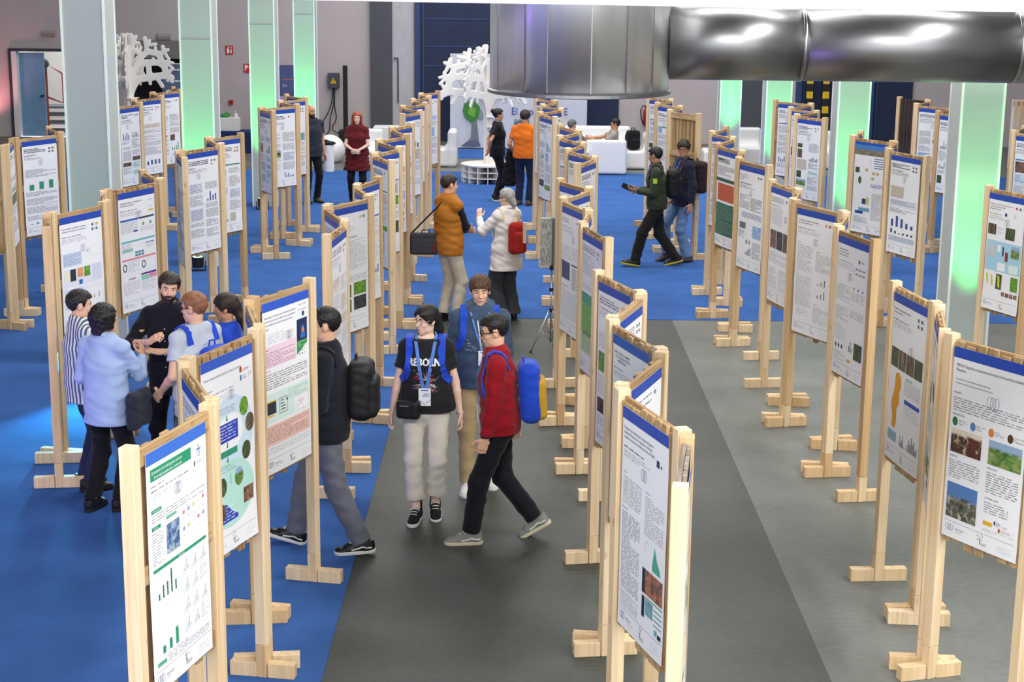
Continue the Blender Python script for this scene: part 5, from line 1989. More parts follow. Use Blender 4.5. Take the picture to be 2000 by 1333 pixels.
# backdrop banner with lettering and printed tree
bn = thing('backdrop_banner', 'wide pale fabric backdrop printed with a green tree and lettering', 'banner', (0, 39.82, 0))
bmesh_ = MB()
nx = 26
for i in range(nx):
    x0, x1 = -1.54 + 3.28 * i / nx, -1.54 + 3.28 * (i + 1) / nx
    y0_, y1_ = 0.012 * math.sin(x0 * 9) + 0.01 * math.sin(x0 * 21), 0.012 * math.sin(x1 * 9) + 0.01 * math.sin(x1 * 21)
    bmesh_.add([(x0, y0_, 0.02), (x1, y1_, 0.02), (x1, y1_, 2.26), (x0, y0_, 2.26), (x0, y0_ + 0.03, 0.02), (x1, y1_ + 0.03, 0.02), (x1, y1_ + 0.03, 2.26), (x0, y0_ + 0.03, 2.26)],
               [(0, 1, 2, 3), (5, 4, 7, 6), (3, 2, 6, 7), (1, 0, 4, 5)])
obj('fabric', bmesh_.mesh('fabric', mat('banner_fabric', S(206, 208, 220), rough=0.85, var=0.03, scale=1.5), fix=False), bn)
pl = []
for q in ([(-1.18, 0.75), (-1.0, 0.6), (-0.86, 0.75), (-0.82, 1.0), (-0.98, 1.18), (-1.2, 1.1), (-1.24, 0.9)], S(66, 132, 60)), ([(-1.12, 0.85), (-0.96, 0.75), (-0.92, 0.95), (-1.05, 1.05)], S(120, 172, 66)), \
        ([(-1.02, 0.62), (-0.9, 0.7), (-0.86, 0.3), (-0.84, 0.06), (-1.2, 0.06), (-1.04, 0.28)], S(120, 124, 130)), ([(-1.28, 0.06), (-0.8, 0.06), (-0.86, 0.2), (-1.1, 0.2)], S(96, 104, 128)), \
        ([(0.0, 0.5), (0.3, 0.45), (0.32, 0.62), (0.2, 0.72), (0.02, 0.66)], S(110, 116, 150)), ([(-0.86, 0.7), (-0.74, 0.72), (-0.72, 0.92), (-0.82, 0.96)], S(140, 152, 150)):
    pl.append(q)
obj_print = inked('printed_tree', pl, bn, -0.035)
inked('lettering', text_polys(-0.06, 0.83, 0.24, 'El espacio', S(48, 72, 160)) + text_polys(1.02, 0.83, 0.24, 'DE', S(48, 72, 160)) + text_polys(0.0, 0.62, 0.22, 'para', S(60, 140, 84)), bn, -0.036)

# signs and fittings on the back wall
def wall_sign(name, label, x0, z0, x1, z1, col, marks, cat='sign', depth=0.015, y=41.5):
    t = thing(name, label, cat, (x0, y, z0))
    simple_box('plate', (0, -depth, 0), (x1 - x0, 0, z1 - z0), mat('sign_' + name + str(round(x0, 2)), col, rough=0.5), t)
    if marks:
        inked('pictogram', [([(x * (x1 - x0), z * (z1 - z0)) for x, z in p_], c_) for p_, c_ in marks], t, -depth - 0.003)
    return t


WH = S(240, 240, 240)
wall_sign('extinguisher_sign', 'square red sign with white extinguisher pictogram on the back wall', -7.18, 2.09, -6.99, 2.31, S(196, 44, 40),
          [([(0.2, 0.15), (0.5, 0.15), (0.5, 0.6), (0.35, 0.75), (0.2, 0.6)], WH), ([(0.32, 0.75), (0.55, 0.82), (0.55, 0.9), (0.3, 0.88)], WH), ([(0.65, 0.15), (0.82, 0.15), (0.82, 0.5), (0.75, 0.65), (0.65, 0.5)], WH), ([(0.66, 0.7), (0.86, 0.72), (0.8, 0.86), (0.7, 0.86)], WH)])
wall_sign('hose_sign', 'square red sign with white hose-reel pictogram on the back wall', -6.74, 1.65, -6.54, 1.87, S(200, 46, 42),
          [([(0.15, 0.2), (0.28, 0.2), (0.28, 0.85), (0.15, 0.85)], WH), ([(0.28, 0.5), (0.5, 0.5), (0.5, 0.85), (0.28, 0.85)], WH), ([(0.55, 0.6), (0.9, 0.6), (0.9, 0.7), (0.55, 0.7)], WH)])
wall_sign('alarm_button', 'small red fire alarm button on the back wall', -7.13, 0.86, -7.02, 0.97, S(176, 40, 44), [([(0.3, 0.3), (0.7, 0.3), (0.7, 0.7), (0.3, 0.7)], S(90, 30, 34))], 'alarm button', 0.04)
for x, z, lb in ((-11.7, 2.48, 'above the doorway'), (-8.86, 2.43, 'above the white tree')):
    t = thing('emergency_light', 'small grey emergency light on the wall ' + lb, 'emergency light', (x, 41.5, z), 0, 'emergency lights on the wall')
    simple_box('housing', (0, -0.07, 0), (0.35, 0, 0.16), mat('emergency_grey', S(170, 164, 160), rough=0.5), t, bevel=0.012)
    simple_box('diffuser', (0.02, -0.08, 0.02), (0.33, -0.07, 0.09), mat('emergency_lens', S(140, 132, 128), rough=0.4), t)
eb = thing('electrical_box', 'dark electrical box with yellow warning triangle and hanging cables', 'electrical box', (-4.64, 41.47, 1.3))
simple_box('enclosure', (0, -0.14, 0), (0.29, 0, 0.37), mat('ebox_grey', S(74, 76, 86), rough=0.5), eb, bevel=0.01)
inked('warning_triangle', [([(0.07, 0.12), (0.22, 0.12), (0.145, 0.26)], S(226, 186, 40)), ([(0.14, 0.14), (0.155, 0.14), (0.15, 0.2), (0.16, 0.2), (0.145, 0.235), (0.132, 0.19), (0.142, 0.19)], S(30, 30, 30))], eb, -0.145)
for k, pts in enumerate(([(0.12, -0.08, 0), (0.1, -0.1, -0.3), (-0.05, -0.12, -0.7), (-0.4, -0.12, -1.15), (-0.7, -0.1, -1.28)], [(0.14, -0.08, 0), (0.14, -0.1, -0.35), (0.05, -0.12, -0.75), (0.0, -0.12, -1.1), (-0.3, -0.1, -1.28)],
                         [(0.17, -0.08, 0), (0.16, -0.1, -0.4), (0.2, -0.1, -0.75), (0.1, -0.12, -1.0), (0.3, -0.15, -1.15), (0.6, -0.2, -1.28)])):
    b = MB()
    P4 = [Vector(p_) for p_ in pts]
    sm = []
    for i in range(len(P4) - 1):
        for q in range(4):
            t_ = q / 4
            a, b_, c_, d_ = P4[max(i - 1, 0)], P4[i], P4[i + 1], P4[min(i + 2, len(P4) - 1)]
            sm.append(0.5 * ((2 * b_) + (c_ - a) * t_ + (2 * a - 5 * b_ + 4 * c_ - d_) * t_ ** 2 + (3 * b_ - a - 3 * c_ + d_) * t_ ** 3))
    sm.append(P4[-1])
    b.tube(sm, 0.014, 6)
    obj('cable', b.mesh('cable', mat('cable_black', S(40, 42, 46), rough=0.5), smooth=True), eb)
pp = thing('black_pole', 'tall black pole standing by the back wall on a square base', 'pole', (-4.17, 41.0, 0))
simple_box('shaft', (-0.055, -0.04, 0.03), (0.055, 0.04, 1.88), M_BLACK, pp)
simple_box('base', (-0.16, -0.2, 0), (0.16, 0.2, 0.3), M_BLACK, pp, bevel=0.01)
ex = thing('fire_extinguisher', 'red fire extinguisher with black hose on the back wall', 'fire extinguisher', (3.29, 41.36, 0.45))
b = MB()
b.lathe([(0.07, 0), (0.08, 0.02), (0.08, 0.36), (0.05, 0.42), (0.025, 0.44), (0.025, 0.47)], n=20)
obj('cylinder', b.mesh('cylinder', mat('extinguisher_red', S(150, 34, 32), rough=0.35), smooth=True), ex)
b = MB()
b.tube([(0, -0.02, 0.48), (-0.1, -0.05, 0.5), (-0.15, -0.05, 0.38), (-0.13, -0.06, 0.2), (-0.08, -0.07, 0.05)], 0.014, 8)
b.box((-0.05, -0.02, 0.46), (0.05, 0.02, 0.5))
obj('hose', b.mesh('hose', M_BLACK, smooth=True), ex)
simple_box('wall_bracket', (-0.04, 0.05, 0.18), (0.04, 0.145, 0.3), M_BLACK, ex)
b = MB()
b.tube([(0, 0, 0), (0, 0, 1.05), (0.0, -0.02, 1.1), (-0.1, -0.02, 1.1)], 0.018, 8)
tag(obj('wall_pipe', b.mesh('wall_pipe', mat('pipe_grey', S(72, 80, 84), rough=0.5)), None, (-2.9, 41.43, 0.95)), 'thin grey pipe running down the pale pilaster', 'pipe')
sc = thing('roll_up_banner', 'slate blue roll-up banner with pale lettering in the dark recess', 'banner', (-8.72, 41.2, 0))
simple_box('sheet', (0, 0, 0.03), (0.85, 0.012, 1.86), mat('banner_slate', S(98, 110, 148), rough=0.6), sc)
simple_box('foot_bar', (0.0, -0.1, 0), (0.85, 0.1, 0.03), M_BLACK, sc)
simple_box('top_bar', (0.0, -0.01, 1.86), (0.85, 0.022, 1.88), M_WHITE, sc)
inked('lettering', [RC(0.1 + 0.09 * k, 1.7, 0.17 + 0.09 * k, 1.74, WH) for k in range(7)] + [RC(0.1 + 0.11 * k, 1.42, 0.19 + 0.11 * k, 1.47, WH) for k in range(5)] + [([(0.16 + 0.09 * math.cos(a / 8 * 6.283), 1.15 + 0.09 * math.sin(a / 8 * 6.283)) for a in range(8)], WH)], sc, -0.004)
sb = thing('exhibition_panel', 'slate blue exhibition panel with orange and white lettering', 'panel', (-5.85, 40.9, 0))
simple_box('board', (0, 0, 0), (0.55, 0.03, 1.88), mat('panel_slate', S(84, 92, 140), rough=0.6), sb)
inked('lettering', [RC(0.16 + 0.07 * k, 1.52, 0.21 + 0.07 * k, 1.545, S(220, 120, 90)) for k in range(4)] + text_polys(0.16, 1.36, 0.11, 'La', WH), sb, -0.004)
sb = thing('leaflet_panel', 'violet-lit leaflet panel in front of the slate exhibition panel', 'panel', (-5.72, 39.6, 0))
simple_box('board', (0, 0, 0), (0.62, 0.03, 1.22), mat('panel_violet', S(190, 168, 232), rough=0.6), sb)
inked('lettering', [RC(0.12, 1.05, 0.45, 1.08, S(110, 80, 180)), RC(0.1, 0.9, 0.5, 1.0, S(236, 236, 244)), RC(0.42, 0.92, 0.52, 1.0, S(40, 40, 60))], sb, -0.004)
# hazard posts
for x, lb in ((7.22, 'left'), (7.62, 'right')):
    t = thing('hazard_post', 'black and yellow hazard post by the navy door, %s of two' % lb, 'post', (x, 41.2, 0), 0, 'hazard posts')
    simple_box('post_body', (0, 0, 0), (0.16, 0.12, 2.6), mat('hazard_black', S(30, 30, 34), rough=0.5), t)
    for k in range(7):
        simple_box('yellow_tile', (0.0, -0.006, 0.1 + 0.36 * k), (0.16, 0.0, 0.27 + 0.36 * k), mat('hazard_yellow', S(228, 190, 40), rough=0.5), t)

# pallet screen at the far right
ps = thing('pallet_screen', 'upright pallet screen of spaced slats on a white base, far right', 'screen', (10.0, 33.3, 0.006))
simple_box('base', (0, 0.0, 0), (1.6, 0.08, 0.41), M_WHITE, ps)
simple_box('backing', (0, 0.12, 0.41), (1.6, 0.14, 1.78), M_WHITE, ps)
b_sl = zbox('slat', 0.062, 0.02, 0.0, 1.36, M_PINE)
for k in range(14):
    obj('slat', b_sl, ps, (0.05 + 0.115 * k, 0.02, 0.41))
for z in (0.46, 1.08, 1.72):
    o = obj('rail', ME_RAIL['p'], ps, (0.8, 0.045, z), (0, R(90), 0))
    o.scale = (1, 1, 1.6)

# tripod with bark panel
tr = thing('tripod', 'slim silver tripod with black joints holding a bark-textured panel', 'tripod', (0.44, 18.42, 0))
M_ALU = mat('tripod_aluminium', S(186, 188, 196), rough=0.3, metal=0.8, var=0.03)
for a in (200, 320, 80):
    b = MB()
    b.tube([(0.02 * math.cos(R(a)), 0.02 * math.sin(R(a)), 0.48), (0.24 * math.cos(R(a)), 0.24 * math.sin(R(a)), 0.012)], 0.008, 8)
    b.tube([(0.0, 0.0, 0.12), (0.12 * math.cos(R(a)), 0.12 * math.sin(R(a)), 0.25)], 0.005, 6)
    lg = obj('leg', b.mesh('leg', M_ALU, smooth=True), tr)
    b = MB()
    b.ell((0.24 * math.cos(R(a)), 0.24 * math.sin(R(a)), 0.012), (0.018, 0.018, 0.012))
    obj('rubber_foot', b.mesh('rubber_foot', M_BLACK, smooth=True), lg)
b = MB()
b.tube([(0, 0, 0.1), (0, 0, 1.0)], 0.012, 10)
obj('column', b.mesh('column', M_ALU, smooth=True), tr)
for z in (0.48, 0.72, 0.97):
    b = MB()
    b.lathe([(0.022, z - 0.02), (0.024, z), (0.022, z + 0.02)], n=12)
    obj('joint', b.mesh('joint', M_BLACK), tr)
bark = mat('bark_print', S(150, 152, 146), rough=0.8, var=0.75, scale=9, stretch=(14, 14, 2.2), bump=0.8, bscale=12)
b = MB()
b.box((-0.13, -0.05, 0), (-0.01, 0.05, 0.54))
bp_ = obj('bark_panel', b.mesh('bark_panel', bark, bevel=0.004), tr, (0, 0, 1.0))
simple_box('dark_cover', (-0.008, -0.05, 1.0), (0.06, 0.05, 1.54), mat('cover_grey', S(84, 86, 88), rough=0.5), tr)
simple_box('metal_edge', (-0.012, -0.056, 1.02), (-0.004, -0.05, 1.53), M_ALU, tr)

# ------------------------------------------------------------------ people
def rx(a):
    c_, s_ = math.cos(a), math.sin(a)
    return np.array([[1, 0, 0], [0, c_, -s_], [0, s_, c_]])


def ry_(a):
    c_, s_ = math.cos(a), math.sin(a)
    return np.array([[c_, 0, s_], [0, 1, 0], [-s_, 0, c_]])


def rz_(a):
    c_, s_ = math.cos(a), math.sin(a)
    return np.array([[c_, -s_, 0], [s_, c_, 0], [0, 0, 1]])


def ik(a, b, l1, l2, pole):
    a, b = np.asarray(a, float), np.asarray(b, float)
    d = b - a
    L = np.linalg.norm(d)
    u = d / L
    if L > (l1 + l2) * 0.998:
        L = (l1 + l2) * 0.998
        b = a + u * L
    x = (l1 * l1 - l2 * l2 + L * L) / (2 * L)
    h = math.sqrt(max(l1 * l1 - x * x, 0))
    p = np.asarray(pole, float)
    p = nz(p - u * (p @ u))
    return a + u * x + p * h, b


M_EYEW = mat('eye_white', S(232, 230, 226), rough=0.25, var=0.01)
M_IRIS = mat('eye_iris', S(50, 34, 24), rough=0.2, var=0.05)


def skin(name, rgb):
    return mat('skin_' + name, S(*rgb), rough=0.55, var=0.06, scale=18, spec=0.3, bump=0.08, bscale=120)


SK_L = skin('light', (226, 178, 150))
SK_P = skin('pale', (234, 196, 174))
SK_M = skin('tan', (202, 150, 120))
SK_D = skin('olive', (184, 134, 104))


def hairm(name, rgb):
    return mat('hair_' + name, S(*rgb), rough=0.5, var=0.4, scale=60, bump=0.8, bscale=150, spec=0.4, stretch=(1, 1, 0.3), bdist=0.004)


H_BLACK = hairm('black', (26, 22, 22))
H_DARK = hairm('dark_brown', (46, 34, 28))
H_BROWN = hairm('brown', (84, 58, 42))
H_GING = hairm('auburn', (140, 92, 62))
H_RED = hairm('copper', (158, 74, 42))
H_GREY = hairm('silver', (160, 158, 154))
H_GREYD = hairm('grey', (104, 100, 98))


# shoes, one mesh per style, shared
def _shoe(style):
    hi = style == 'high'
    f = Field((-0.08, -0.12, -0.01), (0.08, 0.24, 0.19), 0.006)
    f.ecap((0, -0.045, 0.045), (0, 0.09, 0.038), (0.038, 0.045), (0.045, 0.036), (1, 0, 0), k=0)
    f.ell((0, 0.135, 0.03), (0.045, 0.06, 0.032), k=0.02)
    f.ecap((0, -0.03, 0.05), (0, -0.035, 0.15 if hi else 0.1), (0.042, 0.05), (0.043, 0.05), (1, 0, 0), k=0.03)
    f.cap((0, 0.02, 0.08), (0, 0.09, 0.06), 0.03, 0.026, k=0.03)
    f.cut((0, 0, 0.155 if hi else 0.1), (0, 0, 1), 0.3)
    f.cut((0, 0, 0.01), (0, 0, -1), 0.3)
    up = f.mesh('shoe', [])
    f = Field((-0.08, -0.12, -0.01), (0.08, 0.24, 0.1), 0.006)
    f.ecap((0, -0.045, 0.02), (0, 0.09, 0.02), (0.044, 0.06), (0.05, 0.06), (1, 0, 0), k=0, endr=0.05)
    f.ell((0, 0.135, 0.02), (0.05, 0.066, 0.08), k=0.02)
    f.cut((0, 0, 0.03), (0, 0, 1), 0.3)
    f.cut((0, 0, 0.0), (0, 0, -1), 0.3)
    so = f.mesh('sole', [])
    b = MB()
    for k in range(5 if hi else 4):
        y = 0.105 - 0.022 * k
        z = 0.076 + 0.015 * k + (0.006 if hi else 0)
        b.tube([(-0.026, y - 0.005, z - 0.004), (0, y, z + 0.004), (0.026, y - 0.005, z - 0.004)], 0.0045, 5)
    for s in (-1, 1):
        b.tube([(0, 0.02, 0.108), (s * 0.03, 0.035, 0.112), (s * 0.034, 0.05, 0.094)], 0.004, 5)
    la = b.mesh('laces', [], smooth=True)
    b = MB()
    for s in (-1, 1):
        b.ribbon([(s * 0.0475, 0.075, 0.043), (s * 0.0475, 0.03, 0.05), (s * 0.0455, 0.0, 0.06), (s * 0.0445, -0.035, 0.052), (s * 0.043, -0.07, 0.05)], [(s, 0, 0.1)] * 5, 0.011, 0.003)
    return up, so, la, b.mesh('side_stripe', [])


SHOES = {'low': _shoe('low'), 'high': _shoe('high')}


def shoe_obj(parent, style, M, m_up, m_sole, m_lace=None):
    up, so, la, sp = SHOES[style]
    for me in (up, so, la, sp):
        if not me.materials:
            me.materials.append(None)
    a = obj('shoe', up, parent, M=M)
    a.material_slots[0].link = 'OBJECT'
    a.material_slots[0].material = m_up
    b = obj('sole', so, a)
    b.material_slots[0].link = 'OBJECT'
    b.material_slots[0].material = m_sole
    if m_lace:
        c_ = obj('laces', la, a)
        c_.material_slots[0].link = 'OBJECT'
        c_.material_slots[0].material = m_lace
        if style == 'low':
            c_ = obj('side_stripe', sp, a)
            c_.material_slots[0].link = 'OBJECT'
            c_.material_slots[0].material = m_lace
    return a


class Person:
    def __init__(s, label, pos, heading, Ht=1.75, fem=False, vox=0.008, skin_=SK_L, lfoot=(-0.1, 0.0), rfoot=(0.1, 0.0), lfp=0, rfp=0, lfy=6, rfy=-6,
                 lean=0, side=0, pz=None, twist=0, lhand=None, rhand=None, lel=(-0.5, -1, -0.2), rel=(0.5, -1, -0.2), lh=None, rh=None, hy=0, hp=0, hr=0,
                 build=1.0, curl=0.45, z0=0.0):
        s.vox, s.skin, s.fem, s.build = vox, skin_, fem, build
        k = s.k = Ht / 1.75
        s.root = thing('person', label, 'person', (pos[0], pos[1], z0), R(heading - 90), 'visitors at the poster hall')
        th, sh = 0.445 * k, 0.425 * k
        ank = 0.082
        s.feet = {}
        A = {}
        for nm, ft, fp, fy in (('l', lfoot, lfp, lfy), ('r', rfoot, rfp, rfy)):
            p = R(fp)
            az = ank * math.cos(p) + (0.13 * math.sin(p) if p > 0 else 0.05 * math.sin(-p)) + (ft[2] if len(ft) > 2 else 0)
            A[nm] = np.array([ft[0], ft[1], az])
            s.feet[nm] = (A[nm], p, R(fy))
        hw = (0.098 if fem else 0.092) * k
        if pz is None:
            pz = 0.945 * k
            for nm, sg in (('l', -1), ('r', 1)):
                h2 = (A[nm][0] - sg * hw) ** 2 + A[nm][1] ** 2
                pz = min(pz, math.sqrt(max((0.994 * (th + sh)) ** 2 - h2, 0.01)) + A[nm][2] + 0.02)
        P = s.P = np.array([0, 0, pz])
        s.hip, s.knee, s.ank = {}, {}, {}
        for nm, sg in (('l', -1), ('r', 1)):
            hpnt = P + np.array([sg * hw, 0, -0.02])
            kn, an = ik(hpnt, A[nm], th, sh, (math.sin(-s.feet[nm][2]), math.cos(s.feet[nm][2]), 0.05))
            s.hip[nm], s.knee[nm], s.ank[nm] = hpnt, kn, an
            s.feet[nm] = (an, s.feet[nm][1], s.feet[nm][2])
        u = s.u = rx(-R(lean)) @ ry_(R(side)) @ np.array([0, 0, 1.0])
        s.X = rz_(R(twist)) @ np.array([1.0, 0, 0])
        s.F = nz(np.cross(u, s.X))
        s.waist, s.chest, s.neck = P + u * 0.13 * k, P + u * 0.34 * k, P + u * 0.545 * k
        sw = (0.150 if fem else 0.174) * k * build ** 0.5
        ua, fa = 0.295 * k, 0.255 * k
        s.sh, s.el, s.wr, s.hd = {}, {}, {}, {}
        for nm, sg, tg, pol, hh in (('l', -1, lhand, lel, lh), ('r', 1, rhand, rel, rh)):
            sp = s.neck - u * 0.078 * k + s.X * sg * sw
            if tg is None:
                tg = sp + np.array([sg * 0.06, 0.05, -0.54 * k])
                pol = (sg * 0.3, -1, 0)
            el, wr = ik(sp, tg, ua, fa, pol)
            s.sh[nm], s.el[nm], s.wr[nm] = sp, el, wr
            d = nz(wr - el)
            if hh is None:
                hd, hn, cu = nz(d + np.array([0, 0.12, -0.1])), np.array([-sg * 1.0, 0.1, 0]), curl
            else:
                hd, hn, cu = nz(hh[0]), np.asarray(hh[1], float), hh[2]
            hn = nz(hn - hd * (hn @ hd))
            s.hd[nm] = (hd, hn, cu)
        s.C = s.neck + u * 0.098 * k + s.F * 0.012 + np.array([0, 0, 0.045 * k])
        yaw, pit = R(hy + twist), R(hp + lean * 0.4)
        s.Mh = rz_(yaw) @ rx(-pit) @ ry_(R(hr))
        s.hs = 0.98 * k ** 0.5 * (0.96 if fem else 1.0)
        s._body()

    def H(s, x, y, z):
        return s.C + s.Mh @ (np.array([x, y, z]) * s.hs)

    def _box(s, pts, pad):
        a = np.array(pts)
        return a.min(0) - pad, a.max(0) + pad

    def _torso(s, f, t, tt=1.0):
        """torso rings thickened by t"""
        k, b = s.k, s.build
        if s.fem:
            R_ = [(0.172, 0.118), (0.168, 0.115), (0.13, 0.098), (0.148, 0.112), (0.12, 0.08)]
        else:
            R_ = [(0.158, 0.112), (0.155, 0.112), (0.146, 0.108), (0.164, 0.12), (0.115, 0.082)]
        R_ = [((a * k * b + t) * tt, (c_ * k * b + t) * tt) for a, c_ in R_]
        P, u, X = s.P, s.u, s.X
        pts = [P - np.array([0, 0, 0.05 * k]), P + u * 0.03 * k, s.waist, s.chest, s.neck - u * 0.045 * k]
        px = [np.array([1.0, 0, 0]), np.array([1.0, 0, 0]), nz(np.array([1.0, 0, 0]) + X), X, X]
        for i in range(4):
            f.ecap(pts[i], pts[i + 1], R_[i], R_[i + 1], px[i + 1], k=0.03)
        if s.fem:
            for sg in (-1, 1):
                f.ell(s.chest + X * sg * 0.065 * k + s.F * (0.075 * k * b) - u * 0.02, (0.062 * k + t, 0.06 * k + t, 0.06 * k + t), k=0.04)
        for nm in 'lr':
            f.cap(s.neck - u * 0.045 * k, s.sh[nm], 0.044 * k + t * 0.8, 0.051 * k + t * 0.8, k=0.045)

    def _hand(s, f, nm):
        k = s.k * (0.93 if s.fem else 1.0)
        d, n, cu = s.hd[nm]
        w_ = s.wr[nm]
        th = np.cross(d, n) * (1 if nm == 'r' else -1)
        f.ecap(w_ - d * 0.01, w_ + d * 0.03 * k, (0.026 * k, 0.02 * k), (0.036 * k, 0.017 * k), th, k=0.015)
        f.ecap(w_ + d * 0.03 * k, w_ + d * 0.082 * k, (0.037 * k, 0.017 * k), (0.041 * k, 0.0145 * k), th, k=0.012)
        for i, (off, ln) in enumerate(((0.031, 0.072), (0.0105, 0.080), (-0.0105, 0.074), (-0.0305, 0.058))):
            p = w_ + (d * 0.086 + th * off) * k
            c_ = cu * (1 + 0.12 * i)
            a = 0.25 * c_
            for q, fr in enumerate((0.45, 0.3, 0.25)):
                dd = nz(d * math.cos(a) + n * math.sin(a) + th * off * 1.2 * (1 - 0.6 * c_))
                e = p + dd * ln * fr * k
                f.cap(p, e, (0.0092 - 0.0008 * q) * k, (0.0086 - 0.0008 * q) * k, k=0.004)
                p = e
                a += 1.15 * c_
        p = w_ + (d * 0.028 + th * 0.03) * k
        for q, (dd, ln, r_) in enumerate(((d * 0.55 + th * 0.8 + n * 0.35, 0.036, 0.0125), (d * 0.8 + th * 0.35 + n * 0.3, 0.034, 0.0105), (d * 0.9 + th * 0.05 + n * 0.3, 0.026, 0.009))):
            e = p + nz(dd) * ln * k
            f.cap(p, e, r_ * k, (r_ - 0.001) * k, k=0.008)
            p = e

    def _headsdf(s, f):
        h = s.hs
        M = s.Mh
        E = lambda c_, r_, k, op='add': f.ell(s.H(*c_), tuple(q * h for q in r_), M, k, op)
        E((0, -0.012, 0.03), (0.077, 0.098, 0.088), 0)
        E((0, 0.024, -0.045), (0.053 if not s.fem else 0.05, 0.068, 0.075), 0.025)
        E((0, 0.062, -0.096), (0.024, 0.022, 0.02), 0.02)
        for sg in (-1, 1):
            E((sg * 0.036, 0.056, -0.024), (0.022, 0.022, 0.02), 0.02)
            E((sg * 0.038, 0.006, -0.07), (0.013, 0.034, 0.026), 0.025)
            E((sg * 0.079, -0.006, -0.006), (0.009, 0.022, 0.032), 0.006)
        f.cap(s.H(-0.036, 0.074, 0.026), s.H(0.036, 0.074, 0.026), 0.011 * h, k=0.014)
        for sg in (-1, 1):
            E((sg * 0.031, 0.094, 0.004), (0.016, 0.014, 0.010), 0.008, 'sub')
        f.cap(s.H(0, 0.083, 0.016), s.H(0, 0.104, -0.026), 0.0075 * h, 0.0125 * h, k=0.01)
        for sg in (-1, 1):
            E((sg * 0.012, 0.092, -0.031), (0.009, 0.011, 0.008), 0.006)
        f.cap(s.H(-0.018, 0.085, -0.056), s.H(0.018, 0.085, -0.056), 0.0075 * h, k=0.006)
        f.cap(s.H(-0.014, 0.085, -0.066), s.H(0.014, 0.085, -0.066), 0.008 * h, k=0.006)
        nr = (0.04 if s.fem else 0.048) * s.k
        f.cap(s.H(0, -0.024, -0.06), s.neck - s.u * 0.03, nr * 0.98, nr * 1.1, k=0.018)

    def _body(s):
        k = s.k
        pts = [s.C, s.P] + [d[n] for d in (s.hip, s.knee, s.ank, s.sh, s.el, s.wr) for n in 'lr']
        pts += [s.wr[n] + s.hd[n][0] * 0.2 for n in 'lr']
        lo, hi = s._box(pts, 0.17)
        f = s.fb = Field(lo, hi, s.vox)
        s._torso(f, -0.012)
        for nm in 'lr':
            f.cap(s.hip[nm], s.knee[nm], 0.072 * k, 0.048 * k, k=0.03)
            f.cap(s.knee[nm], s.knee[nm] * 0.6 + s.ank[nm] * 0.4, 0.046 * k, 0.046 * k, k=0.02)
            f.cap(s.knee[nm] * 0.6 + s.ank[nm] * 0.4, s.ank[nm], 0.046 * k, 0.034 * k, k=0.02)
            b_ = (0.88 if s.fem else 1.0)
            f.cap(s.sh[nm], s.el[nm], 0.045 * k * b_, 0.038 * k * b_, k=0.025)
            m_ = s.el[nm] * 0.7 + s.wr[nm] * 0.3
            f.cap(s.el[nm], m_, 0.037 * k * b_, 0.037 * k * b_, k=0.01)
            f.cap(m_, s.wr[nm], 0.037 * k * b_, 0.024 * k * b_, k=0.01)
            s._hand(f, nm)
        s._headsdf(f)
        me = f.mesh('body', s.skin)
        s.body = obj('body', me, s.root)

    # ---- clothing
    def top(s, m, sleeve='long', t=0.016, hem=0.12, st=0.014, wob=0.002, collar=0.02, hood=False, flare=0.0, name='shirt', ph=0.0, fold=False):
        k, u = s.k, s.u
        hemp = s.P - u * hem
        pts = [s.neck, hemp, s.P] + [s.sh[n] for n in 'lr']
        if sleeve != 'none':
            pts += [s.el[n] for n in 'lr']
        if sleeve == 'long':
            pts += [s.wr[n] for n in 'lr']
        lo, hi = s._box(pts, 0.24)
        f = Field(lo, hi, s.vox)
        s._torso(f, t)
        base = (0.18 if s.fem else 0.17) * k * s.build + t + flare
        f.ecap(s.P + u * 0.03, hemp - u * 0.05, (base - flare * 0.6, 0.12 * k * s.build + t + flare * 0.4), (base + 0.008, 0.125 * k * s.build + t + flare), (1, 0, 0), k=0.03)
        f.ecap(s.chest - u * 0.03, s.P + u * 0.02, ((0.146 if s.fem else 0.162) * k * s.build + t, 0.115 * k * s.build + t), (base - flare, 0.118 * k * s.build + t), s.X, k=0.03)
        if sleeve != 'none':
            f2 = Field(lo, hi, s.vox)
            b_ = (0.9 if s.fem else 1.0)
            for nm in 'lr':
                au, ad = s.el[nm] - s.sh[nm], s.wr[nm] - s.el[nm]
                if sleeve == 'short':
                    e = s.sh[nm] + au * 0.6
                    f2.cap(s.sh[nm], e, 0.052 * k * b_ + st, 0.05 * k * b_ + st, k=0.0)
                    f2.cut(e, au, 0.12)
                    continue
                f2.cap(s.sh[nm], s.el[nm], 0.052 * k * b_ + st, 0.042 * k * b_ + st, k=0.0)
                e = s.el[nm] + nz(ad) * 0.09 if sleeve == 'elbow' else s.wr[nm] - nz(ad) * 0.012
                f2.cap(s.el[nm], e, 0.042 * k * b_ + st, (0.04 if sleeve == 'elbow' else 0.03) * k * b_ + st * 0.85, k=0.015)
                f2.cut(e, ad, 0.1)
            kk = 0.025
            hq = np.clip(0.5 + 0.5 * (f.a - f2.a) / kk, 0, 1)
            f.a = (f.a + (f2.a - f.a) * hq - kk * hq * (1 - hq)).astype(np.float32)
        f.cap(s.neck - u * 0.05, s.neck + u * collar, 0.068 * k, 0.066 * k, k=0.03)
        if hood:
            f.ell(s.neck - s.F * 0.09 + u * 0.0, (0.12, 0.065, 0.08), k=0.03)
            for sg in (-1, 1):
                f.cap(s.neck - s.F * 0.06 + s.X * sg * 0.092 + u * 0.02, s.neck + s.F * 0.1 + s.X * sg * 0.055 - u * 0.06, 0.036, 0.022, k=0.015)
        if wob:
            f.wob(wob, 22, ph)
        f.cut(hemp, -u, 0.34)
        if not hood:
            f.cut(s.neck + u * (collar + 0.012), u + s.F * 0.12, 0.13)
        s.ft = f
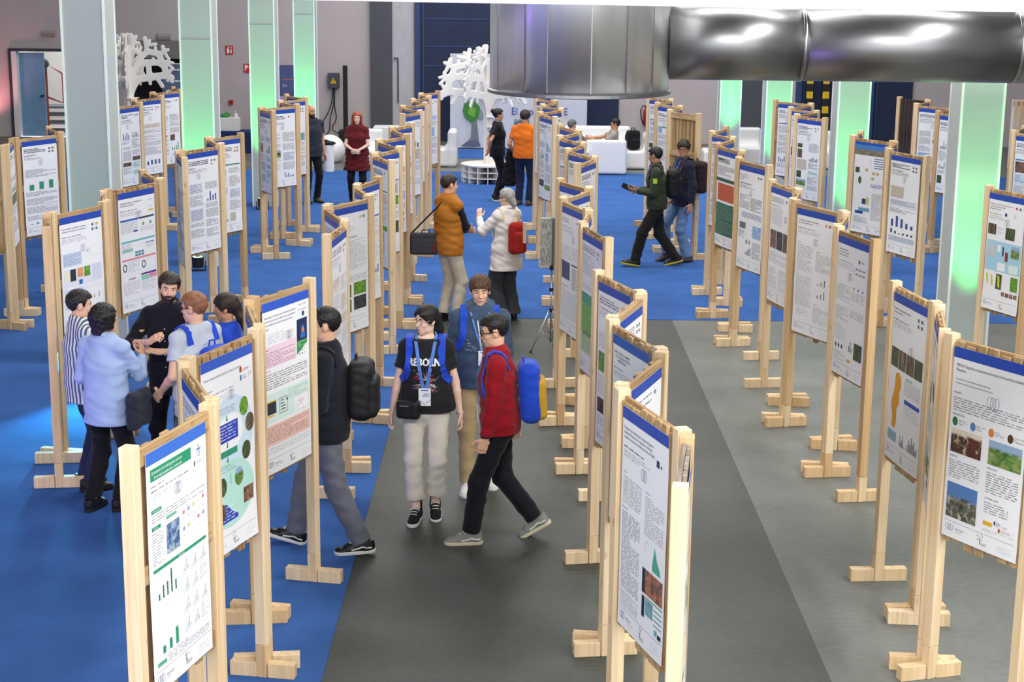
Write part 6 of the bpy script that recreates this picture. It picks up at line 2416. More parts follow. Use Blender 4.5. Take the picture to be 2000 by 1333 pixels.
        me = f.mesh(name, m)
        o = obj(name, me, s.root)
        if fold:
            b = MB()
            pts, nr = [], []
            for q in range(19):
                a = R(62 + 416 * 0 + (q / 18.0) * 416 - 0) if False else R(100 + q * (340 / 18.0))
                rr = 0.074 * k
                pts.append(s.neck + s.X * rr * math.cos(a) + s.F * rr * 1.05 * math.sin(a) + u * (collar - 0.002 - 0.012 * math.sin(a)))
                nr.append(nz(s.X * math.cos(a) + s.F * math.sin(a) + u * 0.5))
            b.ribbon(pts, nr, 0.042, 0.006)
            obj('collar', b.mesh('collar', m, smooth=True), s.root)
        return o

    def legs(s, m, t=0.018, knee=0.066, cuff=0.062, end=0.004, wob=0.0018, name='trousers', ph=1.0, top=0.06):
        k = s.k
        pts = [s.P + np.array([0, 0, 0.12])] + [d[n] for d in (s.hip, s.knee, s.ank) for n in 'lr']
        lo, hi = s._box(pts, 0.22)
        f = Field(lo, hi, s.vox)
        b = s.build
        w0 = (0.172 if s.fem else 0.158) * k * b
        f.ecap(s.P - np.array([0, 0, 0.045 * k]), s.P + s.u * top, (w0 + t - 0.012, 0.115 * k * b + t - 0.008), (w0 - 0.008 + t - 0.012, 0.11 * k * b + t - 0.01), (1, 0, 0), k=0)
        for nm in 'lr':
            f.cap(s.hip[nm] - np.array([0, 0, 0.03]), s.knee[nm], 0.08 * k * b + t * 0.5, knee * k, k=0.025)
            d = nz(s.ank[nm] - s.knee[nm])
            f.cap(s.knee[nm], s.ank[nm] - d * (end - 0.02), knee * k, cuff * k, k=0.02)
        f.wob(wob, 19, ph)
        f.cut(s.P + s.u * top, s.u, 0.3)
        for nm in 'lr':
            d = nz(s.ank[nm] - s.knee[nm])
            f.cut(s.ank[nm] - d * end, d, 0.16)
        s.fl = f
        return obj(name, f.mesh(name, m), s.root)

    def skirt(s, m, zend=0.55, r0=0.17, r1=0.24, name='skirt', top=0.16):
        f = Field(s.P - np.array([0.34, 0.34, s.P[2] - zend + 0.1]), s.P + np.array([0.34, 0.34, 0.25]), s.vox)
        f.ecap(s.P + s.u * top, np.array([0, 0, zend - 0.02]), (r0 * 0.86, r0 * 0.72), (r1, r1 * 0.8), (1, 0, 0), k=0)
        f.wob(0.006, 26, 0.5)
        f.cut((0, 0, zend), (0, 0, -1), 0.4)
        f.cut(s.P + s.u * top, s.u, 0.3)
        return obj(name, f.mesh(name, m), s.root)

    def shoes(s, m_up, m_sole, style='low', lace=None):
        for nm in 'lr':
            an, p, y = s.feet[nm]
            M = Matrix.Translation(Vector(an)) @ Matrix.Rotation(y, 4, 'Z') @ Matrix.Rotation(-p, 4, 'X') @ Matrix.Translation((0, 0, -0.082)) @ Matrix.Diagonal((s.k, s.k, 1, 1))
            shoe_obj(s.root, style, M, m_up, m_sole, lace)

    # ---- head
    def hair(s, m, style='short', t=0.011, vox=None):
        h, M = s.hs, s.Mh
        v = vox or min(s.vox * 0.8, 0.0075)
        ext = 0.2 if style not in ('pony', 'bob', 'shag', 'lowbun') else 0.34
        f = Field(s.C - ext, s.C + 0.2, v)
        g = [np.arange(f.n[q]) * v + f.lo[q] - s.C[q] for q in range(3)]
        X, Y, Z = g[0][:, None, None], g[1][None, :, None], g[2][None, None, :]
        x, y, z = [(M[0, q] * X + M[1, q] * Y + M[2, q] * Z) / h for q in range(3)]
        vol = {'quiff': (0.03, 0.1, 0.02), 'fringe': (0.025, 0.095, 0.02), 'curly': (0.0, 0.08, 0.026), 'shag': (-0.01, 0.06, 0.012)}.get(style, (0.0, 0.06, 0.004))

        def el(c_, r_):
            n = np.sqrt(((x - c_[0]) / r_[0]) ** 2 + ((y - c_[1]) / r_[1]) ** 2 + ((z - c_[2]) / r_[2]) ** 2)
            return (n - 1) * min(r_)

        d = el((0, -0.014, 0.038), (0.0775 + t * 0.8, 0.099 + t, 0.088 + t))
        d2 = el((0, vol[0], 0.062), (0.068 + vol[2], 0.082, 0.052 + vol[2] * 1.4))
        k = 0.03
        hh = np.clip(0.5 + 0.5 * (d - d2) / k, 0, 1)
        d = d + (d2 - d) * hh - k * hh * (1 - hh)
        tuft = np.sin(x * 210 + 3 * np.sin(z * 60 + y * 40)) * np.sin(y * 190 + 2.5 * np.sin(x * 70 + z * 50)) + 0.7 * np.sin(z * 120 + x * 110 + 2 * np.sin(y * 80)) * np.sin(y * 130 - x * 90)
        amp = {'curly': 0.006, 'fringe': 0.0035, 'shag': 0.004, 'lowbun': 0.002, 'pony': 0.0012, 'bun': 0.0015}.get(style, 0.0024)
        fz = 0.068 if style not in ('fringe', 'curly') else 0.052
        zl = np.interp(y, [-0.13, -0.06, -0.036, -0.024, 0.006, 0.014, 0.03, 0.042, 0.058, 0.11],
                       [-0.075, -0.066, -0.015, 0.030, 0.034, 0.004, -0.004, 0.036, fz - 0.008, fz])
        zl = zl + 0.010 * np.clip((np.abs(x) - 0.03) / 0.03, 0, 1) * (y > 0.045) * (1 if style in ('short', 'quiff') else -1) + 0.0035 * tuft
        if style in ('pony', 'bun', 'lowbun', 'bob', 'shag'):
            zl = np.interp(y, [-0.13, -0.05, 0.0, 0.045, 0.065, 0.11], [-0.09, -0.075, -0.02, 0.02, 0.066, 0.076]) + 0.002 * tuft + 0 * x
        d = np.maximum(d + amp * tuft, (zl - z) * 0.75)
        f.a = np.minimum(f.a, (d * h)).astype(np.float32)
        if style == 'pony':
            for sg in (-1, 1):
                f.ecap(s.H(sg * 0.035, 0.07, 0.075), s.H(sg * 0.077, 0.005, 0.01), (0.03, 0.012), (0.035, 0.014), M @ np.array([0, 1, -0.6]), k=0.015)
            f.cap(s.H(0, -0.09, 0.0), s.H(0.0, -0.125, -0.1), 0.05 * h, 0.04 * h, k=0.03)
            f.cap(s.H(0.0, -0.125, -0.1), s.H(0.0, -0.15, -0.24), 0.04 * h, 0.02 * h, k=0.03)
        if style == 'shag':
            for sg in (-1, 1):
                f.ecap(s.H(sg * 0.082, -0.012, 0.04), s.H(sg * 0.082, -0.01, -0.06), (0.042, 0.02), (0.036, 0.016), M @ np.array([0, 1, 0]), k=0.03)
            f.ecap(s.H(0, -0.08, 0.03), s.H(0, -0.075, -0.105), (0.08, 0.035), (0.06, 0.022), M @ np.array([1, 0, 0]), k=0.03)
            f.wob(0.0022, 95, 0.7, 'x')
        if style == 'bob':
            for sg in (-1, 1):
                f.ecap(s.H(sg * 0.08, -0.012, 0.05), s.H(sg * 0.092, -0.012, -0.12), (0.04, 0.018), (0.042, 0.022), M @ np.array([0, 1, 0]), k=0.03)
            f.ecap(s.H(0, -0.085, 0.03), s.H(0, -0.085, -0.13), (0.09, 0.04), (0.085, 0.03), M @ np.array([1, 0, 0]), k=0.03)
        if style == 'bun':
            f.ell(s.H(0, -0.115, 0.075), (0.042, 0.042, 0.042), M, 0.012)
        if style == 'lowbun':
            f.cap(s.H(0, -0.1, -0.03), s.H(0, -0.12, -0.075), 0.045 * h, 0.034 * h, k=0.02)
            f.cap(s.H(0, -0.12, -0.075), s.H(0, -0.115, -0.13), 0.028 * h, 0.016 * h, k=0.02)
        return obj('hair', f.mesh('hair', m), s.root)

    def beard(s, m):
        f = Field(s.C - 0.18, s.C + 0.18, min(s.vox, 0.007))
        h, M = s.hs, s.Mh
        f.ell(s.H(0, 0.026, -0.055), (0.064 * h, 0.073 * h, 0.072 * h), M, 0)
        f.ell(s.H(0, 0.064, -0.1), (0.03 * h, 0.027 * h, 0.026 * h), M, 0.02)
        f.cut(s.H(0, 0.05, -0.042), M @ np.array([0, 0.35, 1.0]), 0.25)
        f.cut(s.H(0, -0.012, 0), M @ np.array([0, -1.0, 0.2]), 0.25)
        f.cap(s.H(-0.03, 0.088, -0.05), s.H(0, 0.099, -0.042), 0.007, 0.008, k=0.006)
        f.cap(s.H(0.03, 0.088, -0.05), s.H(0, 0.099, -0.042), 0.007, 0.008, k=0.006)
        f.wob(0.0015, 160, 0, 'x')
        return obj('beard', f.mesh('beard', m), s.root)

    def face(s, brow, lip=(176, 110, 100), smile=0.0, beard=False):
        Mh = Matrix([[*s.Mh[i], 0] for i in range(3)] + [[0, 0, 0, 1]])
        T = Matrix.Translation(Vector(s.C)) @ Mh @ Matrix.Scale(s.hs, 4)
        for sg in (-1, 1):
            b = MB()
            b.ell((sg * 0.031, 0.0685, 0.005), (0.0142, 0.0132, 0.0066), 12, 8, 0, T)
            b.ell((sg * 0.031, 0.0788, 0.005), (0.0062, 0.004, 0.006), 10, 6, 1, T)
            obj('eye', b.mesh('eye', [M_EYEW, M_IRIS], smooth=True), s.root)
            b = MB()
            b.tube([T @ Vector((sg * 0.014, 0.0875, 0.024)), T @ Vector((sg * 0.032, 0.0865, 0.031)), T @ Vector((sg * 0.049, 0.0755, 0.025))], [0.0036, 0.0042, 0.0025], 6)
            obj('eyebrow', b.mesh('eyebrow', brow, smooth=True), s.root)
        b = MB()
        y = 0.0945 if not beard else 0.101
        b.tube([T @ Vector((-0.024, y - 0.010, -0.060 + smile)), T @ Vector((-0.01, y - 0.001, -0.061)), T @ Vector((0.01, y - 0.001, -0.061)), T @ Vector((0.024, y - 0.010, -0.060 + smile))], [0.0018, 0.0048, 0.0048, 0.0018], 6)
        obj('mouth', b.mesh('mouth', mat('lips_%d_%d' % (lip[0], lip[1]), S(*lip), rough=0.4), smooth=True), s.root)

    def glasses(s, m, r_=0.024, th=0.0028):
        Mh = Matrix([[*s.Mh[i], 0] for i in range(3)] + [[0, 0, 0, 1]])
        T = Matrix.Translation(Vector(s.C)) @ Mh @ Matrix.Scale(s.hs, 4)
        b = MB()
        for sg in (-1, 1):
            pts = [T @ Vector((sg * 0.032 + r_ * math.cos(a), 0.099 - 0.10 * abs(r_ * math.cos(a) + sg * 0.0) * (1 if sg * math.cos(a) > 0 else 0.2), 0.003 + r_ * 0.85 * math.sin(a))) for a in [2 * math.pi * q / 16 for q in range(17)]]
            b.tube(pts, th, 5, cap=False)
            b.tube([T @ Vector((sg * 0.057, 0.094, 0.01)), T @ Vector((sg * 0.083, 0.05, 0.012)), T @ Vector((sg * 0.086, -0.005, 0.014)), T @ Vector((sg * 0.084, -0.02, 0.0))], th, 5)
        b.tube([T @ Vector((-0.009, 0.102, 0.006)), T @ Vector((0, 0.106, 0.009)), T @ Vector((0.009, 0.102, 0.006))], th, 5)
        obj('glasses', b.mesh('glasses', m, smooth=True), s.root)

    # ---- things laid on the clothes
    def front(s, x, z, side=1, back=False):
        """point of the garment's front at lateral offset x and height z (person space)"""
        sg = -1 if back else 1
        rel = s.X * x
        base = s.P + s.u * (z - s.P[2]) + rel
        p = s.ft.march(base + s.F * 0.4 * sg, -s.F * sg)
        if p is None:
            p = base + s.F * 0.1 * sg
        return p + s.F * 0.004 * sg

    def lanyard(s, m, drop=0.36, badge=True, w_=0.016, x0=0.0, bw=0.085, bh=0.125):
        k = s.k
        zn = s.neck[2]
        b = MB()
        for sg in (-1, 1):
            pts = [s.neck + s.X * sg * 0.06 - s.F * 0.045 + s.u * 0.035, s.neck + s.X * sg * 0.078 + s.u * 0.022]
            nr = [nz(s.X * sg - s.F * 0.5), nz(s.X * sg + s.u)]
            for q in range(6):
                tq = q / 5
                pts.append(s.front(sg * (0.075 - 0.062 * tq) + x0 * tq, zn - 0.02 - (drop - 0.02) * tq))
                nr.append(s.F)
            b.ribbon([p_ + n_ * 0.003 for p_, n_ in zip(pts, nr)], nr, w_, 0.003)
        o = obj('lanyard', b.mesh('lanyard', m), s.root)
        if badge:
            p = s.front(x0, zn - drop - 0.06) + s.F * 0.012
            Mx = Matrix(((s.X[0], s.F[0], s.u[0], p[0]), (s.X[1], s.F[1], s.u[1], p[1]), (s.X[2], s.F[2], s.u[2], p[2]), (0, 0, 0, 1)))
            b = MB()
            b.box((-bw / 2, -0.002, -bh / 2), (bw / 2, 0.003, bh / 2))
            bo = obj('badge', b.mesh('badge', mat('badge_card', S(236, 238, 244), rough=0.4)), s.root, M=Mx)
            b = MB()
            b.box((-bw * 0.3, 0.003, bh * 0.36), (bw * 0.3, 0.004, bh * 0.42))
            b.box((-bw * 0.35, 0.003, bh * 0.16), (bw * 0.1, 0.004, bh * 0.2))
            b.box((-bw * 0.35, 0.003, bh * 0.05), (bw * 0.2, 0.004, bh * 0.09))
            b.tube([(-bw * 0.48, 0.004, -bh * 0.18), (-bw * 0.2, 0.004, -bh * 0.28), (0, 0.004, -bh * 0.44), (bw * 0.2, 0.004, -bh * 0.28), (bw * 0.48, 0.004, -bh * 0.18)], 0.0018, 4)
            obj('badge_print', b.mesh('badge_print', mat('badge_blue', S(70, 100, 170), rough=0.4)), bo)
        return o

    def place(s, o):
        """put a separate thing into this person's space"""
        o.location = s.root.location
        o.rotation_euler = s.root.rotation_euler
        return o

    def backpack(s, label, m, m2=None, scale=1.0, straps=True, sm=None, low=0.0, w_=0.145, dp=0.1, hh=0.235, strap_w=0.055):
        t = s.place(thing('backpack', label, 'backpack'))
        zc = s.neck[2] - 0.27 - low
        pb = s.front(0, zc, back=True)
        c_ = pb - s.F * (dp * 0.92)
        M3 = np.stack([s.X, s.F, s.u], 1)
        f = Field(c_ - 0.4, c_ + 0.4, max(s.vox, 0.009))
        f.rbox(c_, (w_, dp, hh), 0.075, M3, 0)
        f.wob(0.0012, 24, 1.3)
        obj('body', f.mesh('body', m), t)
        f = Field(c_ - 0.4, c_ + 0.4, max(s.vox, 0.009))
        f.rbox(c_ - s.F * dp * 0.8 - s.u * 0.05, (w_ * 0.8, 0.055, hh * 0.68), 0.045, M3, 0)
        f.wob(0.001, 26, 0.3)
        obj('front_pocket', f.mesh('front_pocket', m2 or m), t)
        b = MB()
        top = c_ + s.u * (hh - 0.01) + s.F * dp * 0.4
        b.tube([top - s.X * 0.03, top - s.X * 0.025 + s.u * 0.045, top + s.X * 0.025 + s.u * 0.045, top + s.X * 0.03], 0.008, 6)
        obj('handle', b.mesh('handle', sm or m), t)
        if straps:
            for sg in (-1, 1):
                x = 0.128 * s.k
                c0 = s.neck + s.X * sg * x - s.u * 0.17
                pts, nr = [], []
                for aa in (-62, -45, -28, -12, 4, 20, 38, 56, 72):
                    dr = s.u * math.cos(R(aa)) + s.F * math.sin(R(aa))
                    q = s.ft.march(c0 + dr * 0.42, -dr, 0.003)
                    if q is None:
                        q = c0 + dr * 0.17
                    pts.append(q + dr * 0.003)
                    nr.append(dr)
                for q, zz in enumerate((0.18, 0.23, 0.28)):
                    pts.append(s.front(sg * x * (1.0 + 0.10 * q), s.neck[2] - zz))
                    nr.append(nz(s.F + s.X * sg * 0.2 * q))
                pts.append(pts[-1] + s.X * sg * 0.04 - s.u * 0.05 - s.F * 0.04)
                nr.append(nz(s.F + s.X * sg))
                b = MB()
                b.ribbon(pts, nr, strap_w, 0.011)
                obj('shoulder_strap', b.mesh('shoulder_strap', sm or m, smooth=False), t)
        return t


# fabrics
F_STRIPE = bpy.data.materials.new('striped_cotton')
F_STRIPE.use_nodes = True
_nt = F_STRIPE.node_tree
_tc = _nt.nodes.new('ShaderNodeTexCoord')
_wv = _nt.nodes.new('ShaderNodeTexWave')
_wv.bands_direction = 'DIAGONAL'
_wv.inputs['Scale'].default_value = 13
_wv.inputs['Distortion'].default_value = 0.4
_mp = _nt.nodes.new('ShaderNodeMapping')
_mp.inputs['Scale'].default_value = (1.0, 1.0, 0.05)
_rp = _nt.nodes.new('ShaderNodeValToRGB')
_rp.color_ramp.elements[0].position = 0.42
_rp.color_ramp.elements[1].position = 0.5
_rp.color_ramp.elements[0].color = S(74, 92, 124)
_rp.color_ramp.elements[1].color = S(220, 224, 222)
_nt.links.new(_tc.outputs['Object'], _mp.inputs[0])
_nt.links.new(_mp.outputs[0], _wv.inputs['Vector'])
_nt.links.new(_wv.outputs['Fac'], _rp.inputs['Fac'])
_nt.links.new(_rp.outputs['Color'], _nt.nodes['Principled BSDF'].inputs['Base Color'])
_nt.nodes['Principled BSDF'].inputs['Roughness'].default_value = 0.85
F_LBLUE = cloth('light_blue_shirting', (164, 184, 222))
F_BLACKSH = cloth('black_shirting', (24, 25, 32))
F_LGREY = cloth('light_grey_jersey', (186, 194, 206))
F_BLUENY = cloth('royal_blue_nylon', (34, 74, 196), rough=0.6)
F_BLKNY = mat('black_nylon_pack', S(20, 20, 23), rough=0.6, var=0.2, bump=0.3, bscale=60)
F_YEL = cloth('mustard_nylon', (196, 150, 44), rough=0.6)
F_DNAVY = cloth('dark_navy_knit', (28, 31, 40))
F_GREYT = cloth('grey_chino', (104, 106, 118))
F_BLACKT = cloth('black_trousers', (22, 22, 27))
F_TEE = cloth('charcoal_tee', (36, 36, 40))
F_CREAM = cloth('cream_denim', (212, 206, 194))
F_HOOD = cloth('slate_blue_hoodie', (66, 84, 108))
F_TAN = cloth('tan_chino', (178, 156, 116))
F_RED = cloth('deep_red_wool', (150, 22, 34), bump=0.5, bscale=140)
F_BLKJEAN = cloth('black_denim', (26, 27, 33))
F_VEST = mat('mustard_quilted', S(168, 106, 34), rough=0.7, var=0.12, scale=5, bump=1.0, bscale=7, stretch=(0.6, 0.6, 5), spec=0.25)
F_NAVY = cloth('navy_sweater', (24, 28, 44))
F_STONE = cloth('stone_chino', (196, 186, 168))
F_WBLOUSE = cloth('white_linen', (222, 216, 214))
F_CHAR = cloth('charcoal_wide_trousers', (58, 60, 66))
F_RANGER = cloth('ranger_green', (58, 66, 48))
F_RANGERD = cloth('ranger_dark_trousers', (40, 38, 34))
F_JEANS = cloth('blue_denim', (112, 142, 180), bump=0.4)
F_NJACK = cloth('navy_jacket', (36, 40, 58))
F_ORANGE = cloth('orange_polo', (228, 116, 34))
F_DRESS = cloth('oxblood_cotton', (98, 30, 34))
F_POLO = cloth('dark_slate_polo', (44, 50, 62))
F_GREYTEE = cloth('taupe_tee', (156, 146, 142))
F_LAN = cloth('blue_lanyard', (90, 132, 214), rough=0.6)
M_SHBLK = mat('black_leather', S(20, 20, 22), rough=0.4)
M_SHGREY = mat('grey_suede', S(136, 138, 132), rough=0.8)
M_SHOLIVE = mat('olive_trainer', S(84, 86, 82), rough=0.7)
M_SOLEW = mat('white_rubber', S(226, 226, 222), rough=0.6)
M_SOLEC = mat('cream_rubber', S(212, 200, 172), rough=0.6)
M_SOLEB = mat('black_rubber', S(26, 26, 26), rough=0.7)
M_SOLEY = mat('yellow_rubber', S(206, 186, 60), rough=0.6)
M_GLBLK = mat('black_acetate', S(22, 20, 22), rough=0.3)
M_GLMET = mat('thin_gold_wire', S(190, 170, 140), rough=0.3, metal=0.7)
CZ = 0.006

# -- discussion group on the left
p = Person('man in striped shirt seen from behind, beside the light blue shirt', (-3.54, 13.2), 28, 1.67, skin_=SK_L, hy=-8, hp=4, rhand=(0.12, 0.28, 1.1), z0=CZ)
p.top(F_STRIPE, hem=0.14, t=0.022, ph=2, collar=0.03, fold=True)
p.legs(cloth('dark_denim', (36, 44, 72)))
p.shoes(M_SHBLK, M_SOLEB)
p.hair(H_BLACK, 'short', 0.014)
p.face(H_BLACK)

p = Person('dark-haired person in light blue shirt, back to camera, gesturing', (-3.2, 12.62), 66, 1.67, skin_=SK_M, hy=-14, hp=3, rhand=(0.10, 0.34, 1.20), rel=(0.6, -0.3, -1), rh=((-0.35, 0.5, 0.8), (-0.8, 0.3, 0.4), 0.6),
           lhand=(-0.16, 0.2, 0.98), lfoot=(-0.14, -0.06), rfoot=(0.06, 0.04), z0=CZ)
p.top(F_LBLUE, hem=0.17, t=0.022, flare=0.01, collar=0.03, ph=4, wob=0.0025, fold=True)
p.legs(F_BLACKT, knee=0.075, cuff=0.072)
p.shoes(M_SHBLK, M_SOLEB)
p.hair(H_BLACK, 'shag', 0.02)
p.face(H_BLACK)
sb_ = p.place(thing('shoulder_bag', 'dark cloth shoulder bag at the hip of the light blue shirt', 'bag'))
f_ = Field((0.08, -0.2, 0.6), (0.5, 0.35, 1.2), 0.011)
f_.rbox((0.26, 0.06, 0.86), (0.05, 0.15, 0.15), 0.045, rz_(R(8)))
f_.wob(0.004, 28, 1)
obj('body', f_.mesh('body', cloth('dark_bag_cloth', (46, 48, 60))), sb_)

p = Person('bearded man in black button shirt, smiling, hands held at chest', (-2.83, 13.36), -98, 1.80, skin_=SK_L, hy=24, hp=8, hr=-6, lhand=(-0.05, 0.27, 1.20), rhand=(0.10, 0.25, 1.27), lel=(-1, -0.2, -0.7), rel=(1, -0.2, -0.7),
           lh=((0.95, 0.15, 0.05), (0.0, 0.3, 1.0), 0.12), rh=((-0.75, 0.25, 0.45), (-0.45, -0.4, -0.5), 0.75), z0=CZ, vox=0.007)
p.top(F_BLACKSH, hem=0.18, t=0.018, sleeve='elbow', collar=0.02, ph=1, fold=True)
p.legs(F_BLACKT)
p.shoes(M_SHBLK, M_SOLEB)
p.hair(H_DARK, 'quiff', 0.013)
p.beard(H_DARK)
p.face(H_DARK, (170, 96, 88), 0.006, True)
b = MB()
for zz in (1.36, 1.26, 1.14, 1.04):
    q = p.front(0.0, zz)
    b.ell(tuple(q), (0.006, 0.004, 0.006), 8, 5)
obj('shirt_buttons', b.mesh('shirt_buttons', M_SOLEW, smooth=True), p.root)

p = Person('auburn-haired man in light grey tee with glasses, seen from behind', (-2.5, 12.72), 142, 1.76, skin_=SK_L, hy=22, hp=4, lhand=(-0.24, 0.16, 0.98), build=1.05, z0=CZ)
p.top(F_LGREY, 'short', hem=0.16, t=0.022, ph=3, collar=0.012)
p.legs(cloth('grey_trousers', (84, 88, 96)))
p.shoes(M_SHGREY, M_SOLEW)
p.hair(H_GING, 'short', 0.012)
p.face(H_GING)
p.glasses(M_GLBLK)
b = MB()
b.tube([p.neck + p.X * 0.07 * math.cos(a) + p.F * 0.075 * math.sin(a) + p.u * 0.02 for a in [2 * math.pi * q / 16 for q in range(17)]], 0.009, 6, cap=False)
obj('lanyard', b.mesh('lanyard', F_LAN, smooth=True), p.root)
p.backpack('royal blue backpack worn by the auburn-haired man', F_BLUENY, w_=0.14, dp=0.07, hh=0.2, low=0.05)

p = Person('dark-haired woman in blue top mostly hidden behind the stands', (-2.33, 13.2), 172, 1.66, True, skin_=SK_M, hy=10, hp=6, z0=CZ)
p.top(F_BLUENY, 'short', hem=0.12, collar=0.01, ph=2)
p.legs(cloth('dark_denim', (36, 44, 72)))
p.shoes(M_SHGREY, M_SOLEW)
p.hair(H_DARK, 'pony', 0.014)
p.face(H_DARK)

# -- people walking in the centre
p = Person('man in dark navy jumper striding left behind the foreground stand', (-1.36, 11.78), 178, 1.86, skin_=SK_L, lfoot=(-0.1, -0.26), rfoot=(0.1, 0.27), rfp=-14, lfp=4, hy=8, hp=3, lhand=(-0.2, 0.2, 0.98), rhand=(0.2, 0.22, 0.95), vox=0.0075, z0=CZ, build=1.06)
p.top(F_DNAVY, hem=0.12, t=0.024, ph=2, collar=0.03)
p.legs(F_GREYT, knee=0.08, cuff=0.07, wob=0.0028)
p.shoes(M_SHBLK, M_SOLEW, 'low', M_SOLEW)
p.hair(H_BLACK, 'short', 0.013)
p.face(H_BLACK)
p.lanyard(F_LAN, 0.34, False)
p.backpack('black backpack on the man in the navy jumper', F_BLKNY, w_=0.15, dp=0.095, hh=0.225, sm=F_BLKNY, low=0.05)

p = Person('woman in black REBORN tee and cream cropped jeans, walking forward', (-0.67, 12.62), -92, 1.71, True, 0.007, SK_P, lfoot=(-0.07, 0.02), rfoot=(0.07, 0.16), lfp=10, hy=-46, hp=5, lhand=(-0.27, 0.05, 0.86), rhand=(0.27, 0.06, 0.86), lel=(-0.6, -1, 0), rel=(0.6, -1, 0), build=1.1)
p.top(F_TEE, 'short', hem=0.05, t=0.022, flare=0.006, ph=5, collar=-0.005)
p.legs(F_CREAM, t=0.016, knee=0.074, cuff=0.08, end=0.10, wob=0.0022)
p.shoes(mat('black_canvas', S(24, 24, 26), rough=0.8), M_SOLEW, 'high', M_SOLEW)
p.hair(H_BLACK, 'pony', 0.012)
p.face(H_BLACK, (176, 96, 98))
p.glasses(M_GLMET, 0.026, 0.0018)


def printed_on(P_, polys, name, off=-0.0015):
    vs, fs, cs = [], [], []
    for i, (pl_, c_) in enumerate(polys):
        o_ = len(vs)
        for x, z in pl_:
            q = P_.front(x, z) + P_.F * (off + 0.0003 * (i % 5))
            vs.append(tuple(q))
        fs.append(tuple(range(o_, o_ + len(pl_))))
        cs.append(c_)
    me = bpy.data.meshes.new(name)
    me.from_pydata(vs, [], fs)
    a = me.attributes.new('ink', 'FLOAT_COLOR', 'FACE')
    a.data.foreach_set('color', np.array(cs, np.float32).ravel())
    me.materials.append(M_INK)
    return obj(name, me, P_.root)


# tee print (letters run from the wearer's right to left, as seen from the front)
vs_, fs_, w_ = text_geo('REBORN', 0.068, 0.95)
pol = [([(w_ / 2 - vs_[i][0] + dx_, 1.262 + vs_[i][1] * 1.15 + dz_) for i in f_], S(232, 232, 230)) for f_ in fs_ for dx_, dz_ in ((0, 0), (0.0035, 0), (-0.003, 0.001), (0.001, 0.003))]
g_ = random.Random(4)
for k in range(80):
    a = g_.uniform(0, math.pi * 2)
    r0, r1 = g_.uniform(0.01, 0.08), g_.uniform(0.07, 0.14)
    cx_, cz_ = 0, 1.125
    x0, z0_, x1, z1_ = cx_ + r0 * math.cos(a), cz_ + r0 * math.sin(a), cx_ + r1 * math.cos(a + g_.uniform(-0.5, 0.5)), cz_ + r1 * 0.85 * math.sin(a + g_.uniform(-0.5, 0.5))
    nx_, nz2 = -(z1_ - z0_), x1 - x0
    l = math.hypot(nx_, nz2) + 1e-6
    tt = g_.uniform(0.002, 0.006)
    c_ = g_.choice([S(120, 24, 32), S(140, 30, 36), S(190, 190, 190), S(220, 220, 216), S(130, 140, 150)])
    pol.append(([(x0 - nx_ / l * tt, z0_ - nz2 / l * tt), (x1, z1_), (x0 + nx_ / l * tt, z0_ + nz2 / l * tt)], c_))
printed_on(p, pol, 'tee_print')['kind'] = 'stuff'
p.lanyard(F_LAN, 0.38, True, 0.026, bw=0.095, bh=0.14)
p.backpack('royal blue backpack worn by the woman in the REBORN tee', F_BLUENY, w_=0.13, dp=0.09, hh=0.2, strap_w=0.06)
cb_ = p.place(thing('crossbody_bag', 'small black crossbody bag at the hip of the REBORN woman', 'bag'))
f_ = Field((0.0, 0.02, 0.78), (0.32, 0.36, 1.06), 0.008)
qf = p.front(0.12, 0.93)
f_.rbox((0.125, qf[1] + 0.045, 0.92), (0.095, 0.045, 0.075), 0.03, rz_(R(-12)))
obj('body', f_.mesh('body', mat('black_bag_leather', S(22, 21, 23), rough=0.5, bump=0.2)), cb_)
b = MB()
b.tube([(0.2, qf[1] + 0.05, 0.98), p.front(0.17, 1.1) + p.F * 0.008, p.front(0.155, 1.2) + p.F * 0.006], 0.006, 6)
obj('strap', b.mesh('strap', M_BLACK), cb_)
b = MB()
b.box((0.06, qf[1] + 0.085, 0.955), (0.19, qf[1] + 0.092, 0.96))
obj('zip', b.mesh('zip', M_ALU), cb_)
b = MB()
b.tube([p.wr['l'] + np.array([0.03 * math.cos(a), 0.03 * math.sin(a), 0.0]) for a in [2 * math.pi * q / 12 for q in range(13)]], 0.004, 5, cap=False)
obj('bracelet', b.mesh('bracelet', M_ALU), p.root)

p = Person('young man in slate blue hoodie with white drawcord', (-0.27, 13.42), -88, 1.80, False, 0.0075, SK_L, lfoot=(-0.1, 0.0), rfoot=(0.1, 0.2), lfp=8, hy=2, hp=6, curl=0.5)
p.top(F_HOOD, hem=0.1, t=0.028, st=0.02, hood=True, collar=0.0, ph=3, wob=0.0028)
p.legs(F_TAN, knee=0.072, cuff=0.064)
p.shoes(M_SOLEW, M_SOLEW, 'low', M_SOLEW)
p.hair(H_BROWN, 'fringe', 0.013)
p.face(H_BROWN, (168, 96, 88))
p.lanyard(F_LAN, 0.33, True, x0=-0.03)
b = MB()
b.tube([p.front(0.02, 1.45) + p.F * 0.01, p.front(0.01, 1.38) + p.F * 0.01, p.front(0.0, 1.3) + p.F * 0.01, p.front(-0.012, 1.2) + p.F * 0.01], 0.006, 6)
obj('drawcord', b.mesh('drawcord', M_SOLEW, smooth=True), p.root)
pol = []
for k in range(26):
    x0, z0_ = g_.uniform(-0.09, 0.1), 1.24 + g_.uniform(-0.06, 0.05)
    l = g_.uniform(0.012, 0.03)
    pol.append(([(x0, z0_), (x0 + l, z0_ + 0.004), (x0 + l, z0_ + 0.009), (x0, z0_ + 0.006)], S(150, 156, 166)))
printed_on(p, pol, 'hoodie_print')['kind'] = 'stuff'
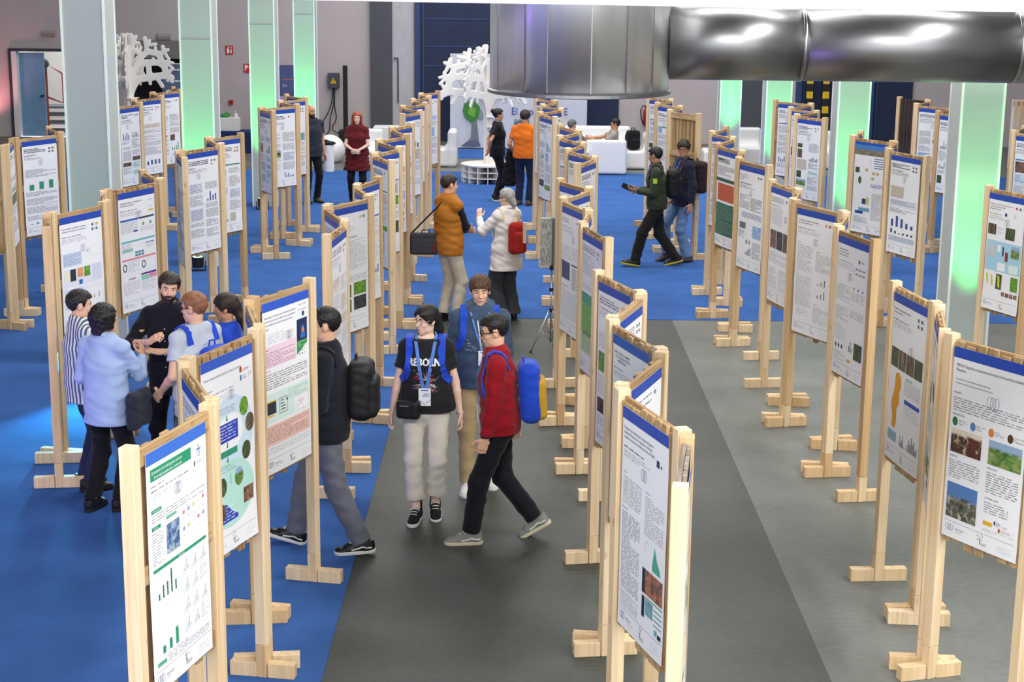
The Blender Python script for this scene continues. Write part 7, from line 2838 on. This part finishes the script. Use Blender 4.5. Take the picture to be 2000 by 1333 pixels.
p.backpack('royal blue backpack worn by the young man in the hoodie', F_BLUENY, w_=0.13, dp=0.08, hh=0.2, strap_w=0.06)

p = Person('man in deep red jumper and black jeans with glasses, striding left', (-0.08, 12.02), 181, 1.77, False, 0.007, SK_L, lfoot=(-0.09, 0.22), rfoot=(0.09, -0.28), rfp=32, lfp=0, hy=6, hp=8, lean=4, lhand=(-0.2, 0.12, 0.82), lel=(-0.3, -1, 0), rhand=(0.22, -0.12, 0.86), curl=0.7)
p.top(F_RED, hem=0.07, t=0.024, st=0.02, collar=0.03, ph=1, wob=0.0028)
p.legs(F_BLKJEAN, knee=0.078, cuff=0.068, end=0.02, wob=0.0022)
p.shoes(M_SHGREY, M_SOLEC, 'low', M_SOLEW)
p.hair(H_BLACK, 'short', 0.012)
p.face(H_BLACK, (166, 96, 90))
p.glasses(M_GLBLK, 0.024, 0.0034)
p.lanyard(F_LAN, 0.42, True)
p.backpack('blue and mustard backpack on the man in the red jumper', F_BLUENY, F_YEL, w_=0.145, dp=0.085, hh=0.235, sm=F_BLUENY, low=0.06)
b = MB()
b.tube([p.wr['l'] + np.array([0.032 * math.cos(a), 0.032 * math.sin(a), 0.01]) for a in [2 * math.pi * q / 12 for q in range(13)]], 0.009, 6, cap=False)
obj('wristwatch', b.mesh('wristwatch', M_BLACK), p.root)

# -- couple talking in the middle distance
VX = 0.0095
p = Person('man in mustard quilted vest with arms folded in the middle distance', (-0.79, 19.98), 36, 1.82, False, VX, SK_L, hy=-8, hp=4, lhand=(0.06, 0.26, 1.13), rhand=(-0.06, 0.24, 1.10), lel=(-1, 0.1, -0.8), rel=(1, 0.1, -0.8),
           lh=((0.9, 0.1, 0.1), (0, -1, 0), 0.5), rh=((-0.9, 0.1, 0.1), (0, -1, 0), 0.5), lfoot=(-0.09, -0.02), rfoot=(0.1, 0.05))
p.top(F_NAVY, hem=0.06, t=0.014, ph=2, name='sweater')
p.top(F_VEST, 'none', hem=0.13, t=0.036, ph=2, name='vest', collar=0.04)
p.legs(F_STONE, knee=0.072, cuff=0.066)
p.shoes(M_SHBLK, M_SOLEB)
p.hair(H_DARK, 'short', 0.009)
p.face(H_DARK)
p.lanyard(F_LAN, 0.2, False)
lb = p.place(thing('laptop_bag', 'dark grey laptop bag with red tassel hanging beside the vest man', 'bag'))
M_LB = cloth('dark_grey_bag', (56, 58, 66))
Mb = rz_(R(54))
cbg = np.array([-0.13, -0.25, 0.98])
f_ = Field(cbg - 0.3, cbg + 0.3, 0.011)
f_.rbox(cbg, (0.19, 0.045, 0.135), 0.03, Mb)
obj('body', f_.mesh('body', M_LB), lb)
f_ = Field(cbg - 0.35, cbg + 0.35, 0.011)
f_.rbox(cbg + Mb @ np.array([0, -0.045, -0.03]), (0.175, 0.015, 0.09), 0.012, Mb)
obj('front_pocket', f_.mesh('front_pocket', M_LB), lb)
b = MB()
e1, e2 = cbg + Mb @ np.array([-0.18, 0, 0.12]), cbg + Mb @ np.array([0.18, 0, 0.12])
b.tube([e1, p.neck + np.array([-0.02, -0.16, -0.12]), p.neck + np.array([0.05, -0.06, 0.02]), p.neck + np.array([0.09, 0.06, -0.04]), p.front(0.1, 1.25)], 0.011, 6)
b.tube([cbg + Mb @ np.array([-0.05, 0, 0.13]), cbg + Mb @ np.array([-0.04, 0, 0.17]), cbg + Mb @ np.array([0.04, 0, 0.17]), cbg + Mb @ np.array([0.05, 0, 0.13])], 0.008, 6)
obj('strap', b.mesh('strap', M_BLACK, smooth=True), lb)
b = MB()
tq = cbg + Mb @ np.array([0.1, -0.065, 0.0])
b.tube([tq + np.array([0, 0, 0.04]), tq, tq - np.array([0, 0, 0.09])], [0.006, 0.012, 0.018], 8)
obj('tassel', b.mesh('tassel', mat('red_tassel', S(120, 26, 34), rough=0.8)), lb)

p = Person('silver-haired woman in white blouse with red backpack, hand raised', (-0.08, 20.08), 128, 1.64, True, VX, SK_P, hy=22, hp=3, lhand=(-0.20, 0.30, 1.27), lel=(-0.6, -0.4, -1), lh=((0.1, 0.1, 1), (0.6, 0.8, 0), 0.7), rhand=(0.12, 0.22, 1.0))
p.top(F_WBLOUSE, hem=0.24, t=0.022, st=0.02, flare=0.03, ph=2, collar=0.025, wob=0.003, fold=True)
p.legs(F_CHAR, t=0.022, knee=0.105, cuff=0.115, end=-0.02, wob=0.0028)
p.shoes(M_SHBLK, M_SOLEB)
p.hair(H_GREY, 'lowbun', 0.014)
p.face(H_GREY)
p.glasses(M_GLBLK)
b = MB()
b.tube([p.neck + p.X * 0.07 * math.cos(a) + p.F * 0.075 * math.sin(a) + p.u * 0.02 for a in [2 * math.pi * q / 16 for q in range(17)]], 0.009, 6, cap=False)
obj('lanyard', b.mesh('lanyard', F_LAN, smooth=True), p.root)
b = MB()
b.tube([p.wr['l'] + np.array([0.03 * math.cos(a), 0.03 * math.sin(a), 0.0]) for a in [2 * math.pi * q / 12 for q in range(13)]], 0.011, 6, cap=False)
obj('wristwatch', b.mesh('wristwatch', M_SOLEW), p.root)
M_REDB = cloth('brick_red_canvas', (160, 36, 30))
bp2 = p.backpack('red backpack with cream strap on the silver-haired woman', M_REDB, w_=0.115, dp=0.07, hh=0.2, sm=mat('cream_strap', S(222, 208, 176)), low=0.06, strap_w=0.03)
b = MB()
zc_ = p.neck[2] - 0.33
pb = p.front(0.02, zc_, back=True) - p.F * 0.2
b.box((pb[0] - 0.015, pb[1] - 0.012, zc_ - 0.05), (pb[0] + 0.015, pb[1] + 0.02, zc_ + 0.2))
obj('buckle_strap', b.mesh('buckle_strap', mat('cream_strap', S(222, 208, 176))), bp2)

# -- ranger and companion
p = Person('man in green ranger uniform striding left, looking at companion', (2.1, 24.02), 176, 1.77, False, 0.0105, SK_D, lfoot=(-0.09, 0.30), rfoot=(0.09, -0.30), lfp=-10, rfp=16, hy=-26, hp=6, lean=3, lhand=(-0.12, 0.30, 1.12), lel=(-0.5, -1, -0.5), lh=((0.1, 0.95, 0.2), (0.7, 0, 0.7), 0.5), rhand=(0.14, 0.26, 1.1), z0=CZ)
p.top(F_RANGER, hem=0.08, t=0.024, st=0.018, ph=2, collar=0.03, fold=True)
p.legs(F_RANGERD, knee=0.082, cuff=0.074, wob=0.0028)
p.shoes(M_SHBLK, M_SOLEY)
p.hair(H_BLACK, 'short', 0.012)
p.face(H_BLACK)
p.lanyard(F_LAN, 0.2, False)
q = p.sh['l'] * 0.6 + p.el['l'] * 0.4 + np.array([-0.075, 0.0, 0.0])
simple_box('sleeve_patch', (q[0] - 0.006, q[1] - 0.03, q[2] - 0.035), (q[0] + 0.006, q[1] + 0.03, q[2] + 0.035), mat('yellow_green_patch', S(186, 220, 60)), p.root)
b = MB()
b.tube([p.P + np.array([0.18 * math.cos(a), 0.135 * math.sin(a), 0.0]) - p.u * 0.03 for a in [2 * math.pi * k / 20 for k in range(21)]], 0.016, 6, cap=False)
obj('belt', b.mesh('belt', M_BLACK), p.root)
p.backpack('black backpack on the man in ranger uniform', F_BLKNY, w_=0.14, dp=0.1, hh=0.22)
ph = p.place(tag(obj('phone', None), 'dark mobile phone held by the man in ranger uniform', 'phone'))
pm = p.wr['l'] + np.array([0.03, 0.14, 0.05])
b = MB()
b.box((-0.006, -0.08, -0.038), (0.006, 0.08, 0.038), 0, Matrix.Translation(Vector(pm)) @ Matrix.Rotation(R(25), 4, 'X'))
obj('phone_body', b.mesh('phone_body', M_GLBLK, bevel=0.003), ph)

p = Person('smiling curly-haired man in navy jacket and blue jeans with glasses', (2.52, 24.42), 200, 1.80, False, 0.0105, SK_M, lfoot=(-0.1, -0.05), rfoot=(0.09, 0.2), lfp=0, rfp=20, hy=50, hp=4, z0=CZ, lhand=(-0.27, 0.0, 0.9))
p.top(F_NJACK, hem=0.12, t=0.03, st=0.02, ph=4, collar=0.03)
p.legs(F_JEANS, knee=0.078, cuff=0.07, wob=0.0028)
p.shoes(M_SHOLIVE, M_SOLEB)
p.hair(H_DARK, 'curly', 0.016)
p.face(H_DARK, (190, 120, 110), 0.008)
p.glasses(M_GLBLK, 0.025, 0.0036)
p.lanyard(F_LAN, 0.34, True)
p.backpack('dark maroon backpack on the curly-haired man', cloth('maroon_nylon', (52, 36, 42)), w_=0.15, dp=0.1, hh=0.24)
b = MB()
b.ribbon([(0.16, -0.28, 0.98), (0.17, -0.3, 0.85), (0.15, -0.29, 0.76)], [(0, -1, 0)] * 3, 0.03, 0.006)
tag(p.place(obj('blue_strap', b.mesh('blue_strap', F_BLUENY))), 'loose blue strap dangling below the maroon backpack', 'strap')

# -- far background
VF = 0.012
p = Person('woman dressed in black with hair bun and hands behind back', (-0.31, 30.82), 8, 1.71, True, VF, SK_M, hy=0, hp=3, lhand=(-0.08, -0.17, 0.92), rhand=(0.08, -0.17, 0.94), lel=(-1, -0.6, 0), rel=(1, -0.6, 0), lh=((0.7, -0.2, -0.6), (0, -1, 0), 0.5), rh=((-0.7, -0.2, -0.6), (0, -1, 0), 0.5), z0=CZ)
p.top(cloth('black_cotton', (24, 24, 28)), 'short', hem=0.1, t=0.022, collar=0.01)
p.legs(F_BLACKT, knee=0.07, cuff=0.066)
p.shoes(M_SHBLK, M_SOLEW)
p.hair(H_BLACK, 'bun', 0.012)
p.face(H_BLACK)
p.lanyard(F_LAN, 0.2, False)

p = Person('man in orange polo and navy trousers, seen from behind', (0.19, 30.22), 72, 1.72, False, VF, SK_M, hy=10, hp=10, z0=CZ, build=1.08, lhand=(-0.24, 0.12, 0.95))
p.top(F_ORANGE, 'short', hem=0.06, t=0.026, ph=2)
p.legs(cloth('navy_trousers', (30, 36, 62)), knee=0.078, cuff=0.072)
p.shoes(mat('brown_shoe', S(88, 74, 52)), M_SOLEB)
p.hair(H_DARK, 'curly', 0.01)
p.face(H_DARK)
hb = p.place(thing('black_coat', 'black coat carried on the arm of the man in orange', 'coat'))
f_ = Field((-0.62, -0.25, 0.2), (0.0, 0.5, 1.2), 0.016)
f_.ecap((-0.3, 0.16, 0.98), (-0.34, 0.16, 0.38), (0.09, 0.05), (0.15, 0.07), (1, 0, 0), k=0)
f_.wob(0.006, 22, 1)
obj('cloth', f_.mesh('cloth', F_BLACKT), hb)

pf = thing('pouf', 'white pouf under the grey-haired man in the lounge', 'pouf', (1.3, 35.35, 0), 0)
obj('shell', sdf_mesh('shell', (-0.36, -0.36, -0.02), (0.36, 0.36, 0.4), 0.02, M_PLAST, lambda f: f.rbox((0, 0, 0.12), (0.28, 0.28, 0.12), 0.05)), pf)
p = Person('grey-haired man sitting in the lounge, only his head showing', (1.3, 35.3), 55, 1.74, False, VF, SK_L, pz=0.34, lfoot=(-0.1, 0.48), rfoot=(0.1, 0.5), lean=-12, hy=-10, hp=8, lhand=(-0.14, 0.35, 0.5), rhand=(0.14, 0.35, 0.5), lel=(-1, -0.2, -0.3), rel=(1, -0.2, -0.3))
p.top(cloth('grey_shirt', (110, 112, 120)), hem=0.08)
p.legs(F_GREYT, top=0.04)
p.shoes(M_SHBLK, M_SOLEB)
p.hair(H_GREYD, 'short', 0.012)
p.face(H_GREYD)

p = Person('dark-haired man in taupe tee leaning back on the white sofa', (2.02, 35.62), 178, 1.74, False, VF, SK_M, pz=0.34, lfoot=(-0.1, 0.46), rfoot=(0.1, 0.48), lean=-14, hy=4, hp=10, lhand=(-0.18, 0.34, 0.7), lel=(-0.6, -0.2, -1), rhand=(0.12, 0.4, 0.7), rel=(1, -0.2, -0.5))
p.top(F_GREYTEE, 'short', hem=0.08, t=0.024)
p.legs(F_BLACKT, top=0.04)
p.shoes(M_SHBLK, M_SOLEB)
p.hair(H_BLACK, 'short', 0.013)
p.face(H_BLACK)
p.glasses(M_GLBLK)

p = Person('copper-haired woman in oxblood dress with hands clasped', (-2.86, 30.15), -92, 1.68, True, VF, SK_P, hy=4, hp=3, lhand=(-0.035, 0.24, 1.0), rhand=(0.035, 0.25, 1.0), lel=(-1, -0.4, -0.4), rel=(1, -0.4, -0.4), lh=((0.8, 0.2, -0.3), (0, -1, 0.2), 0.5), rh=((-0.8, 0.2, -0.3), (0, -1, 0.2), 0.5), z0=CZ, build=1.06)
p.top(F_DRESS, 'short', hem=0.02, t=0.022, collar=0.02)
p.skirt(F_DRESS, 0.62, 0.19, 0.26)
p.legs(F_BLACKT, knee=0.07, cuff=0.06)
p.shoes(M_SHBLK, M_SOLEB)
p.hair(H_RED, 'bob', 0.014)
p.face(H_RED, (190, 110, 104), 0.006)

p = Person('bald bearded man in dark polo half hidden by a stand', (-3.72, 30.3), -58, 1.79, False, VF, SK_M, hy=12, hp=4, z0=CZ, build=1.08)
p.top(F_POLO, 'short', hem=0.12, t=0.024, collar=0.025)
p.legs(F_BLACKT)
p.shoes(mat('brown_shoe', S(88, 74, 52)), M_SOLEB)
p.beard(H_DARK)
p.face(H_DARK, beard=True)
